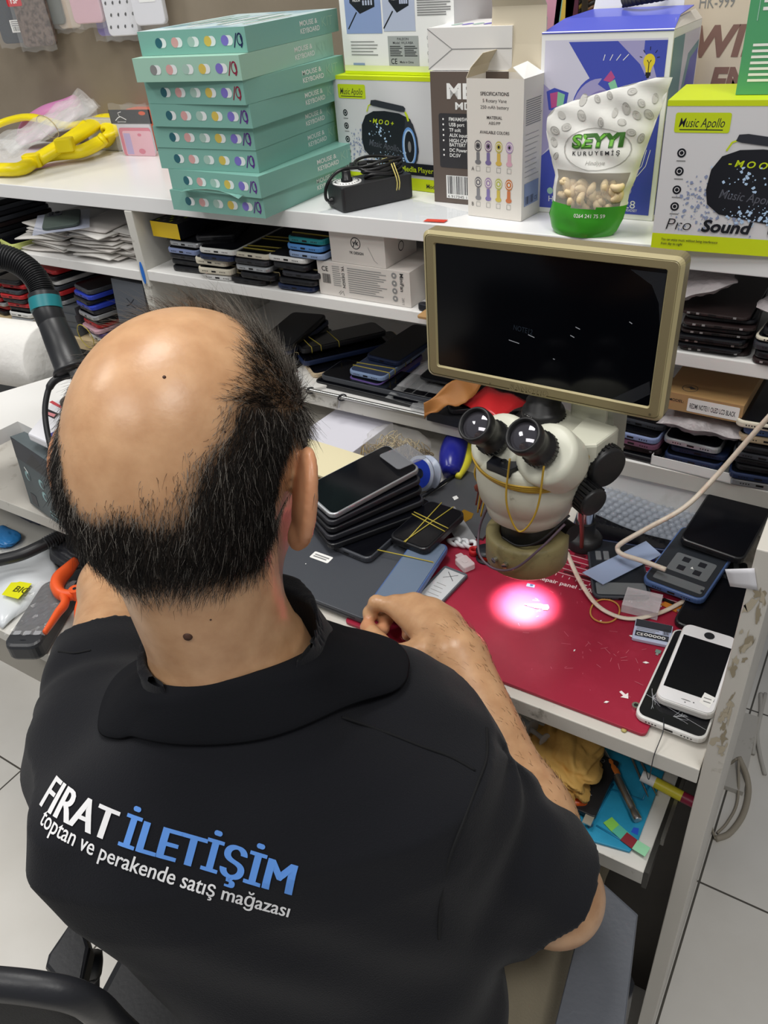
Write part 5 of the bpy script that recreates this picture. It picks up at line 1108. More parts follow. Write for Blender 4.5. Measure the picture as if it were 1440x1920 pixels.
p_ = on(912, 1040, zb_+.006); t = thing('wire_spool', 'small black spool wound with copper wire left of the ring light', 'spool', (p_.x, p_.y, zb_)); q = MB(); q.lathe([(.004, 0), (.014, 0), (.014, .002), (.008, .002), (.008, .012), (.014, .012), (.014, .014), (.004, .014)], blk, None, 28); q.build('spool_body', t); q = MB(); q.lathe([(.0105, .0022)]+[(.0105+.0004*(k % 2), .0022+.0006*k) for k in range(16)]+[(.0105, .0118)], mat('copper', 'b8693c', .3, 1), None, 28, caps=False); q.build('copper_winding', t)
small('chip', 'tiny blue grey chip lying on the mat behind the light spot', 'chip', 995, 1099, zb_, lambda q: (q.box((0, 0, .0008), (.010, .005, .0014), mat('chip_blue', '5a6a8c', .4)), q.box((.001, 0, .0016), (.004, .0035, .0004), mat('chip_dark', '2a3040', .3))), rad(8))
def sliver(q):
    P = [(-.016, -.002), (-.002, -.005), (.006, -.004), (.008, -.006), (.013, -.005), (.014, .0), (.012, .004), (.006, .003), (.004, .0035), (-.004, .002)]
    q.prism(P, 0, .0009, mat('board_pale', 'cfd0cf', .4)); q.prism([(.005, -.0035), (.012, -.004), (.012, .003), (.006, .0025)], .0009, .0013, mat('chip_steel', '8494a4', .35))
small('board_piece', 'small pale circuit board piece in the bright light spot', 'circuit board', 1008, 1136, zb_, sliver, rad(12))
small('flex_tab', 'orange and white ribbon tab at the corner of the battery', 'ribbon', 808, 1129, zb_, lambda q: (q.box((0, 0, .0003), (.010, .006, .0005), mat('flex_orange', 'c77a2a', .4)), q.box((.003, .003, .0007), (.006, .004, .0003), WHT)), rad(-30))
small('green_tab', 'tiny green and grey part lying on the mat left of the phones', 'component', 1234, 1222, zb_, lambda q: (q.box((0, 0, .0004), (.006, .005, .0007), mat('tab_green', '6f8a80', .4)), q.box((0, -.004, .0003), (.003, .004, .0005), mat('tab_grey', '8c8c8c', .4))))
for k, (px, py, s_) in enumerate(((1186, 1194, .004), (1211, 1243, .0035), (1137, 1317, .003), (1126, 1165, .002), (1077, 1220, .002))):
    small('white_crumb', 'tiny white crumb on the red mat, %s' % ['beside the battery', 'right of the scratches', 'near the arrow', 'under the tan rubber band', 'in the middle of the mat'][k], 'crumb', px, py, zb_, lambda q: q.prism([(-s_, 0), (0, -s_*.4), (s_, .0), (.0, s_*.5)], 0, .0008, WHT), rad(20*k))
small('flux_crumbs', 'glassy yellow solder flux crumbs at the front edge of the bench', 'crumbs', 1145, 1349, D0, lambda q: [q.lathe([(.0, 0), (.0032, .0002), (.0024, .0016), (0, .002)], mat('flux', 'c9bb73', .15, alpha=.7), Tm((-.018+.006*k, .002*((k*7) % 3-1), 0)), 9) for k in range(7)], rad(-18))
# copper strips under the laptop front
# ---- right part: bubble wrap, glass panels, phones, cable
zg = ZR_
bub = mat('bubble_clear', 'b4bcc9', .10, alpha=.30, spec=.9); 
P = [on(1104, 905), on(1312, 967), on(1278, 1042), on(1085, 975)]
t = thing('glass_sheet', 'thin dark glass sheet in film lying against the plinth', 'glass sheet', (-.165, .375, D0), rad(-3)); q = MB(); q.prism(rrect(.135, .055, .003), 0, .0022, mat('dark_glass', '3e444f', .1, spec=.6)); q.build('sheet', t)
q = MB(); q.grid([[(-.075+.11*i/8, -.03+.06*j/6, .0032+.0014*sin(i*1.7+j)) for j in range(7)] for i in range(9)], film); q.build('film', t)
t = thing('bubble_wrap', 'sheet of clear bubble wrap lying right of the microscope', 'bubble wrap', (0, 0, 0)); a, b_, c, d = P; zw = .014
q = MB(); N1, N2 = 15, 9
def bw(u, v): p = (a*(1-u)+b_*u)*(1-v)+(d*(1-u)+c*u)*v; return p+Vector((0, 0, zw+.004*sin(u*5+v*2)+.004*v))
q.grid([[bw(i/24, j/16) for j in range(17)] for i in range(25)], bub)
for i in range(N1):
    for j in range(N2):
        u = (i+.5+.5*(j % 2))/(N1+.5); v = (j+.5)/N2; o_ = bw(u, v); q.lathe([(.0046, 0), (.0040, .0022), (.0024, .0034), (0, .0038)], bub, Matrix.Translation(o_), 10)
o = q.build('bubble_sheet', t)
q = MB(); e1, e2 = bw(.93, .62), bw(.97, 1.0); q.grid([[bw(.90+.12*i/4, .5+.55*j/6)+Vector((0, 0, -.003)) for j in range(7)] for i in range(5)], film); q.build('film_edge', t)
phone('dark phone under the bubble wrap edge right of the microscope', Tm((-.185, .332, D0+.0046), rad(-80)), 'navy', w=.07, l=.13, t=.007, group='phones at the right of the bench')
def at_phone(label, corners, z, body, t_, rx=0, ry=0, **k):
    c, yw, w_, l_ = place(corners, z+t_); return phone(label, Tm((c.x, c.y, z), yw, rx, ry), body, w=w_, l=l_, t=t_, **k)
GR = 'phones at the right of the bench'
chs = phone('opened phone chassis lying under a strip of clear film', Tm((-.166, .252, ZR_), rad(24)), 'graphite', w=.070, l=.118, t=.005, sc=mat('chassis_dark', '22262c', .3), group=GR)
q = MB(); q.prism(rrect(.060, .022, .002, 3, 0, -.044), .0057, .0063, mat('chassis_steel', '8b9094', .35, .5)); [q.prism(rrect(.007, .018, .001, 3, -.022+.010*k, .02), .0057, .007, mat('chassis_steel', '8b9094')) for k in range(2)]; q.build('shield_plate', chs)
t = thing('film_strip', 'pale blue clear film strip lying across the opened phone chassis', 'film', (-.160, .258, ZR_+.0085), rad(-28)); q = MB(); q.prism([(-.016, -.055), (.016, -.050), (.016, .05), (-.016, .055)], 0, .0006, mat('film_blue', 'a8b8d8', .15, alpha=.75)); q.build('strip', t)
bp = phone('blue framed phone shell with grey shielding plates inside', Tm((-.083, .285, ZR_+.0115), rad(-8), rx=.05, ry=-.02), 'blue', w=.076, l=.125, t=.0085, sc=mat('shell_inside', '262a30', .4), group=GR)
q = MB(); stl = mat('shield_steel', '7b8084', .35, .4); q.prism(rrect(.050, .036, .003, 3, .004, -.012), .0093, .0099, stl); q.prism(rrect(.060, .014, .002, 3, .002, -.046), .0093, .0099, stl)
for x_, y_ in ((-.006, -.003), (.014, -.003), (-.006, -.020), (.014, -.020)): q.prism(rrect(.009, .009, .0005, 2, x_, y_), .0099, .0101, blk)
q.add([(.004, -.016, .0103), (.008, -.016, .0103), (.005, -.012, .0103)], [(0, 1, 2)], WHT); q.cyl((.031, -.047, .0099), (.031, -.047, .0102), .002, blk, 10); q.build('shield_plate', bp)
phone('large black phone resting on the blue shell beside the plinth', Tm((-.060, .366, D0+.036), rad(-6), rx=.10, ry=.03), 'black', w=.080, l=.135, t=.010, sc=mat('matt_glass', '0c0d12', .25, spec=.25), group=GR)
t = thing('circuit_board', 'tangle of black circuit board parts under the large black phone', 'circuit board', (-.036, .305, D0), rad(15)); q = MB(); q.prism(rrect(.036, .05, .004), 0, .006, mat('pcb_black', '1c1f22', .35)); [q.box((-.012+.008*k, -.01+.012*(k % 3), .0075), (.006, .008, .003), [mat('pcb_grey', '55595c', .35), chrome][k % 2]) for k in range(4)]; q.tube(bez([(-.016, .02, .008), (-.02, .0, .014), (-.008, -.022, .008)], 12), .0012, blk, 6); q.build('board', t)
small('green_board', 'green edge of a small circuit board poking out by the end panel', 'circuit board', 1385, 1085, D0, lambda q: (q.prism(rrect(.034, .022, .006), 0, .003, mat('pcb_green', '6f9a62', .4)), q.prism(rrect(.038, .026, .008), -.0001, .0016, wp)), rad(20))
phone('dark phone lying flat beside the end panel under the white phone', Tm((-.040, .232, D0+.0045), rad(-4)), 'black', w=.068, l=.108, t=.008, sc=mat('matt_glass', '0c0d12'), group=GR)
# white phone on the cracked phone
ck = phone('white rimmed phone with a cracked black screen at the front right corner', Tm((-.0385, .099, ZR_), rad(-1)), 'white', w=.0715, l=.1467, t=.0078, sc=mat('cracked_glass', '121317', .18, spec=.5), group=GR)
F_q = MB(); F = Face(F_q, (-.034, -.072, .0086), (.068, 0, 0), (0, .144, 0), lift=.0001); crk = mat('crack_white', 'a9abb0', .4); rg = random.Random(2)
for k in range(26):
    a = rg.uniform(-1.2, 1.6); c = [.12, .20] if k < 17 else [.5, .1]; pts = [tuple(c)]
    for s_ in range(4): a += rg.uniform(-.35, .35); c = [c[0]+.05*cos(a)*rg.uniform(.4, 1.4), c[1]+.026*sin(a)*rg.uniform(.4, 1.4)]; pts.append((min(max(c[0], 0.01), .99), min(max(c[1], 0.01), .99)))
    F.line(pts, .0022, crk)
F.line([(.02, .21), (.98, .09)], .003, crk); F_q.build('crack', ck)
wp_ = phone('white phone with a round home button and paper label on the cracked phone', Tm((-.0335, .112, ZR_+.0090), rad(180+.5)), 'white', w=.0586, l=.1238, t=.0095, screen=False, group=GR)
q = MB(); q.prism(rrect(.0555, .1205, .008, 4), .0095, .0100, mat('white_glass', 'e9e9ec', .15)); F = Face(q, (-.0278, -.060, .01005), (.0556, 0, 0), (0, .1205, 0), lift=.0001)
F.rect(.045, .155, .955, .855, mat('matt_glass', '0c0d12')); F.disc(.5, .075, .046, blk, 24); F.ell(.5, .935, .09, .006, GRY, 12); F.disc(.5, .962, .006, blk, 8); F.disc(.36, .935, .006, blk, 8)
F.poly([(.04, .80), (.24, .78), (.28, .91), (.08, .94)], WHT); F.lines(.09, .82, .23, .90, 2, .012, GRY, .1)
q.build('front_glass', wp_)
t = thing('battery', 'flat phone battery with black label and safety marks on the mat', 'battery', (-.0935, .157, ZR_), rad(9)); q = MB(); q.prism(rrect(.042, .034, .002), 0, .0045, mat('battery_lilac', 'b9c2dc', .35), inset=.0008); F = Face(q, (-.020, -.016, .0046), (.040, 0, 0), (0, .032, 0)); F.rect(0, .62, 1, 1, blk2); F.rect(.04, .12, .96, .40, blk2); F.text('CE', .08, .17, .20, WHT, 'l', .01); F.lines(.05, .44, .7, .6, 2, .03, GRY); F.barcode(.78, .44, .95, .75, INK, 8)
for k in range(5): F.disc(.34+.12*k, .26, .07, WHT, 12); F.disc(.34+.12*k, .26, .04, blk2, 12)
q.build('cell', t)
t = thing('clear_case', 'small clear plastic case of tiny needles on the mat', 'case', (-.118, .197, ZR_), rad(6)); q = MB(); cc = mat('clear_case_plastic', 'efe9ee', .05, alpha=.28, spec=.9); q.box((0, 0, .0005), (.042, .034, .001), cc)
for a_, d_2 in (((-.0205, 0, .006), (.001, .034, .011)), ((.0205, 0, .006), (.001, .034, .011)), ((0, -.0165, .006), (.042, .001, .011)), ((0, .0165, .006), (.042, .001, .011)), ((0, 0, .0118), (.042, .034, .0008))): q.box(a_, d_2, cc)
q.build('shell', t); q = MB(); rg = random.Random(8)
for k in range(24): x_, y_, a = rg.uniform(-.01, .012), rg.uniform(-.008, .008), rg.random()*3; q.cyl((x_-.007*cos(a), y_-.007*sin(a), .0018+.0003*k), (x_+.007*cos(a), y_+.007*sin(a), .0018+.0003*k), .0003, chrome, 5)
o = q.build('needles', t); o['kind'] = 'stuff'
t = thing('tan_rubber_band', 'tan rubber band lying under the white cable on the mat', 'rubber band', (-.154, .170, ZR_)); q = MB(); q.tube([(.0165*cos(a), .0215*sin(a), .0012+.0006*sin(3*a)) for a in [i*2*pi/40 for i in range(40)]], .0011, mat('band_orange', 'c08a45', .5), 6, closed=True); q.build('band', t)
# white mains cable: loops over the mat and rises to the upper right
cw = mat('cable_cream', 'd9cdbd', .4, mix=('c7b09c', 40, .5, .7))
P1 = [on(1063, 1036, ZR_+.020), on(1085, 1085, ZR_+.008), on(1115, 1130, ZR_+.004), on(1150, 1153, ZR_+.003), on(1190, 1160, ZR_+.003), on(1240, 1148, ZR_+.003), on(1292, 1122, ZR_+.004)]
t = thing('white_cable', 'flat white cable looping from the ring light across the red mat', 'cable', (0, 0, 0)); q = MB(); q.tube(bez(P1, 48), .0030, cw, 10, flat=.55, up=(0, 0, 1)); q.build('cable_run', t)
zu = .83
P2 = [on(1248, 1068, ZR_+.030), on(1205, 1052, ZR_+.028), on(1168, 1040, ZR_+.024), on(1158, 1030, ZR_+.026), on(1166, 1018, ZR_+.034), on(1215, 990, ZR_+.050), on(1285, 950, ZR_+.075), on(1345, 890, ZR_+.11), on(1405, 822, ZR_+.16), on(1470, 750, ZR_+.215)]
t = thing('cream_cable', 'cream cable bent sharply over the bench and rising to the upper right', 'cable', (0, 0, 0)); q = MB(); q.tube(bez(P2, 60), .0032, cw, 12); q.build('cable_run', t)
small('orange_flex', 'orange flexible circuit ribbon between the clear case and the dark phone', 'ribbon', 1268, 1140, ZR_, lambda q: (q.prism([(-.018, -.006), (.012, -.008), (.018, .0), (.010, .008), (-.014, .005)], 0, .0008, mat('flex_orange', 'c77a2a', .4)), q.box((-.012, .004, .0016), (.014, .004, .0016), port), q.cyl((.006, -.006, .0008), (.006, -.006, .004), .003, chrome, 12)), rad(-10))
small('blue_joint', 'tiny blue and black part lying between the opened chassis and the shell', 'component', 1222, 1052, ZR_, lambda q: (q.cyl((-.008, 0, .004), (.004, .002, .004), .0035, mat('joint_blue', '2e3aa8', .35), 12), q.cyl((.004, .002, .004), (.014, .004, .004), .0045, blk, 12)), rad(-20))
# orange sticker on the plinth, paper tag on the end panel
q = MB(); c = aty(1358, 925, YS+.003); q.lathe([(.0, 0), (.019, 0), (.019, .0006), (0, .0006)], mat('sticker_orange', 'd86f1e', .45), Matrix.Translation((c.x, YS+.0035, ZL-.0455)) @ Matrix.Rotation(pi/2, 4, 'X'), 30)
part(q, 'sticker', su)['label'] = 'round orange sticker'
q = MB(); c = aty(1405, 1085, -.0006); q.grid([[(.0-.012+.020*u-.006*v, -.0012-.006*(1-u)*v, c.z-.012+.020*v+.004*u) for v in [k/4 for k in range(5)]] for u in [k/4 for k in range(5)]], mat('paper_tag', 'dcdbe0', .6), thick=.0004); part(q, 'paper_tag', dk)['label'] = 'torn white paper tag'
t = thing('black_thread', 'thin black wire hanging from the cracked phone over the bench edge', 'wire', (0, 0, 0)); q = MB(); q.tube(bez([on(1244, 1345, ZR_+.0095), on(1243, 1372, ZR_+.006), Vector((-.0445, -.004, DZ-.001)), Vector((-.0445, -.006, .715)), Vector((-.052, .02, .69))], 24), .0005, blk, 5); q.build('wire_run', t)
# ================================================================== open drawer under the bench
ZD = .605
t = thing('drawer', 'open shallow drawer under the bench with a blue mat inside', 'drawer', (-.30, .10, ZD)); 
q = MB(); dw = mat('drawer_white', 'dedcd6', .4, mix=('b7b1a4', 25, .58, .75)); X0, X1, Y0, Y1 = -.285, .272, -.138, .30
q.box(((X0+X1)/2, (Y0+Y1)/2, -.011), (X1-X0, Y1-Y0, .012), dw); q.build('base_board', t)
q = MB(); q.box(((X0+X1)/2, Y0-.0005, -.013), (X1-X0, .001, .022), dirty_edge); q.build('front_edge', t)
q = MB(); q.box((X1+.003, (Y0+Y1)/2, -.016), (.005, Y1-Y0, .030), mat('rail_dark', '4a4946', .4, .6)); q.box((X1+.007, (Y0+Y1)/2+.02, -.004), (.004, Y1-Y0-.05, .012), mat('rail_light', '8a8883', .35, .7)); q.build('slide_rail', t)
blu = mat('silicone_blue', '2c9cc6', .4, mix=('248cb4', 30, .4, .7)); z0 = ZD-.0045
def dr(px, py, z=z0): return atz(px, py, z)
t = thing('silicone_mat', 'turquoise silicone mat lying in the drawer', 'mat', (0, 0, 0)); P = [dr(x, y) for x, y in ((1062, 1545), (1090, 1574), (1180, 1600), (1196, 1580), (1245, 1450), (1105, 1392), (1000, 1420))]
q = MB(); q.prism([(p.x, p.y) for p in P], z0, z0+.0035, blu, inset=.001)
for a, b_ in (((1150, 1470), (1110, 1545)), ((1145, 1480), (1205, 1500)), ((1205, 1500), (1222, 1462)), ((1118, 1548), (1190, 1590))): q.tube([dr(*a, z0+.0036), dr(*b_, z0+.0036)], .0012, mat('silicone_ridge', '1f7fa8', .4), 6)
g1 = [dr(x, y, z0+.0038) for x, y in ((1183, 1560), (1188, 1551), (1198, 1553), (1196, 1566))]; q.add(g1, [(3, 2, 1, 0)], mat('print_blue_dot', '2a5ad0', .4)); g1 = [dr(x, y, z0+.0038) for x, y in ((1098, 1540), (1104, 1532), (1114, 1536), (1112, 1550), (1103, 1554))]; q.add(g1, [tuple(range(5))[::-1]], mat('stain_dark', '2c5a78', .6)); q.build('mat_sheet', t)
zm = z0+.0042
def chamois():
    yc = mat('cloth_yellow', 'd8ac5e', .75, bump=(120, .5)); c = dr(1052, 1425, zm+.028)
    t = thing('yellow_cloth', 'crumpled yellow cleaning cloth bundled in the drawer', 'cloth', (c.x, c.y, zm)); crumple('cloth_bundle', '', '', (0, 0, 0), .040, .050, .024, yc, 77, .34, parent=t, n=44).location = (0, 0, .026)
    q = MB(); G = []
    a_, b_, c_, d_ = [dr(x, y, zm+.020)-Vector((c.x, c.y, zm)) for x, y in ((1000, 1405), (1065, 1385), (1100, 1440), (1055, 1480))]
    q.grid([[((a_*(1-u)+b_*u)*(1-v)+(d_*(1-u)+c_*u)*v)+Vector((0, 0, .016*(1-v)+.005*sin(u*9)*sin(v*4)+.002*sin(u*24)*v)) for v in [k/14 for k in range(15)]] for u in [k/14 for k in range(15)]], yc, thick=-.0015); q.build('cloth_flap', t)
chamois()
def stick(name, label, cat, a, b_, za, zb2, prof, group=None):
    A, B = dr(*a, za), dr(*b_, zb2); d = B-A; t = thing(name, label, cat, A, rot=d.to_track_quat('Z', 'Y').to_euler(), group=group); L_ = d.length
    for nm, rows, m in prof:
        q = MB(); q.lathe([(r, k*L_) for r, k in rows], m, None, 20); q.build(nm, t)
    return t
steel = mat('steel_brushed', 'b3b3b2', .25, .9)
stick('screwdriver', 'silver screwdriver with an orange collar lying on the turquoise mat', 'screwdriver', (1196, 1538), (1133, 1408), zm+.0052, zm+.0058, (('grip', [(.0045, 0), (.0052, .02), (.0052, .12), (.0046, .13), (.0046, .16), (.0050, .17), (.0048, .62)], steel), ('collar', [(.0052, .62), (.0058, .64), (.0058, .72), (.0050, .76), (.0056, .79), (.0050, .84)], mat('collar_orange', 'c9702c', .4)), ('shaft', [(.0030, .84), (.0022, 1.0)], steel)))
stick('syringe', 'clear plastic syringe with a dark cap pointing into the drawer', 'syringe', (1022, 1388), (937, 1325), zm+.050, zm+.042, (('plunger', [(.0085, 0), (.0085, .02), (.003, .03), (.003, .30)], mat('syringe_clear', 'd3d7da', .2, alpha=.7)), ('barrel', [(.013, .30), (.013, .32), (.0075, .325), (.0075, .86), (.004, .90)], mat('syringe_barrel', 'c3c9ce', .12, alpha=.5)), ('cap', [(.0045, .90), (.0045, 1.0)], blk)))
stick('metal_tube', 'grey metal tube lying behind the yellow cloth', 'tube', (985, 1400), (955, 1350), zm+.03, zm+.03, (('tube_body', [(.009, 0), (.011, .05), (.011, .9), (.008, 1.0)], mat('tube_grey', '8b8d8e', .35, .5)),))
for k, (a, b_) in enumerate((((1215, 1494), (1184, 1420)), ((1231, 1492), (1200, 1424)))): stick('probe', 'thin steel probe needle on the turquoise mat, %s' % ['nearer the screwdriver', 'nearer the drawer side'][k], 'needle', a, b_, zm+.0016, zm+.003, (('needle_shaft', [(.0004, 0), (.0013, .2), (.0015, 1.0)], steel),), 'steel probes in the drawer')
P = [dr(x, y, zm+.008) for x, y in ((1078, 1500), (1112, 1512), (1142, 1440), (1112, 1428))]; c = sum(P, Vector())/4; t = thing('battery_pack', 'black phone battery with white print beside the yellow cloth', 'battery', (c.x, c.y, zm+.0045), math.atan2((P[3]-P[0]).y, (P[3]-P[0]).x)-pi/2)
q = MB(); q.prism(rrect(.036, .085, .003), 0, .006, mat('battery_black', '222225', .4), inset=.001); F = Face(q, (-.018, -.0425, .0061), (.036, 0, 0), (0, .085, 0)); F.lines(.2, .10, .7, .32, 4, .015, GRY, .3); F.text('11', .35, .36, .10, GRY); F.ring(.5, .90, .03, .008, GRY); q.build('cell', t)
q = MB(); q.box((.012, -.048, .004), (.010, .012, .0016), mat('tab_steel', 'c9c4b4', .3, .6)); q.build('contact_tab', t)
P = dr(1075, 1490, zm+.012); t = thing('orange_block', 'bright orange plastic block beside the black battery', 'block', (P.x, P.y, zm), rad(30)); q = MB(); q.prism(rrect(.030, .028, .006), 0, .016, mat('orange_plastic', 'e8611c', .4), inset=.003); q.build('block_body', t)
P = dr(1255, 1468, ZD+.024); t = thing('marker', 'white, yellow and red marker lying at the back of the drawer', 'marker', (P.x, P.y+.006, ZD-.0045)); q = MB(); q.cyl((-.032, 0, .014), (-.016, 0, .012), .0065, WHT, 16); q.cyl((-.016, 0, .012), (.016, -.003, .010), .0065, mat('marker_yellow', 'dcd03c', .4), 16); q.cyl((.016, -.003, .010), (.030, -.004, .009), .0065, mat('marker_red', 'a32a30', .4), 16); q.build('marker_body', t)
for k, (px, py, n_, cc) in enumerate(((1148, 1547, 'lime green', '8ed65a'), (1164, 1562, 'mint green', '5cc0a8'), (1180, 1577, 'dark red', '8c2a34'), (1202, 1592, 'pale mint', '9fe0b4'))):
    P = dr(px, py, zm); t = thing('paper_tab', '%s paper tab at the front edge of the turquoise mat' % n_, 'tab', (P.x, P.y, zm+.0004*k), rad(-28+6*k), group='coloured paper tabs in the drawer'); q = MB(); q.box((0, 0, .0003), (.015, .013, .0006), mat('tab_'+n_, cc, .5, alpha=.95)); q.build('tab_sheet', t)
# cable loop, conduit and thin cables on the floor right of the end panel
cg = mat('cable_beige', 'a59c8c', .5); t = thing('cable_loop', 'loop of beige cable lying on the floor beside the end panel', 'cable', (0, 0, 0)); q = MB()
fl_ = lambda x, y, z=.006: atz(x, y, z)
P = [fl_(1385, 1420, .03), fl_(1400, 1455, .02), fl_(1403, 1490), fl_(1392, 1530), fl_(1368, 1562), fl_(1342, 1573)]; q.tube(bez(P, 40), .0058, cg, 12); P = [fl_(1342, 1573), fl_(1333, 1540), fl_(1345, 1480), fl_(1362, 1440), fl_(1382, 1422, .03)]; q.tube(bez(P, 30), .0028, cg, 8); P = [fl_(1345, 1562), fl_(1365, 1540), fl_(1383, 1500), fl_(1385, 1425, .03)]; q.tube(bez(P, 30), .0026, cg, 8); q.build('cable_run', t)
t = thing('cable_duct', 'grey white plastic cable duct lying on the floor by the end panel', 'cable duct', (0, 0, 0)); A, B = fl_(1372, 1485, .001), fl_(1402, 1345, .001); q = MB(); d = B-A; T = Matrix.Translation(A) @ Matrix.Rotation(math.atan2(d.y, d.x)-pi/2, 4, 'Z'); q.prism([(-.02, 0), (.02, 0), (.02, d.length), (-.02, d.length)], 0, .012, panelm, T); q.build('duct_body', t)
for k in range(3):
    t = thing('thin_cable', 'thin grey cable on the floor %s the cable duct' % ['left of', 'right of', 'farther right of'][k], 'cable', (0, 0, 0)); q = MB(); dx = [-22, 22, 30][k]; P = [fl_(1398+dx+8*sin(j*1.3+k), 1300+38*j, .005) for j in range(4+(k != 1))]; q.tube(bez(P, 24), .004, panelm, 8); q.build('cable_run', t)

# ================================================================== the left bench end
t = thing('white_flat_box', 'large flat white box on the pile at the left end of the bench', 'box', (0, 0, 0)); zt = .885
A = atz(33, 790, zt); B = atz(150, 848, zt); Cc = atz(-90, 845, zt); e1 = (B-A).normalized(); e2 = Vector((-e1.y, e1.x, 0))
q = MB(); P = [A, A+e1*.16, A+e1*.16+e2*.26, A+e2*.26+e1*-.0]
P = [A-e1*.30*0, A+e1*.15, A+e1*.15+e2*.26, A+e2*.26]
dl = (atz(0, 806, zt)-A).normalized(); P = [A, A+e1*.13, A+e1*.13-dl*.0+e2*.0+(atz(168, 712, zt)-atz(150, 848, zt)), A+dl*.0+(atz(100, 706, zt)-A)*1.0, atz(-80, 760, zt), A+dl*.12]
q.prism([(p.x, p.y) for p in P], zt-.022, zt, mat('box_white', 'e9e8e6', .45), inset=.0); q.build('box_body', t)
t = thing('white_packet', 'white packet with a red stripe and black label on the flat white box', 'packet', (0, 0, 0)); q = MB(); P = [atz(x, y, zt+.014) for x, y in ((52, 812), (108, 838), (160, 790), (150, 735), (100, 752))]; q.prism([(p.x, p.y) for p in P], zt+.0006, zt+.014, mat('packet_white', 'e4e4ea', .35, bump=(40, .3)), inset=.003)
def flat(q, pts, z, m): V = [atz(x, y, z) for x, y in pts]; n = sum(((V[i]-V[0]).cross(V[i+1]-V[0]) for i in range(1, len(V)-1)), Vector()); f = tuple(range(len(V))); q.add(V, [f if n.z > 0 else f[::-1]], m)
flat(q, ((92, 754), (98, 751), (119, 763), (117, 767)), zt+.0146, mat('stripe_red', 'c9424e', .4)); flat(q, ((78, 774), (88, 766), (111, 776), (101, 785)), zt+.0146, blk); flat(q, ((90, 772), (105, 777), (101, 782), (88, 777)), zt+.0149, mat('label_rose', 'd78a8f', .4))
q.build('packet_body', t); q = MB(); P = [atz(x, y, zt+.010) for x, y in ((98, 832), (128, 818), (122, 806), (92, 822))]; q.prism([(p.x, p.y) for p in P], zt+.0145, zt+.016, mat('card_blue', '2a2f9a', .35)); q.build('blue_card', t)
# piles under the white box
rg = random.Random(31)
zz = D0
lp = [('dark bag', 'black', .030), ('grey tray', 'graphite', .020), ('black folder', 'dark', .018), ('silver tray', 'silver', .014), ('grey laptop', 'graphite', .018)]
for k, (n_, cc, h) in enumerate(lp):
    t = thing('flat_case', '%s, %s in the pile under the large flat white box' % (n_, ['lowest', 'second up', 'third up', 'fourth up', 'topmost'][k]), 'case', (-1.03+.012*k, .185-.006*k, zz), rad(28-3*k), group='flat cases under the white box'); q = MB(); q.prism(rrect(.20, .22, .012, 4), 0, h, BODY[cc], inset=.003); q.build('case_body', t); zz += h+.0012
t, q, F, R, Lf, Tp = carton('leaning_box', 'dark teal printed box standing on the bench edge in front of the pile', 'box', atz(60, 950, DZ).x-.004, .012, D0+.0036, .135, .03, .118, -14, mat('teal_dark', '3f4e55', .4), None, mat('teal_dark_top', '5a6468', .4)); t.rotation_euler = (-.08, .0, rad(-12))
F.rect(0, .70, 1, 1, mat('print_night', '252a36', .4)); F.poly([(.25, .72), (.5, .95), (.62, .9), (.8, .72)], blk); pk2 = mat('print_aqua', '8fb9bd', .4)
for u, v in ((.18, .5), (.52, .52), (.52, .34), (.8, .5), (.8, .34)): F.disc(u, v, .07, pk2, 14); F.disc(u+.02, v-.01, .05, mat('teal_dark', '3f4e55'), 12)
F.line([(.15, .62), (.22, .56)], .03, WHT); F.rect(.10, .05, .24, .22, mat('print_night', '252a36')); F.lines(.55, .06, .92, .16, 2, .02, pk2); q.build('carton', t)
q = MB(); P = [(-.01, -.004, .118), (.012, -.003, .120)]; 
t = thing('paper_towel', 'embossed white paper towel roll lying behind the flat white box', 'paper towel', (0, 0, 0)); ze = .90
A, B = atz(95, 672, ze), atz(-120, 640, ze); q = MB(); pt_ = mat('towel_white', 'eceae6', .8, bump=(90, .7)); d = (B-A); Rm = d.to_track_quat('Z', 'Y').to_matrix().to_4x4(); Rm.translation = A; q.lathe([(.018, .0), (.056, 0), (.058, .003), (.058, d.length)], pt_, Rm, 48); q.lathe([(.018, .001), (.018, .04)], mat('towel_core', '8d7a60', .8), Rm, 24); q.build('roll', t); t.location.z = 0
t = thing('towel_stand_box', 'grey box under the paper towel roll', 'box', (A.x-.19, A.y+.04, D0), rad(10)); q = MB(); q.box((0, 0, .045), (.20, .06, .088), mat('grey_card', '54585d')); q.build('box_body', t)
# black ribbed hose with a teal ring and a handle, its cable
hs = mat('hose_black', '26272a', .38); hr = mat('hose_ridge', '3a3b3f', .3); tl = mat('ring_teal', '1f7d86', .4)
hd = 1.05; H = lambda x, y, d=hd: atd(x, y, d)
t = thing('hot_air_handle', 'black ribbed hose ending in a handle with a teal ring', 'hot air tool', (0, 0, 0)); q = MB(); C = bez([H(-70, 470), H(-20, 478), H(20, 486), H(52, 505), H(72, 530), H(82, 556)], 480)
q.tube(C, lambda k: .0155+.0012*sin(k*2*pi*38), hs, 18); q.build('hose', t)
a, b_, c = H(82, 552), H(88, 582), H(98, 606); q = MB(); q.cyl(a, b_, .0200, hs, 28, .0195); q.build('collar', t); q = MB(); q.cyl(H(83.5, 560), H(88, 582), .0204, tl, 28); q.build('teal_ring', t)
q = MB(); ax = H(141, 692)-a; Rm = ax.to_track_quat('Z', 'Y').to_matrix().to_4x4(); Rm.translation = H(88, 582); L_ = (H(141, 692)-H(88, 582)).length; q.lathe([(.0192, 0), (.0185, .2*L_), (.0180, .21*L_), (.0183, .22*L_), (.0198, .5*L_), (.0210, .92*L_), (.0245, .97*L_), (.0254, 1.0*L_), (.0195, 1.03*L_), (.012, 1.04*L_)], hs, Rm, 36); q.build('handle', t)
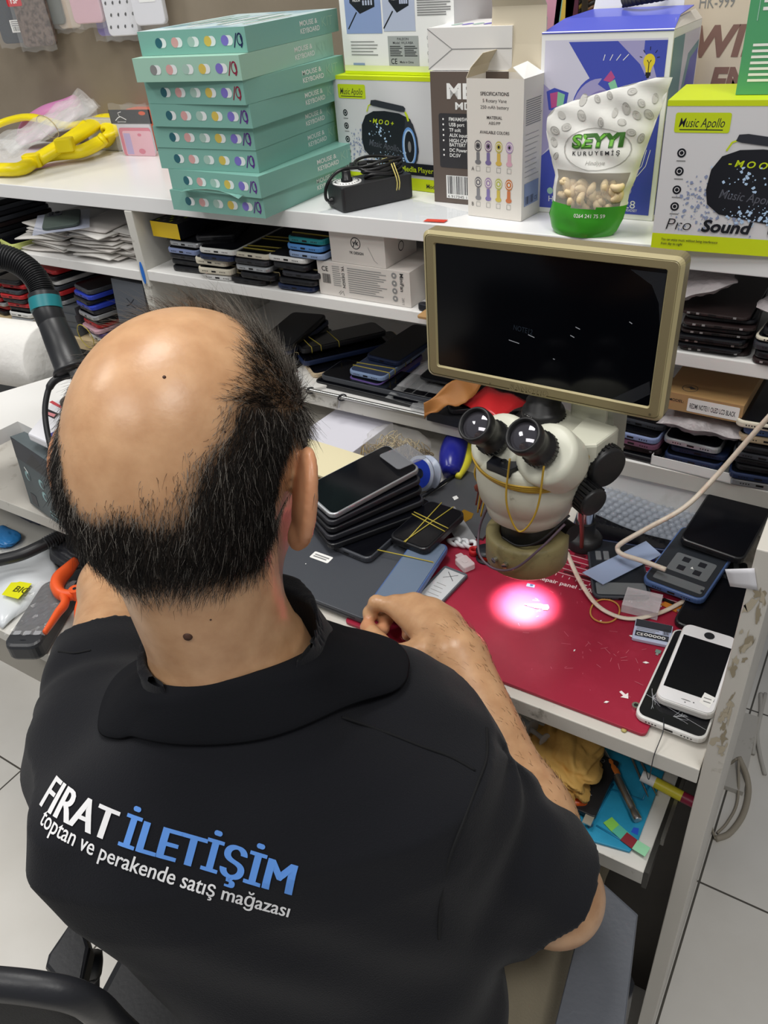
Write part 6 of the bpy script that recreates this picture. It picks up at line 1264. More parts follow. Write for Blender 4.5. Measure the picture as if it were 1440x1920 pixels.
q = MB(); q.cyl(H(141, 690), H(152, 722), .012, mat('nozzle_steel', '9b9b98', .25, .9), 20, .008); q.build('nozzle', t)
q = MB(); q.tube(bez([H(150, 703), H(118, 706), H(95, 722), H(85, 760), H(87, 800), H(98, 850), H(113, 905), H(135, 970), H(155, 1020), H(172, 1060), atz(182, 1088, .725)], 80), lambda k: .0050 if k < .22 else .0038, hs, 10); q.build('power_cord', t)
t = thing('tool_holder', 'black and chrome holder stand carrying the hot air handle', 'stand', (0, 0, 0)); p0 = H(150, 765, 1.05); q = MB(); q.cyl((p0.x, p0.y, D0+.012), (p0.x, p0.y, p0.z), .008, chrome, 18); q.cyl((p0.x, p0.y, D0), (p0.x, p0.y, D0+.012), .022, hs, 30, .02); q.build('post', t); q = MB(); q.lathe([(.016, -.006), (.022, -.004), (.022, .010), (.016, .012), (.016, -.006)], hs, Matrix.Translation((p0.x, p0.y, p0.z+.004)), 28, caps=False); q.build('cradle', t)
# second hose crossing below
t = thing('black_hose', 'black ribbed hose lying across the left end below the bench', 'hose', (0, 0, 0)); q = MB(); K = lambda x, y: atz(x, y, .672); C = bez([K(-60, 1062), K(0, 1050), K(40, 1040), K(80, 1022), K(115, 1003), K(150, 984), K(185, 968)], 420); q.tube(C, lambda k: .0100+(.0013*sin(k*2*pi*48) if k > .52 else .0), hs, 16); q.build('hose_run', t)
# pull-out shelf at the left with the white bag, the boxed handset and the clamp
zs = .615
t = thing('side_shelf', 'grimy white pull-out shelf at the left under the bench', 'shelf', (-1.05, .1, zs)); q = MB(); q.box((-.1, .05, -.012), (.62, .56, .022), dirty_edge); q.build('shelf_board', t); q = MB(); q.box((.195, .19, -.32), (.018, .26, .59), white_board); q.build('side_panel', t)
q = MB(); q.box((.06, -.215, -.065), (.26, .016, .084), mat('apron_grey', '9c978d', .5)); q.build('apron', t)
z1 = zs+.0006
S = lambda x, y, z=z1: atz(x, y, z)
t = thing('white_bag', 'white plastic bag with a yellow sticker lying on the side shelf', 'bag', (0, 0, 0)); wbg = mat('bag_pale', 'dde2e6', .25, bump=(25, .5)); q = MB(); a, b_, c, d = S(8, 1190), S(95, 1040), S(92, 1020), S(-90, 1120)
a, b_, c, d = S(5, 1180), S(112, 1085), S(96, 1022), S(-60, 1075)
q.grid([[((a*(1-u)+b_*u)*(1-v)+(d*(1-u)+c*u)*v)+Vector((0, 0, .020*(sin(pi*u)*sin(pi*v))**.5+.002*sin(u*11+v*7))) for v in [k/18 for k in range(19)]] for u in [k/18 for k in range(19)]], wbg, thick=.004)
zz = z1+.0225; flat(q, ((3, 1115), (24, 1088), (60, 1094), (34, 1123)), zz, mat('sticker_bright', 'e3e21c', .4))
V, Fs = glyphs('BIG', .01); o_ = S(22, 1108, zz+.0005); ex = (S(52, 1112, zz)-S(21, 1106, zz)); ey_ = Vector((-ex.y, ex.x, 0)); q.add([o_+ex*(x/1.75)+ey_*(y/1.75) for x, y in V], Fs, mat('ink_olive', '4a4a12', .5)); q.build('bag_film', t)
P = [S(28, 1195, z1+.03), S(58, 1205, z1+.03), S(122, 1108, z1+.03), S(95, 1085, z1+.03)]; c = sum(P, Vector())/4; yv = ((P[3]-P[0])+(P[2]-P[1]))/2
t = thing('handset', 'black handset in shiny wrapping beside the orange clamp', 'handset', (c.x, c.y, z1), math.atan2(yv.y, yv.x)-pi/2); q = MB(); q.prism(rrect(.056, .150, .016, 5), 0, .030, mat('handset_black', '303236', .4), inset=.006); F = Face(q, (-.028, -.075, .0302), (.056, 0, 0), (0, .15, 0))
for k in range(3): F.rrect(.12+.28*k, .16, .32+.28*k, .215, .012, mat('key_grey', '8e9196', .3))
F.ell(.5, .09, .09, .006, blk); F.rrect(.2, .30, .8, .62, .02, blk2); F.disc(.72, .72, .05, blk2); q.build('handset_body', t)
q = MB(); q.grid([[(-.032+.064*i/10, -.055+.12*j/14, .032+.004*abs(sin(i*1.9+j*2.3))) for j in range(15)] for i in range(11)], mat('foil_clear', 'f0f0f2', .05, alpha=.16, spec=1, bump=(50, .6)), smooth=False); q.build('wrapping', t)
org = mat('clamp_orange', 'f0602c', .4)
def cl(x, y, z=z1+.045): return S(x, y, z)
t = thing('orange_clamp', 'bright orange plastic spring clamp beside the handset', 'clamp', (0, 0, 0))
def jaw(pts, r_, name): q = MB(); q.tube(bez([cl(*p) for p in pts], 36), r_, org, 10, flat=1.4, up=(0, 0, 1)); q.build(name, t)
jaw(((142, 1052), (128, 1068), (112, 1085), (107, 1100), (116, 1115), (140, 1116)), lambda k: .0062+.0042*sin(pi*k), 'jaw')
jaw(((188, 1060), (187, 1082), (184, 1100), (172, 1112), (150, 1117)), lambda k: .0060+.0036*sin(pi*k), 'jaw')
jaw(((116, 1112), (122, 1130), (108, 1150), (95, 1170), (84, 1186)), lambda k: .0070-.0035*k, 'handle'); jaw(((160, 1114), (152, 1128), (146, 1142), (144, 1160)), lambda k: .0068-.003*k, 'handle')
q = MB(); c = cl(143, 1112); q.cyl(c-Vector((0, 0, .008)), c+Vector((0, 0, .009)), .0095, org, 24); q.cyl(c+Vector((0, 0, .009)), c+Vector((0, 0, .0095)), .003, blk, 12); q.build('pivot', t)
# dark clutter on the side shelf behind the clamp and under the bench
clut = [('black_pouch', 'crumpled black pouch on the side shelf behind the clamp', 'pouch', (140, 1035), .040, .030, .022, BODY['dark']), ('navy_bag', 'crumpled navy blue bag under the left bench edge', 'bag', (70, 948), .085, .035, .020, mat('navy_film', '22304e', .3, bump=(40, .7))), ('blue_glove', 'bright blue plastic film at the left under the bench', 'film', (2, 1006), .040, .022, .007, mat('blue_film2', '2f7fc2', .3, bump=(40, .6)))]
for k, (nm, lb, ct, (px, py), sx, sy, sz, m_) in enumerate(clut):
    p = S(px, py, z1+sz); crumple(nm.replace('_small', ''), lb, ct, (p.x, p.y, z1), sx, sy, sz, m_, 40+k, .16)
t = thing('black_box', 'black plastic block lying between the jaws of the orange clamp', 'block', (0, 0, 0)); p = S(155, 1085, z1+.02); t.location = (p.x, p.y, z1); t.rotation_euler = (0, 0, rad(20)); q = MB(); q.prism(rrect(.045, .05, .008), 0, .022, mat('handset_black', '303236'), inset=.004); q.build('block_body', t)
t = thing('white_crate', 'low white cabinet on the floor left of the man', 'cabinet', (-1.52, .23, 0)); q = MB(); q.box((0, 0, .066), (.30, .20, .13), white_board); q.build('cabinet_body', t, .002)
crumple('grey_film', 'crumpled grey film under the beech board behind the towel roll', 'film', (-1.45, .50, D0), .16, .05, .015, mat('grey_dark_film', '3c3f45', .3, bump=(30, .7)), 55, .15)
# ================================================================== office chair
chb = mat('chair_black', '26272b', .42, bump=(200, .1)); chm = mat('chair_mesh', '101114', .8, bump=(700, .5)); armg = mat('arm_grey', '5a5e66', .45, bump=(160, .2))
cx, cy, ca = -.40, -.262, rad(15)
t = thing('office_chair', 'black mesh office chair the man sits on', 'chair', (cx, cy, 0), ca)
q = MB()
for k in range(5):
    a = 2*pi*k/5+.3; q.tube([(0, 0, .09), (.13*cos(a), .13*sin(a), .085), (.25*cos(a), .25*sin(a), .062)], lambda k_: .020-.007*k_, chb, 10)
q.cyl((0, 0, .07), (0, 0, .345), .024, chb, 20); q.build('base', t)
for k in range(5):
    a = 2*pi*k/5+.3; q = MB(); q.lathe([(.0, -.012), (.022, -.012), (.026, -.006), (.026, .006), (.022, .012), (0, .012)], chb, Matrix.Translation((.25*cos(a), .25*sin(a), .0265)) @ Euler((pi/2, 0, a)).to_matrix().to_4x4(), 20); q.build('caster', t)
q = MB(); q.prism(rrect(.36, .38, .08, 6, -.03, 0), .352, .394, chb, inset=.016); q.build('seat', t)
inv = (Matrix.Translation((cx, cy, 0)) @ Matrix.Rotation(ca, 4, 'Z')).inverted()
def cw_(x, y, z): return inv @ atz(x, y, z)
zb_ = .875; e0 = cw_(112, 1868, zb_)        # right upper corner of the backrest
q = MB(); bw_ = .43; G = []
for i in range(17):
    u = i/16; G.append([(e0.x-bw_*(1-u), e0.y-.03*(1-(2*u-1)**2)+.03-.02*j/10, .70+(.172-.016*abs(2*u-1)**6)*j/10) for j in range(11)])
q.grid(G, chm, thick=.007); q.build('backrest', t)
q = MB(); q.tube(bez([G[0][k] for k in (0, 5, 9)]+[G[i][10] for i in (1, 4, 8, 12, 15)]+[G[16][k] for k in (9, 5, 0)], 90), .0125, chb, 10, flat=.8); q.build('backrest_frame', t)
q = MB(); q.tube([(-.06, -.15, .37), (-.08, e0.y+.03, .46), (-.09, e0.y+.028, .62)], .02, chb, 10, flat=.5); q.build('back_bar', t)
q = MB(); P = [cw_(x, y, .72) for x, y in ((83, 1812), (88, 1790), (104, 1766), (138, 1718), (150, 1712), (158, 1742), (168, 1775), (150, 1850), (120, 1852))]; q.prism([(p.x, p.y) for p in P][::-1], .700, .72, chb, inset=.004)
q.tube(bez([cw_(165, 1790, .69), cw_(166, 1815, .68), cw_(160, 1855, .64), Vector((-.17, -.15, .385))], 24), .013, chb, 10); q.build('armrest', t)
q = MB(); P = [cw_(x, y, .60) for x, y in ((1112, 1636), (1197, 1712), (1168, 1960), (1030, 1960))]; q.prism([(p.x, p.y) for p in (P[3], P[2], P[1], P[0])], .570, .60, armg, inset=.004)
xm, ym = sum(p.x for p in P)/4+.02, sum(p.y for p in P)/4; q.tube(bez([(xm, ym, .572), (xm, ym, .46), (xm-.02, ym, .375), (.13, 0, .372)], 24), .014, chb, 10); q.build('armrest', t)['label'] = 'grey padded armrest on the right'
# ================================================================== the man
def surf_net(fn, lo, hi, h):
    """mesh of fn = 0 on a grid of step h, evaluated only near the surface"""
    lo = np.array(lo, float); n = (np.ceil((np.array(hi)-lo)/h/4).astype(int))*4
    c = n//4; I = np.stack(np.meshgrid(*[np.arange(k) for k in c], indexing='ij'), -1).reshape(-1, 3)
    D = np.concatenate([fn(lo+(p+.375)*4*h) for p in np.array_split(I, max(1, len(I)//200000))])
    F = np.repeat(np.repeat(np.repeat(np.where(D > 0, 1., -1.).astype(np.float32).reshape(c), 4, 0), 4, 1), 4, 2)
    A = I[np.abs(D) < 4*h*1.35]*4
    off = np.stack(np.meshgrid(*[np.arange(4)]*3, indexing='ij'), -1).reshape(-1, 3)
    Q = (A[:, None]+off).reshape(-1, 3)
    V = np.concatenate([fn(lo+p*h) for p in np.array_split(Q, max(1, len(Q)//300000))])
    F[Q[:, 0], Q[:, 1], Q[:, 2]] = V
    S = F < 0
    s8 = sum(S[a:n[0]-1+a, b_:n[1]-1+b_, e:n[2]-1+e].astype(np.int8) for a in (0, 1) for b_ in (0, 1) for e in (0, 1))
    C = np.argwhere((s8 > 0) & (s8 < 8)); idx = -np.ones(tuple(n-1), np.int32); idx[C[:, 0], C[:, 1], C[:, 2]] = np.arange(len(C))
    acc = np.zeros((len(C), 3)); cnt = np.zeros(len(C)); cor = [np.array((a, b_, e)) for a in (0, 1) for b_ in (0, 1) for e in (0, 1)]
    for i in range(8):
        for j in range(i+1, 8):
            if np.abs(cor[i]-cor[j]).sum() != 1: continue
            fa = F[tuple((C+cor[i]).T)]; fb = F[tuple((C+cor[j]).T)]; k = (fa < 0) != (fb < 0)
            t_ = np.where(k, fa/np.where(k, fa-fb, 1), 0)[:, None]
            acc += np.where(k[:, None], cor[i]+t_*(cor[j]-cor[i]), 0); cnt += k
    P = lo+(C+acc/cnt[:, None])*h; quads = []
    for ax in range(3):
        e = np.eye(3, dtype=int)[ax]; u, v = [np.eye(3, dtype=int)[(ax+k) % 3] for k in (1, 2)]
        sl = [slice(1, n[k]-1) for k in range(3)]; sl2 = list(sl); sl2[ax] = slice(2, n[ax])
        a, b_ = S[tuple(sl)], S[tuple(sl2)]
        for flip in (0, 1):
            X = np.argwhere((a & ~b_) if not flip else (~a & b_))+1
            if not len(X): continue
            q = np.stack([idx[tuple((X-du-dv).T)] for du, dv in ((u*0, v*0), (u, v*0), (u, v), (u*0, v))], 1)
            quads.append(q if not flip else q[:, ::-1])
    q = np.concatenate(quads); q = q[(q >= 0).all(1)]
    return P, q
def smesh(name, P, q, mats_, parent=None):
    me = bpy.data.meshes.new(name); me.vertices.add(len(P)); me.vertices.foreach_set('co', P.astype(np.float32).ravel())
    me.loops.add(q.size); me.polygons.add(len(q)); me.loops.foreach_set('vertex_index', q.astype(np.int32).ravel())
    me.polygons.foreach_set('loop_start', np.arange(0, q.size, 4, dtype=np.int32)); me.polygons.foreach_set('use_smooth', np.ones(len(q), bool))
    me.update(calc_edges=True); me.validate()
    for m_ in mats_: me.materials.append(m_)
    o = bpy.data.objects.new(name, me); COL.objects.link(o)
    if parent is not None: o.parent = parent
    return o
def smin(a, b_, k): h = np.clip(.5+.5*(b_-a)/k, 0, 1); return b_*(1-h)+a*h-k*h*(1-h)
def cone(P, a, b_, ra, rb):
    a, b_ = np.array(a), np.array(b_); d = b_-a; t_ = np.clip((P-a) @ d/(d @ d), 0, 1); return np.linalg.norm(P-a-t_[:, None]*d, axis=1)-(ra+(rb-ra)*t_)
def ell(P, c, r): k = P-np.array(c); r = np.array(r); k0 = np.linalg.norm(k/r, axis=1); k1 = np.linalg.norm(k/r**2, axis=1); return k0*(k0-1)/np.maximum(k1, 1e-9)
def npv(v): return np.array(v, float)
# ---- joints
HA, HP, HR = rad(19.5), rad(23), rad(-5)      # head: azimuth to the left, pitch down, roll
TA = rad(22)
ft = npv((-sin(TA), cos(TA), 0)); rt = npv((cos(TA), sin(TA), 0)); zz_ = npv((0, 0, 1))
fh = npv((-sin(HA)*cos(HP), cos(HA)*cos(HP), -sin(HP))); rh0 = npv((cos(HA), sin(HA), 0)); uh0 = np.cross(rh0, fh)
rh = rh0*cos(HR)+uh0*sin(HR); uh = -rh0*sin(HR)+uh0*cos(HR)
HC = npv(atd(368, 838, .560)); NB = npv((-.332, -.245, .953)); HIP = npv((-.262, -.300, .50))
SHL, SHR = npv((-.492, -.290, .836)), npv((-.232, -.178, .850))
ELL, WRL = npv((-.690, -.105, .800)), npv((-.665, .070, .830))
ELR, WRR = npv(atd(1038, 1676, .735)), npv(atz(862, 1238, .803))
HB = np.stack([rh, fh, uh], 1)              # head local -> world columns
def H2W(p): return HC+HB @ npv(p)
tx_ = NB-HIP; TL_ = np.linalg.norm(tx_); tu = tx_/TL_; TB = rad(38); rt_b = npv((cos(TB), sin(TB), 0)); tb = np.cross(rt_b, tu); tb /= np.linalg.norm(tb); tr = np.cross(tu, tb)*-1; tr = np.cross(tb, tu)*-1
tr = np.cross(tu, -tb) if np.dot(np.cross(tu, -tb), rt_b) > 0 else np.cross(-tb, tu)
fwd_t = np.cross(tu, tr); fwd_t = fwd_t if fwd_t @ ft > 0 else -fwd_t
SEC = npv([(-.08, .130, .120, .0, .026), (.0, .136, .132, .0, .028), (.12, .136, .135, .01, .028), (.22, .139, .132, .01, .025), (.29, .149, .128, .005, .016), (.335, .166, .122, .0, .004), (.375, .174, .115, .0, -.004), (.41, .146, .096, .0, -.022), (.437, .098, .078, .0, -.020), (.465, .066, .062, .0, .0), (.50, .055, .055, .0, .0)])
def torso(P, o=0.0):
    d = P-HIP; t_ = d @ tu; x = d @ tr; y = d @ fwd_t
    a, b_, c, x_ = [np.interp(t_, SEC[:, 0], SEC[:, k]) for k in (1, 2, 3, 4)]; x = x-x_
    a = a+o; b_ = b_+o; yy = y-c
    k = (np.abs(x/a)**3.4+np.abs(yy/b_)**3.4)**(1/3.4); d1 = (k-1)*np.minimum(a, b_)
    cap = np.maximum(t_-.50-o, -.072-o-t_); return np.maximum(d1, cap)
# ---- head
def head(Pw):
    P = (Pw-HC) @ HB
    d = ell(P, (0, -.010, .010), (.0765, .098, .086)); d = smin(d, ell(P, (0, -.048, -.028), (.060, .050, .050)), .03)
    d = smin(d, ell(P, (0, .050, -.030), (.060, .052, .072)), .02); d = smin(d, ell(P, (0, .040, -.075), (.054, .056, .048)), .025); d = smin(d, ell(P, (0, .082, -.108), (.022, .018, .016)), .02)
    for s_ in (-1, 1):
        d = smin(d, ell(P, (s_*.040, .078, -.040), (.022, .018, .018)), .015); d = smin(d, cone(P, (s_*.014, .100, .012), (s_*.046, .088, .012), .008, .006), .012)
        d = np.maximum(d, -(np.linalg.norm(P-npv((s_*.031, .112, -.006)), axis=1)-.017)); d = smin(d, np.linalg.norm(P-npv((s_*.031, .088, -.006)), axis=1)-.0125, .003)
        e = npv((s_*.0795, -.006, -.022)); q = P-e; q = np.stack([q[:, 0]*s_, q[:, 1], q[:, 2]], 1); al = rad(34); q = np.stack([q[:, 0]*cos(al)+q[:, 1]*sin(al), -q[:, 0]*sin(al)+q[:, 1]*cos(al), q[:, 2]], 1)
        plate = ell(q, (.0, -.010, 0), (.0050, .0165, .029)); rr = np.sqrt(((q[:, 1]+.010)/.0165)**2+(q[:, 2]/.029)**2); helix = np.sqrt(((rr-1)*.019)**2+(q[:, 0]-.002)**2)-.0042
        helix = np.where(q[:, 1] > .004, helix+.004*np.clip((q[:, 1]-.004)/.006, 0, 2), helix)
        ear = smin(smin(plate, helix, .004), ell(q, (.0, -.004, -.0295), (.0055, .0085, .0095)), .005); d = smin(d, ear, .005)
    d = smin(d, cone(P, (0, .096, .0), (0, .116, -.042), .008, .012), .012)
    for s_ in (-1, 1): d = smin(d, np.linalg.norm(P-npv((s_*.012, .105, -.047)), axis=1)-.008, .006)
    d = smin(d, cone(P, (-.018, .095, -.074), (.018, .095, -.074), .006, .006), .006); d = smin(d, cone(P, (-.016, .095, -.084), (.016, .095, -.084), .0065, .0065), .006); d = np.maximum(d, -(cone(P, (-.022, .108, -.079), (.022, .108, -.079), .006, .006)))
    return d
def hand(P, W, K, thumb, fingers, rad_=.0092):
    d = None
    for k in K:
        c = cone(P, W+(k-W)*.12, k, .021, .0132); d = c if d is None else smin(d, c, .018)
    for f, r0 in fingers:
        prev = None
        for i in range(len(f)-1):
            c = cone(P, f[i], f[i+1], r0*(1-.10*i), r0*(1-.10*(i+1))); c = c if prev is None else smin(prev, c, .003); prev = c
        for i in range(1, len(f)-1): prev = smin(prev, np.linalg.norm(P-f[i], axis=1)-r0*(1.04-.1*i), .004)
        d = smin(d, prev, .0055)
    prev = None
    for i in range(len(thumb)-1):
        r0 = (.0165, .0115, .0105, .0090); c = cone(P, thumb[i], thumb[i+1], r0[i], r0[i+1]); prev = c if prev is None else smin(prev, c, .005)
    return smin(d, prev, .010)
g = lambda x, y, z: npv(atz(x, y, z))
KR = [g(741, 1136, .800), g(778, 1132, .805), g(815, 1145, .804), g(845, 1167, .799)]
FR = [([KR[0], g(706, 1131, .800), g(694, 1149, .786), g(692, 1163, .774)], .0098),
      ([KR[1], KR[1]+npv((-.026, .012, -.022)), KR[1]+npv((-.036, -.010, -.030)), KR[1]+npv((-.030, -.026, -.032))], .0100),
      ([KR[2], KR[2]+npv((-.022, .014, -.026)), KR[2]+npv((-.032, -.008, -.034)), KR[2]+npv((-.026, -.022, -.032))], .0095),
      ([KR[3], KR[3]+npv((-.014, .010, -.024)), KR[3]+npv((-.024, -.006, -.031)), KR[3]+npv((-.020, -.017, -.029))], .0084)]
THR = [g(790, 1225, .800), g(742, 1228, .788), g(710, 1203, .783), g(689, 1176, .780)]
dl = WRL-ELL; dl /= np.linalg.norm(dl); sl_ = np.cross(dl, zz_); sl_ /= np.linalg.norm(sl_)
KL = [WRL+dl*.085+sl_*s_ for s_ in (.028, .010, -.009, -.026)]
FL = [([k, k+dl*.030+npv((0, 0, -.014)), k+dl*.040+npv((0, 0, -.032)), k+dl*.034+npv((0, 0, -.042))], .0094-.0004*i) for i, k in enumerate(KL)]
THL = [WRL+dl*.025+sl_*.018, WRL+dl*.050+sl_*.040+npv((0, 0, -.010)), WRL+dl*.078+sl_*.046+npv((0, 0, -.018)), WRL+dl*.100+sl_*.040+npv((0, 0, -.024))]
NK0 = H2W((.006, -.030, -.050))
KNR, KNL = HIP+ft*.28+rt*.245-zz_*.015, HIP+ft*.38-rt*.13-zz_*.015
HPR, HPL = HIP+rt*.14+zz_*.0, HIP-rt*.09+zz_*.0
ANR, ANL = npv((KNR[0]-.02, KNR[1]-.03, .10)), npv((KNL[0], KNL[1]-.03, .10))
def box_cull(fn, lo, hi, m_=.05):
    lo = npv(lo)-m_; hi = npv(hi)+m_
    def f(P):
        c = np.maximum(np.maximum(lo-P, P-hi), 0); far = np.linalg.norm(c, axis=1)+m_; k = ((P > lo) & (P < hi)).all(1); out = far
        if k.any(): out = far.copy(); out[k] = fn(P[k])
        return out
    return f
def rng_of(*pts): A = npv(pts); return A.min(0), A.max(0)
headc = box_cull(head, HC-.15, HC+.15, .03)
def harm(P):
    d = cone(P, ELR, WRR, .044, .031); e = ELR+(WRR-ELR)*.28; return smin(d, ell(P, e, (.047, .047, .047)), .03)
handr = box_cull(lambda P: hand(P, WRR, KR, THR, FR), *rng_of(WRR, *KR, *[p for f, _ in FR for p in f], *THR), .04)
handl = box_cull(lambda P: hand(P, WRL, KL, THL, FL), *rng_of(WRL, *KL, *[p for f, _ in FL for p in f], *THL), .04)
def skin(P):
    d = smin(headc(P), cone(P, NK0, NB+npv((0, -.004, -.02)), .054, .056), .022)
    d = smin(d, cone(P, NB+npv((0, -.006, .03)), NB+npv((0, 0, -.05)), .054, .066), .02)
    d = smin(d, torso(P, -.012), .03)
    for S_, E_ in ((SHL, ELL), (SHR, ELR)): d = smin(d, cone(P, S_, E_, .050, .042), .03)
    d = smin(d, harm(P), .015); a = cone(P, ELL, WRL, .045, .028); d = smin(d, smin(a, np.linalg.norm(P-ELL-(WRL-ELL)*.25, axis=1)-.046, .03), .015)
    d = smin(d, handr(P), .014); d = smin(d, handl(P), .014)
    for H_, K_, A_ in ((HPR, KNR, ANR), (HPL, KNL, ANL)): d = smin(d, cone(P, H_+npv((0, 0, .01)), K_, .068, .050), .03); d = smin(d, cone(P, K_, A_, .048, .032), .02); d = smin(d, cone(P, A_, npv((A_[0]-.05, A_[1]+.15, .035)), .034, .028), .02)
    return d
man = thing('person', 'balding man in a black polo shirt seen from behind, working at the bench', 'person', (HIP[0], HIP[1], 0))
allp = npv([HC+.14, HC-.14, SHL-.08, ELL-.08, ELR+.08, KNR+.07, KNL-.07, HIP-.22, HIP+.2, HC+npv((0, 0, .15))])
lo, hi = allp.min(0)-.02, allp.max(0)+.02; lo[2] = -.01
Pb, qb_ = surf_net(skin, lo, hi, .0028)
# ---- skin material: tone plus hair-root shade from a vertex value
sk = bpy.data.materials.new('skin'); sk.use_nodes = True; nt = sk.node_tree; L = nt.links.new; bs = nt.nodes['Principled BSDF']
at = nt.nodes.new('ShaderNodeAttribute'); at.attribute_name = 'roots'; at2 = nt.nodes.new('ShaderNodeAttribute'); at2.attribute_name = 'flush'
tc = nt.nodes.new('ShaderNodeTexCoord'); nz = nt.nodes.new('ShaderNodeTexNoise'); nz.inputs['Scale'].default_value = 55; nz.inputs['Detail'].default_value = 5; L(tc.outputs['Object'], nz.inputs['Vector'])
rp = nt.nodes.new('ShaderNodeValToRGB'); rp.color_ramp.elements[0].color = (*lin('bd8f68'), 1); rp.color_ramp.elements[1].color = (*lin('d0a47c'), 1); rp.color_ramp.elements[0].position = .3; rp.color_ramp.elements[1].position = .7; L(nz.outputs[0], rp.inputs[0])
m1 = nt.nodes.new('ShaderNodeMix'); m1.data_type = 'RGBA'; L(at2.outputs['Fac'], m1.inputs[0]); L(rp.outputs[0], m1.inputs[6]); m1.inputs[7].default_value = (*lin('c47a58'), 1)
m2 = nt.nodes.new('ShaderNodeMix'); m2.data_type = 'RGBA'; L(at.outputs['Fac'], m2.inputs[0]); L(m1.outputs[2], m2.inputs[6]); m2.inputs[7].default_value = (*lin('1d1917'), 1); L(m2.outputs[2], bs.inputs['Base Color'])
bs.inputs['Roughness'].default_value = .36; bs.inputs['Subsurface Weight'].default_value = .12; bs.inputs['Subsurface Radius'].default_value = (.8, .35, .2); bs.inputs['Subsurface Scale'].default_value = .006
nb = nt.nodes.new('ShaderNodeTexNoise'); nb.inputs['Scale'].default_value = 260; L(tc.outputs['Object'], nb.inputs['Vector']); bp_ = nt.nodes.new('ShaderNodeBump'); bp_.inputs['Strength'].default_value = .12; bp_.inputs['Distance'].default_value = .001; L(nb.outputs[0], bp_.inputs['Height']); L(bp_.outputs[0], bs.inputs['Normal'])
off_ = npv((HIP[0], HIP[1], 0))
body = smesh('body', Pb-off_, qb_, [sk], man)
# hair density over the head, in the head's own frame
def sstep(x, a, b_): t_ = np.clip((x-a)/(b_-a), 0, 1); return t_*t_*(3-2*t_)
def hair_density(P):
    q = (P-HC) @ HB; d = q/np.maximum(np.linalg.norm(q, axis=1, keepdims=True), 1e-9)
    near = (np.abs(headc(P)) < .02) & (q[:, 2] > -.115)
    ph_ = np.degrees(np.arctan2(d[:, 2], -d[:, 1])); ph_ = np.where(ph_ < -90, 180., ph_)
    r_ = np.sqrt(((ph_-42)/58)**2+((d[:, 0]-.02)/np.where(d[:, 0] < .02, .80, .62))**2)+.05*np.sin(d[:, 0]*11+1)+.04*np.sin(d[:, 1]*13+d[:, 2]*9)
    dens = np.where(d[:, 0] > .15, sstep(r_, .72, 1.30), sstep(r_, .84, 1.16))
    front = sstep(ph_, 80, 96)*(d[:, 2] > .2)*(np.abs(d[:, 0]) < .75); dens = np.where(front > 0, np.minimum(dens, 1-.72*front), dens); dens = np.maximum(dens, .50*sstep(ph_, 84, 100)*(ph_ < 142)*(np.abs(d[:, 0]) < .8)); dens = np.maximum(dens, .012*(d[:, 2] > 0))
    dens = np.where((ph_ > 50) & (d[:, 0] > .25), np.minimum(dens, .62), dens)
    # hairline: nape, behind the ears, temples and face
    nape = sstep(q[:, 2]-.16*np.abs(q[:, 0]), -.104, -.058); dens = dens*np.where(q[:, 1] < .0, nape, 1)
    face = sstep(-(q[:, 1]-.030-.035*np.clip(q[:, 2]/.07, -.6, 1)), -.012, .012); dens = dens*np.where(d[:, 2] < .55, face, 1)
    ear = np.sqrt(((np.abs(q[:, 0])-.086)/.022)**2+((q[:, 1]+.004)/.034)**2+((q[:, 2]+.022)/.044)**2); dens = dens*sstep(ear, .9, 1.15)
    low = (q[:, 2] < -.050) & (q[:, 1] > -.032); dens = np.where(low, dens*sstep(-q[:, 1], -.0, .035), dens)
    return np.where(near, dens, 0.)
dens = hair_density(Pb)
a = body.data.attributes.new('roots', 'FLOAT', 'POINT'); beard = (Pb-HC) @ HB
bd = ((np.abs(headc(Pb)) < .015) & (beard[:, 2] < -.045) & (beard[:, 1] > .012) & (beard[:, 2] > -.13)) * .45
a.data.foreach_set('value', np.clip(np.maximum(sstep(dens, .05, .9)*.92, bd), 0, 1).astype(np.float32))
fl_ = np.zeros(len(Pb)); q = (Pb-HC) @ HB
fl_ = np.maximum(fl_, .48*(np.abs(q[:, 0]) > .077)*(np.abs(q[:, 2]+.022) < .045)*(np.abs(q[:, 1]+.012) < .03)); fl_ = np.maximum(fl_, .8*(np.abs(q[:, 0]) < .02)*(np.abs(q[:, 2]+.079) < .012)*(q[:, 1] > .09))
for tip in [f[-1] for f, _ in FR]+[THR[-1]]: fl_ = np.maximum(fl_, .45*(np.linalg.norm(Pb-tip, axis=1) < .014))
a = body.data.attributes.new('flush', 'FLOAT', 'POINT'); a.data.foreach_set('value', fl_.astype(np.float32))
# moles
q = MB(); ml = mat('mole', '4a3024', .6)
bvh = BVHTree.FromPolygons([tuple(p) for p in Pb], [tuple(f) for f in qb_])
for px, py, r_ in ((352, 1194, .0034), (308, 707, .0012), (422, 810, .0008), (460, 920, .0007), (395, 1162, .0008)):
    hit = bvh.ray_cast(CAM, ray(px, py).normalized()); 
    if hit[0] is not None: R_ = hit[1].to_track_quat('Z', 'Y').to_matrix().to_4x4(); R_.translation = hit[0]-Vector(off_); q.lathe([(r_, -.0002), (r_*.8, r_*.3), (0, r_*.45)], ml, R_, 14)
q.build('mole', man)
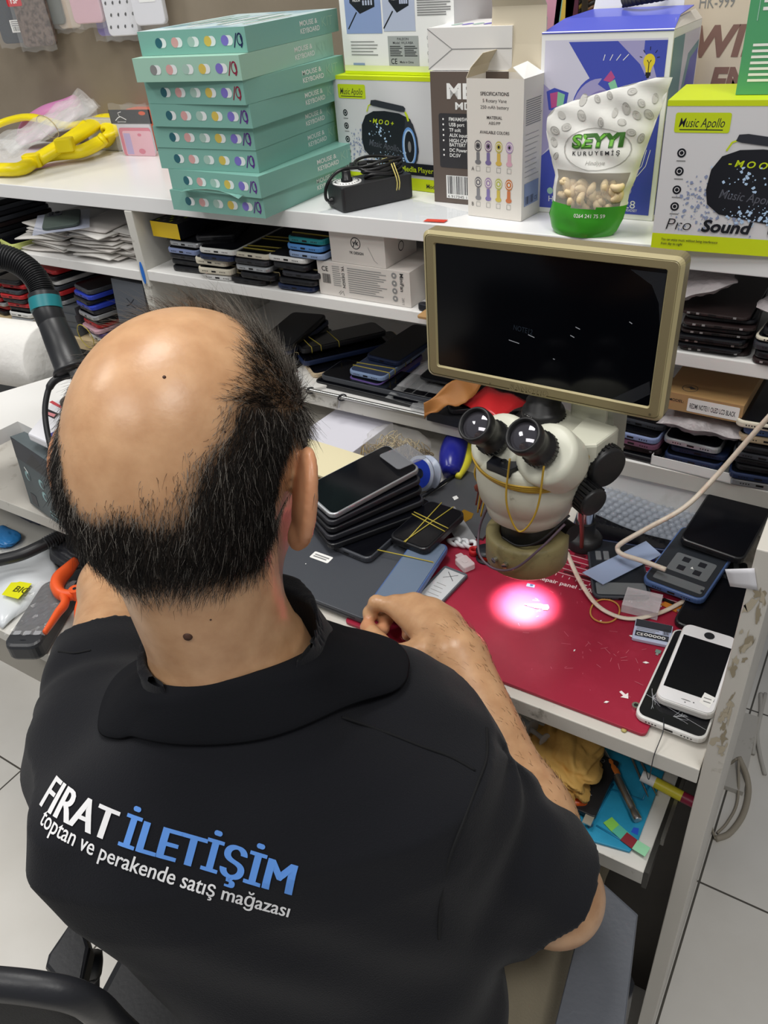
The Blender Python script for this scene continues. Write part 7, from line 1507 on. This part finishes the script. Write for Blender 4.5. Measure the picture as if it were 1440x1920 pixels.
# ---- hair strands
def hair():
    Fc = Pb[qb_].mean(1); fd = hair_density(Fc); k = np.abs(headc(Fc)) < .02
    ids = np.where((fd > .02) & k)[0]; rg = np.random.default_rng(11)
    v = Pb[qb_[ids]]; nrm = np.cross(v[:, 2]-v[:, 0], v[:, 3]-v[:, 1]); area_ = np.linalg.norm(nrm, axis=1)/2; nrm /= np.maximum(area_[:, None]*2, 1e-12)
    w_ = fd[ids]*area_; N = 34000; pick = rg.choice(len(ids), N, p=w_/w_.sum())
    u1, u2 = rg.random((2, N)); b0 = v[pick, 0]*((1-u1)*(1-u2))[:, None]+v[pick, 1]*(u1*(1-u2))[:, None]+v[pick, 2]*(u1*u2)[:, None]+v[pick, 3]*((1-u1)*u2)[:, None]
    nn = nrm[pick]; dn = fd[ids][pick]; q = (b0-HC) @ HB; d = q/np.linalg.norm(q, axis=1, keepdims=True)
    # combing: down and back at the sides and nape, across from the right at the top
    fl = np.stack([.15*d[:, 0]-.75*(d[:, 2] > .15)*(d[:, 0] > .1), np.where(d[:, 1] > .25, .35, -.25), np.where(d[:, 2] > .45, -.15, -.9)], 1)
    fl = fl @ HB.T; fl = fl-nn*np.sum(fl*nn, 1, keepdims=True); fl /= np.maximum(np.linalg.norm(fl, axis=1, keepdims=True), 1e-9); fl += rg.normal(0, .24, fl.shape)
    topf = (d[:, 1] > -.10) & (d[:, 2] > .3)
    ln = np.where(topf, .022, .0115)*rg.uniform(.6, 1.25, N)*(.6+.4*dn); lift = np.where(topf & (np.abs(d[:, 0]) < .62) & (dn < .45), .85, .27)+rg.normal(0, .07, N)
    lift = np.where(q[:, 2] < -.06, .22, lift)
    rad0 = .00016; K = 4; ring = 3; V = np.zeros((N, K, ring, 3)); s1 = np.cross(nn, fl); s1 /= np.maximum(np.linalg.norm(s1, axis=1, keepdims=True), 1e-9)
    for j in range(K):
        t_ = j/(K-1); c = b0+nn*(ln*lift*(t_*(1-.35*t_)))[:, None]+fl*(ln*(t_**1.3))[:, None]+rg.normal(0, .0006*t_, (N, 3)); rr = rad0*(1-.75*t_)*np.where(dn > .5, 1.25, .9)
        for m_ in range(ring): a_ = 2*pi*m_/ring; V[:, j, m_] = c+(s1*cos(a_)+nn*sin(a_)*.9)*rr[:, None]
    base = (np.arange(N)*K*ring)[:, None]; fs = []
    for j in range(K-1):
        for m_ in range(ring): fs.append(np.stack([base[:, 0]+j*ring+m_, base[:, 0]+j*ring+(m_+1) % ring, base[:, 0]+(j+1)*ring+(m_+1) % ring, base[:, 0]+(j+1)*ring+m_], 1))
    hm = [mat('hair_black', '14110f', .5, spec=.3), mat('hair_brown', '2b241f', .5, spec=.3), mat('hair_grey', '8a847c', .5, spec=.35)]
    o = smesh('hair', V.reshape(-1, 3)-off_, np.concatenate(fs), hm, man)
    grey = np.where((dn < .58) & topf, .72, np.where(topf | (dn < .55), .42, .08)); r_ = rg.random(N); mi = np.where(r_ < grey, 2, np.where(r_ < grey+.35, 1, 0))
    o.data.polygons.foreach_set('material_index', np.tile(mi, (K-1)*ring).astype(np.int32)); o['kind'] = 'stuff'
hair()
def arm_hair():
    Fc = Pb[qb_].mean(1); rg = np.random.default_rng(5); nrm = np.cross(Pb[qb_[:, 2]]-Pb[qb_[:, 0]], Pb[qb_[:, 3]]-Pb[qb_[:, 1]]); nrm /= np.maximum(np.linalg.norm(nrm, axis=1, keepdims=True), 1e-12)
    V = []; fs = []
    for A_, B_, n_ in ((ELR, (WRR+KR[1])/2, 500), (ELL, WRL, 380)):
        A_, B_ = npv(A_), npv(B_); ax = (B_-A_)/np.linalg.norm(B_-A_); t_ = (Fc-A_) @ ax; r_ = np.linalg.norm(Fc-A_-t_[:, None]*ax, axis=1); ids = np.where((t_ > 0) & (t_ < np.linalg.norm(B_-A_)) & (r_ < .07) & (nrm[:, 2] > -.2))[0]
        for i in rg.choice(ids, n_):
            p = Fc[i]+rg.normal(0, .001, 3)*(1-np.abs(nrm[i])); side = np.cross(nrm[i], ax); d = ax*.6+side*(.5+rg.normal(0, .3)); d = d/np.linalg.norm(d); L_ = rg.uniform(.005, .009); o = len(V); w_ = np.cross(nrm[i], d)*.00004
            V += [p-w_-nrm[i]*.0004, p+w_-nrm[i]*.0004, p+nrm[i]*.0001, p+d*L_*.5+nrm[i]*.0009, p+d*L_+nrm[i]*.0008]; fs += [(o, o+1, o+3, o+2), (o+1, o+2, o+4, o+3)]
    q_ = smesh('arm_hair', npv(V)-off_, np.array(fs), [mat('arm_hair_brown', '86664a', .7)], man); q_['kind'] = 'stuff'
arm_hair()
# ---- polo shirt
slv = []
for S_, E_, k_ in ((SHL, ELL, .42), (SHR, ELR, .97)):
    A_ = npv(E_)-npv(S_); n_ = A_/np.linalg.norm(A_); slv.append((S_-n_*.0, S_+A_*k_, n_))
def shirt_out(P):
    d = torso(P, .014)
    d = smin(d, cone(P, NB+npv((0, 0, -.01)), (SHL+SHR)/2+npv((0, 0, -.022)), .060, .080), .04)
    for i, (A_, B_, n_) in enumerate(slv):
        s_ = cone(P, A_-n_*.02, B_+n_*.05, .068, .061 if i else .062); t_ = (P-A_) @ n_; L_ = np.linalg.norm(B_-A_)
        ph_ = np.arctan2((P-A_) @ zz_, (P-A_) @ ft); s_ = s_-.0055*np.sin(t_*75+2.2*np.sin(ph_*2)+i)*np.clip(t_/L_, 0, 1)*np.clip((L_-t_)/.07, 0, 1)-.0015*np.sin(ph_*5+t_*40)*np.clip((L_-t_)/.05, 0, 1)
        s_ = np.maximum(s_, t_-L_); d = smin(d, s_, .045)
    d = d-.0034*np.sin((P-HIP) @ tu*60+3*np.sin((P-HIP) @ tr*9+1))*np.clip(((HIP+tu*.30-P) @ tu)/.2, 0, 1)-.0014*np.sin((P @ npv((48, 31, 38)))+2*np.sin(P @ npv((-20, 26, 14))))
    return d
def shirt(P):
    d = np.maximum(shirt_out(P), (HIP-tu*.045-P) @ tu)
    nk = cone(P, NB+npv((0, 0, .10)), NB-tu*.06, .066, .066); d = np.maximum(d, -nk)
    for (A_, B_, n_), E_ in zip(slv, (ELL, ELR)): d = np.maximum(d, -(cone(P, A_+n_*.08, B_+n_*.10, .052, .052)))
    return d
lo2, hi2 = rng_of(SHL-.1, SHR+.12, ELL-.09, ELR+.09, HIP-.24, HIP+.22, NB+.05)
Ps, qs = surf_net(shirt, lo2, hi2, .0035)
shm = mat('shirt_black', '17181d', .9, spec=.2, bump=(900, .35), sheen=.08)
so = smesh('polo_shirt', Ps-off_, qs, [shm], man)
sb = BVHTree.FromPolygons([tuple(p) for p in Ps], [tuple(f) for f in qs])
# collar
def grad_d(p):
    e = 1e-3; P = npv([p]+[p+e*npv(k) for k in ((1, 0, 0), (0, 1, 0), (0, 0, 1))]); v = shirt_out(P); g_ = (v[1:]-v[0])/e; return v[0], g_/np.linalg.norm(g_)
def onto(p, o):
    for _ in range(12): d, g_ = grad_d(p); p = p-g_*(d-o)
    return p
G = []; NT = 72; up_n = npv(tu)*.85+zz_*.3; up_n /= np.linalg.norm(up_n)
for i in range(NT+1):
    th = pi*(-.96+1.92*i/NT)-pi/2; c, s_ = cos(th), sin(th)          # th = -90 deg is the back
    back = max(0, -s_); front = max(0, s_)
    rin = NB+up_n*(.018+.020*back-.030*front)+tr*(c*.068)+fwd_t*(s_*.068+.004)
    rtop = NB+up_n*(.030+.024*back-.030*front)+tr*(c*.071)+fwd_t*(s_*.071+.004)
    rf = NB+up_n*(.026+.022*back-.030*front)+tr*(c*.076)+fwd_t*(s_*.076+.003)
    out_ = onto(NB+tr*(c*(.128+.022*(c > 0)*c))+fwd_t*(s_*(.070+.05*front))-up_n*(.004+.05*front), .005+.003*abs(c))
    pts = [rin-up_n*.030, rin, rtop, rf]
    for k in (1, 2, 3, 4, 5): t_ = k/5; m_ = rf*(1-t_)+out_*t_; m_ = m_+up_n*.004*sin(pi*t_); pts.append(m_ if k == 5 else onto(m_, max(grad_d(m_)[0], .005)))
    G.append([Vector(p-off_) for p in pts])
q = MB(); q.grid(G, mat('collar_black', '18191d', .92, spec=.15, bump=(1200, .3)), thick=.0022); co = q.build('collar', man); sm_ = co.modifiers.new('smooth', 'SUBSURF'); sm_.levels = 1; sm_.render_levels = 1
# shoulder seams
def seam(pts, name='seam'):
    q = MB(); C = []
    for x, y in pts:
        h = sb.ray_cast(CAM, ray(x, y).normalized())
        if h[0] is not None: C.append(h[0]+h[1]*.0004-Vector(off_))
    if len(C) > 2: q.tube(bez(C, 40), .0011, mat('seam_black', '0d0e11', .9), 6); q.build(name, man)
seam([(640, 1345), (690, 1362), (740, 1380), (790, 1400), (845, 1420), (890, 1445)])
seam([(912, 1365), (912, 1420), (895, 1470), (868, 1540), (842, 1610), (826, 1690), (822, 1760)])
seam([(85, 1215), (110, 1222), (140, 1225), (170, 1220)])
# lettering across the back
def back_text(s_, a, b_, h, m_, bold, name, rest=None):
    """baseline runs from pixel a to pixel b_ over the cloth; h = type size in metres"""
    A = sb.ray_cast(CAM, ray(*a).normalized())[0]; B = sb.ray_cast(CAM, ray(*b_).normalized())[0]
    ex = (B-A).normalized(); nrm = sum((sb.ray_cast(CAM, ray(a[0]+(b_[0]-a[0])*k, a[1]+(b_[1]-a[1])*k-22).normalized())[1] for k in (.1, .3, .5, .7, .9)), Vector()); nrm = (nrm-ex*nrm.dot(ex)).normalized(); ey = nrm.cross(ex)
    if ey.z < 0: ey = -ey
    tot = sum(max(v[0] for v in glyphs(t_, bold)[0])-min(v[0] for v in glyphs(t_, bold)[0]) for t_, _, _ in s_)+.26*(len(s_)-1); sc = (B-A).length/tot; x_ = 0
    for t_, m_, nm in s_:
        V, Fs = glyphs(t_, bold); x0 = min(v[0] for v in V); w_ = max(v[0] for v in V)-x0
        bm = bmesh.new()
        for dx in ((-.04, -.02, 0, .02, .04) if h > .03 else (-.012, .0, .012)):      # heavier strokes
            vs = [bm.verts.new((v[0]-x0+dx, v[1], dx)) for v in V]
            for f in Fs:
                try: bm.faces.new([vs[k] for k in f])
                except ValueError: pass
        for k in range(1, int(w_/.12)): bmesh.ops.bisect_plane(bm, geom=bm.verts[:]+bm.edges[:]+bm.faces[:], plane_co=(k*.12, 0, 0), plane_no=(1, 0, 0))
        for k in range(-3, 10): bmesh.ops.bisect_plane(bm, geom=bm.verts[:]+bm.edges[:]+bm.faces[:], plane_co=(0, k*.12, 0), plane_no=(0, 1, 0))
        for v in bm.verts:
            p = A+ex*((x_+v.co.x)*sc)+ey*(v.co.y*h); hit = sb.ray_cast(p+nrm*.15, -nrm)
            v.co = (hit[0]+hit[1]*(.0009+.004*v.co.z) if hit[0] is not None else p)-Vector(off_)
        me = bpy.data.meshes.new(nm); bm.to_mesh(me); bm.free(); me.materials.append(m_); o = bpy.data.objects.new(nm, me); COL.objects.link(o); o.parent = so
        x_ += w_+.26
tw = mat('shirt_print_white', 'e4e4e6', .7); tbl = mat('shirt_print_blue', '5d93e0', .7)
back_text([('FIRAT', tw, 'lettering_white'), ('\u0130LET\u0130\u015e\u0130M', tbl, 'lettering_blue')], (76, 1510), (544, 1676), .031, None, .0, 'lettering')
back_text([('toptan ve perakende sat\u0131\u015f ma\u011fazas\u0131', tw, 'lettering_small')], (75, 1543), (540, 1718), .0160, None, .003, 'lettering')
# ---- trousers, shoes
def trous(P):
    d = smin(torso(P, .004)+0*P[:, 0], np.full(len(P), .05), .001); d = np.maximum(d, (P-HIP) @ tu-.02)
    for H_, K_, A_ in ((HPR, KNR, ANR), (HPL, KNL, ANL)): d = smin(d, cone(P, H_+npv((0, 0, .01)), K_, .080, .064), .03); d = smin(d, cone(P, K_, A_, .062, .050), .025)
    d = d-.002*np.sin(P @ npv((60, 44, 30)))
    return np.maximum(d, .085-P[:, 2])
lo3, hi3 = rng_of(HIP-.24, HIP+.22, KNR+.10, KNL-.10, ANR-.08); lo3[2] = .07; hi3[2] = .62
Pt, qt = surf_net(trous, lo3, hi3, .006)
smesh('trousers', Pt-off_, qt, [mat('trousers_khaki', '8f8672', .85, bump=(400, .3))], man)
for A_ in (ANR, ANL):
    def shoe(P): d = cone(P, A_+npv((.005, -.03, -.055)), A_+npv((-.05, .15, -.062)), .043, .038); d = smin(d, cone(P, A_, A_+npv((0, 0, -.04)), .042, .045), .02); return np.maximum(d, .002-P[:, 2])
    Pq, qq = surf_net(shoe, A_+npv((-.13, -.10, -.11)), A_+npv((.07, .22, .06)), .005); smesh('shoe', Pq-off_, qq, [blk], man)
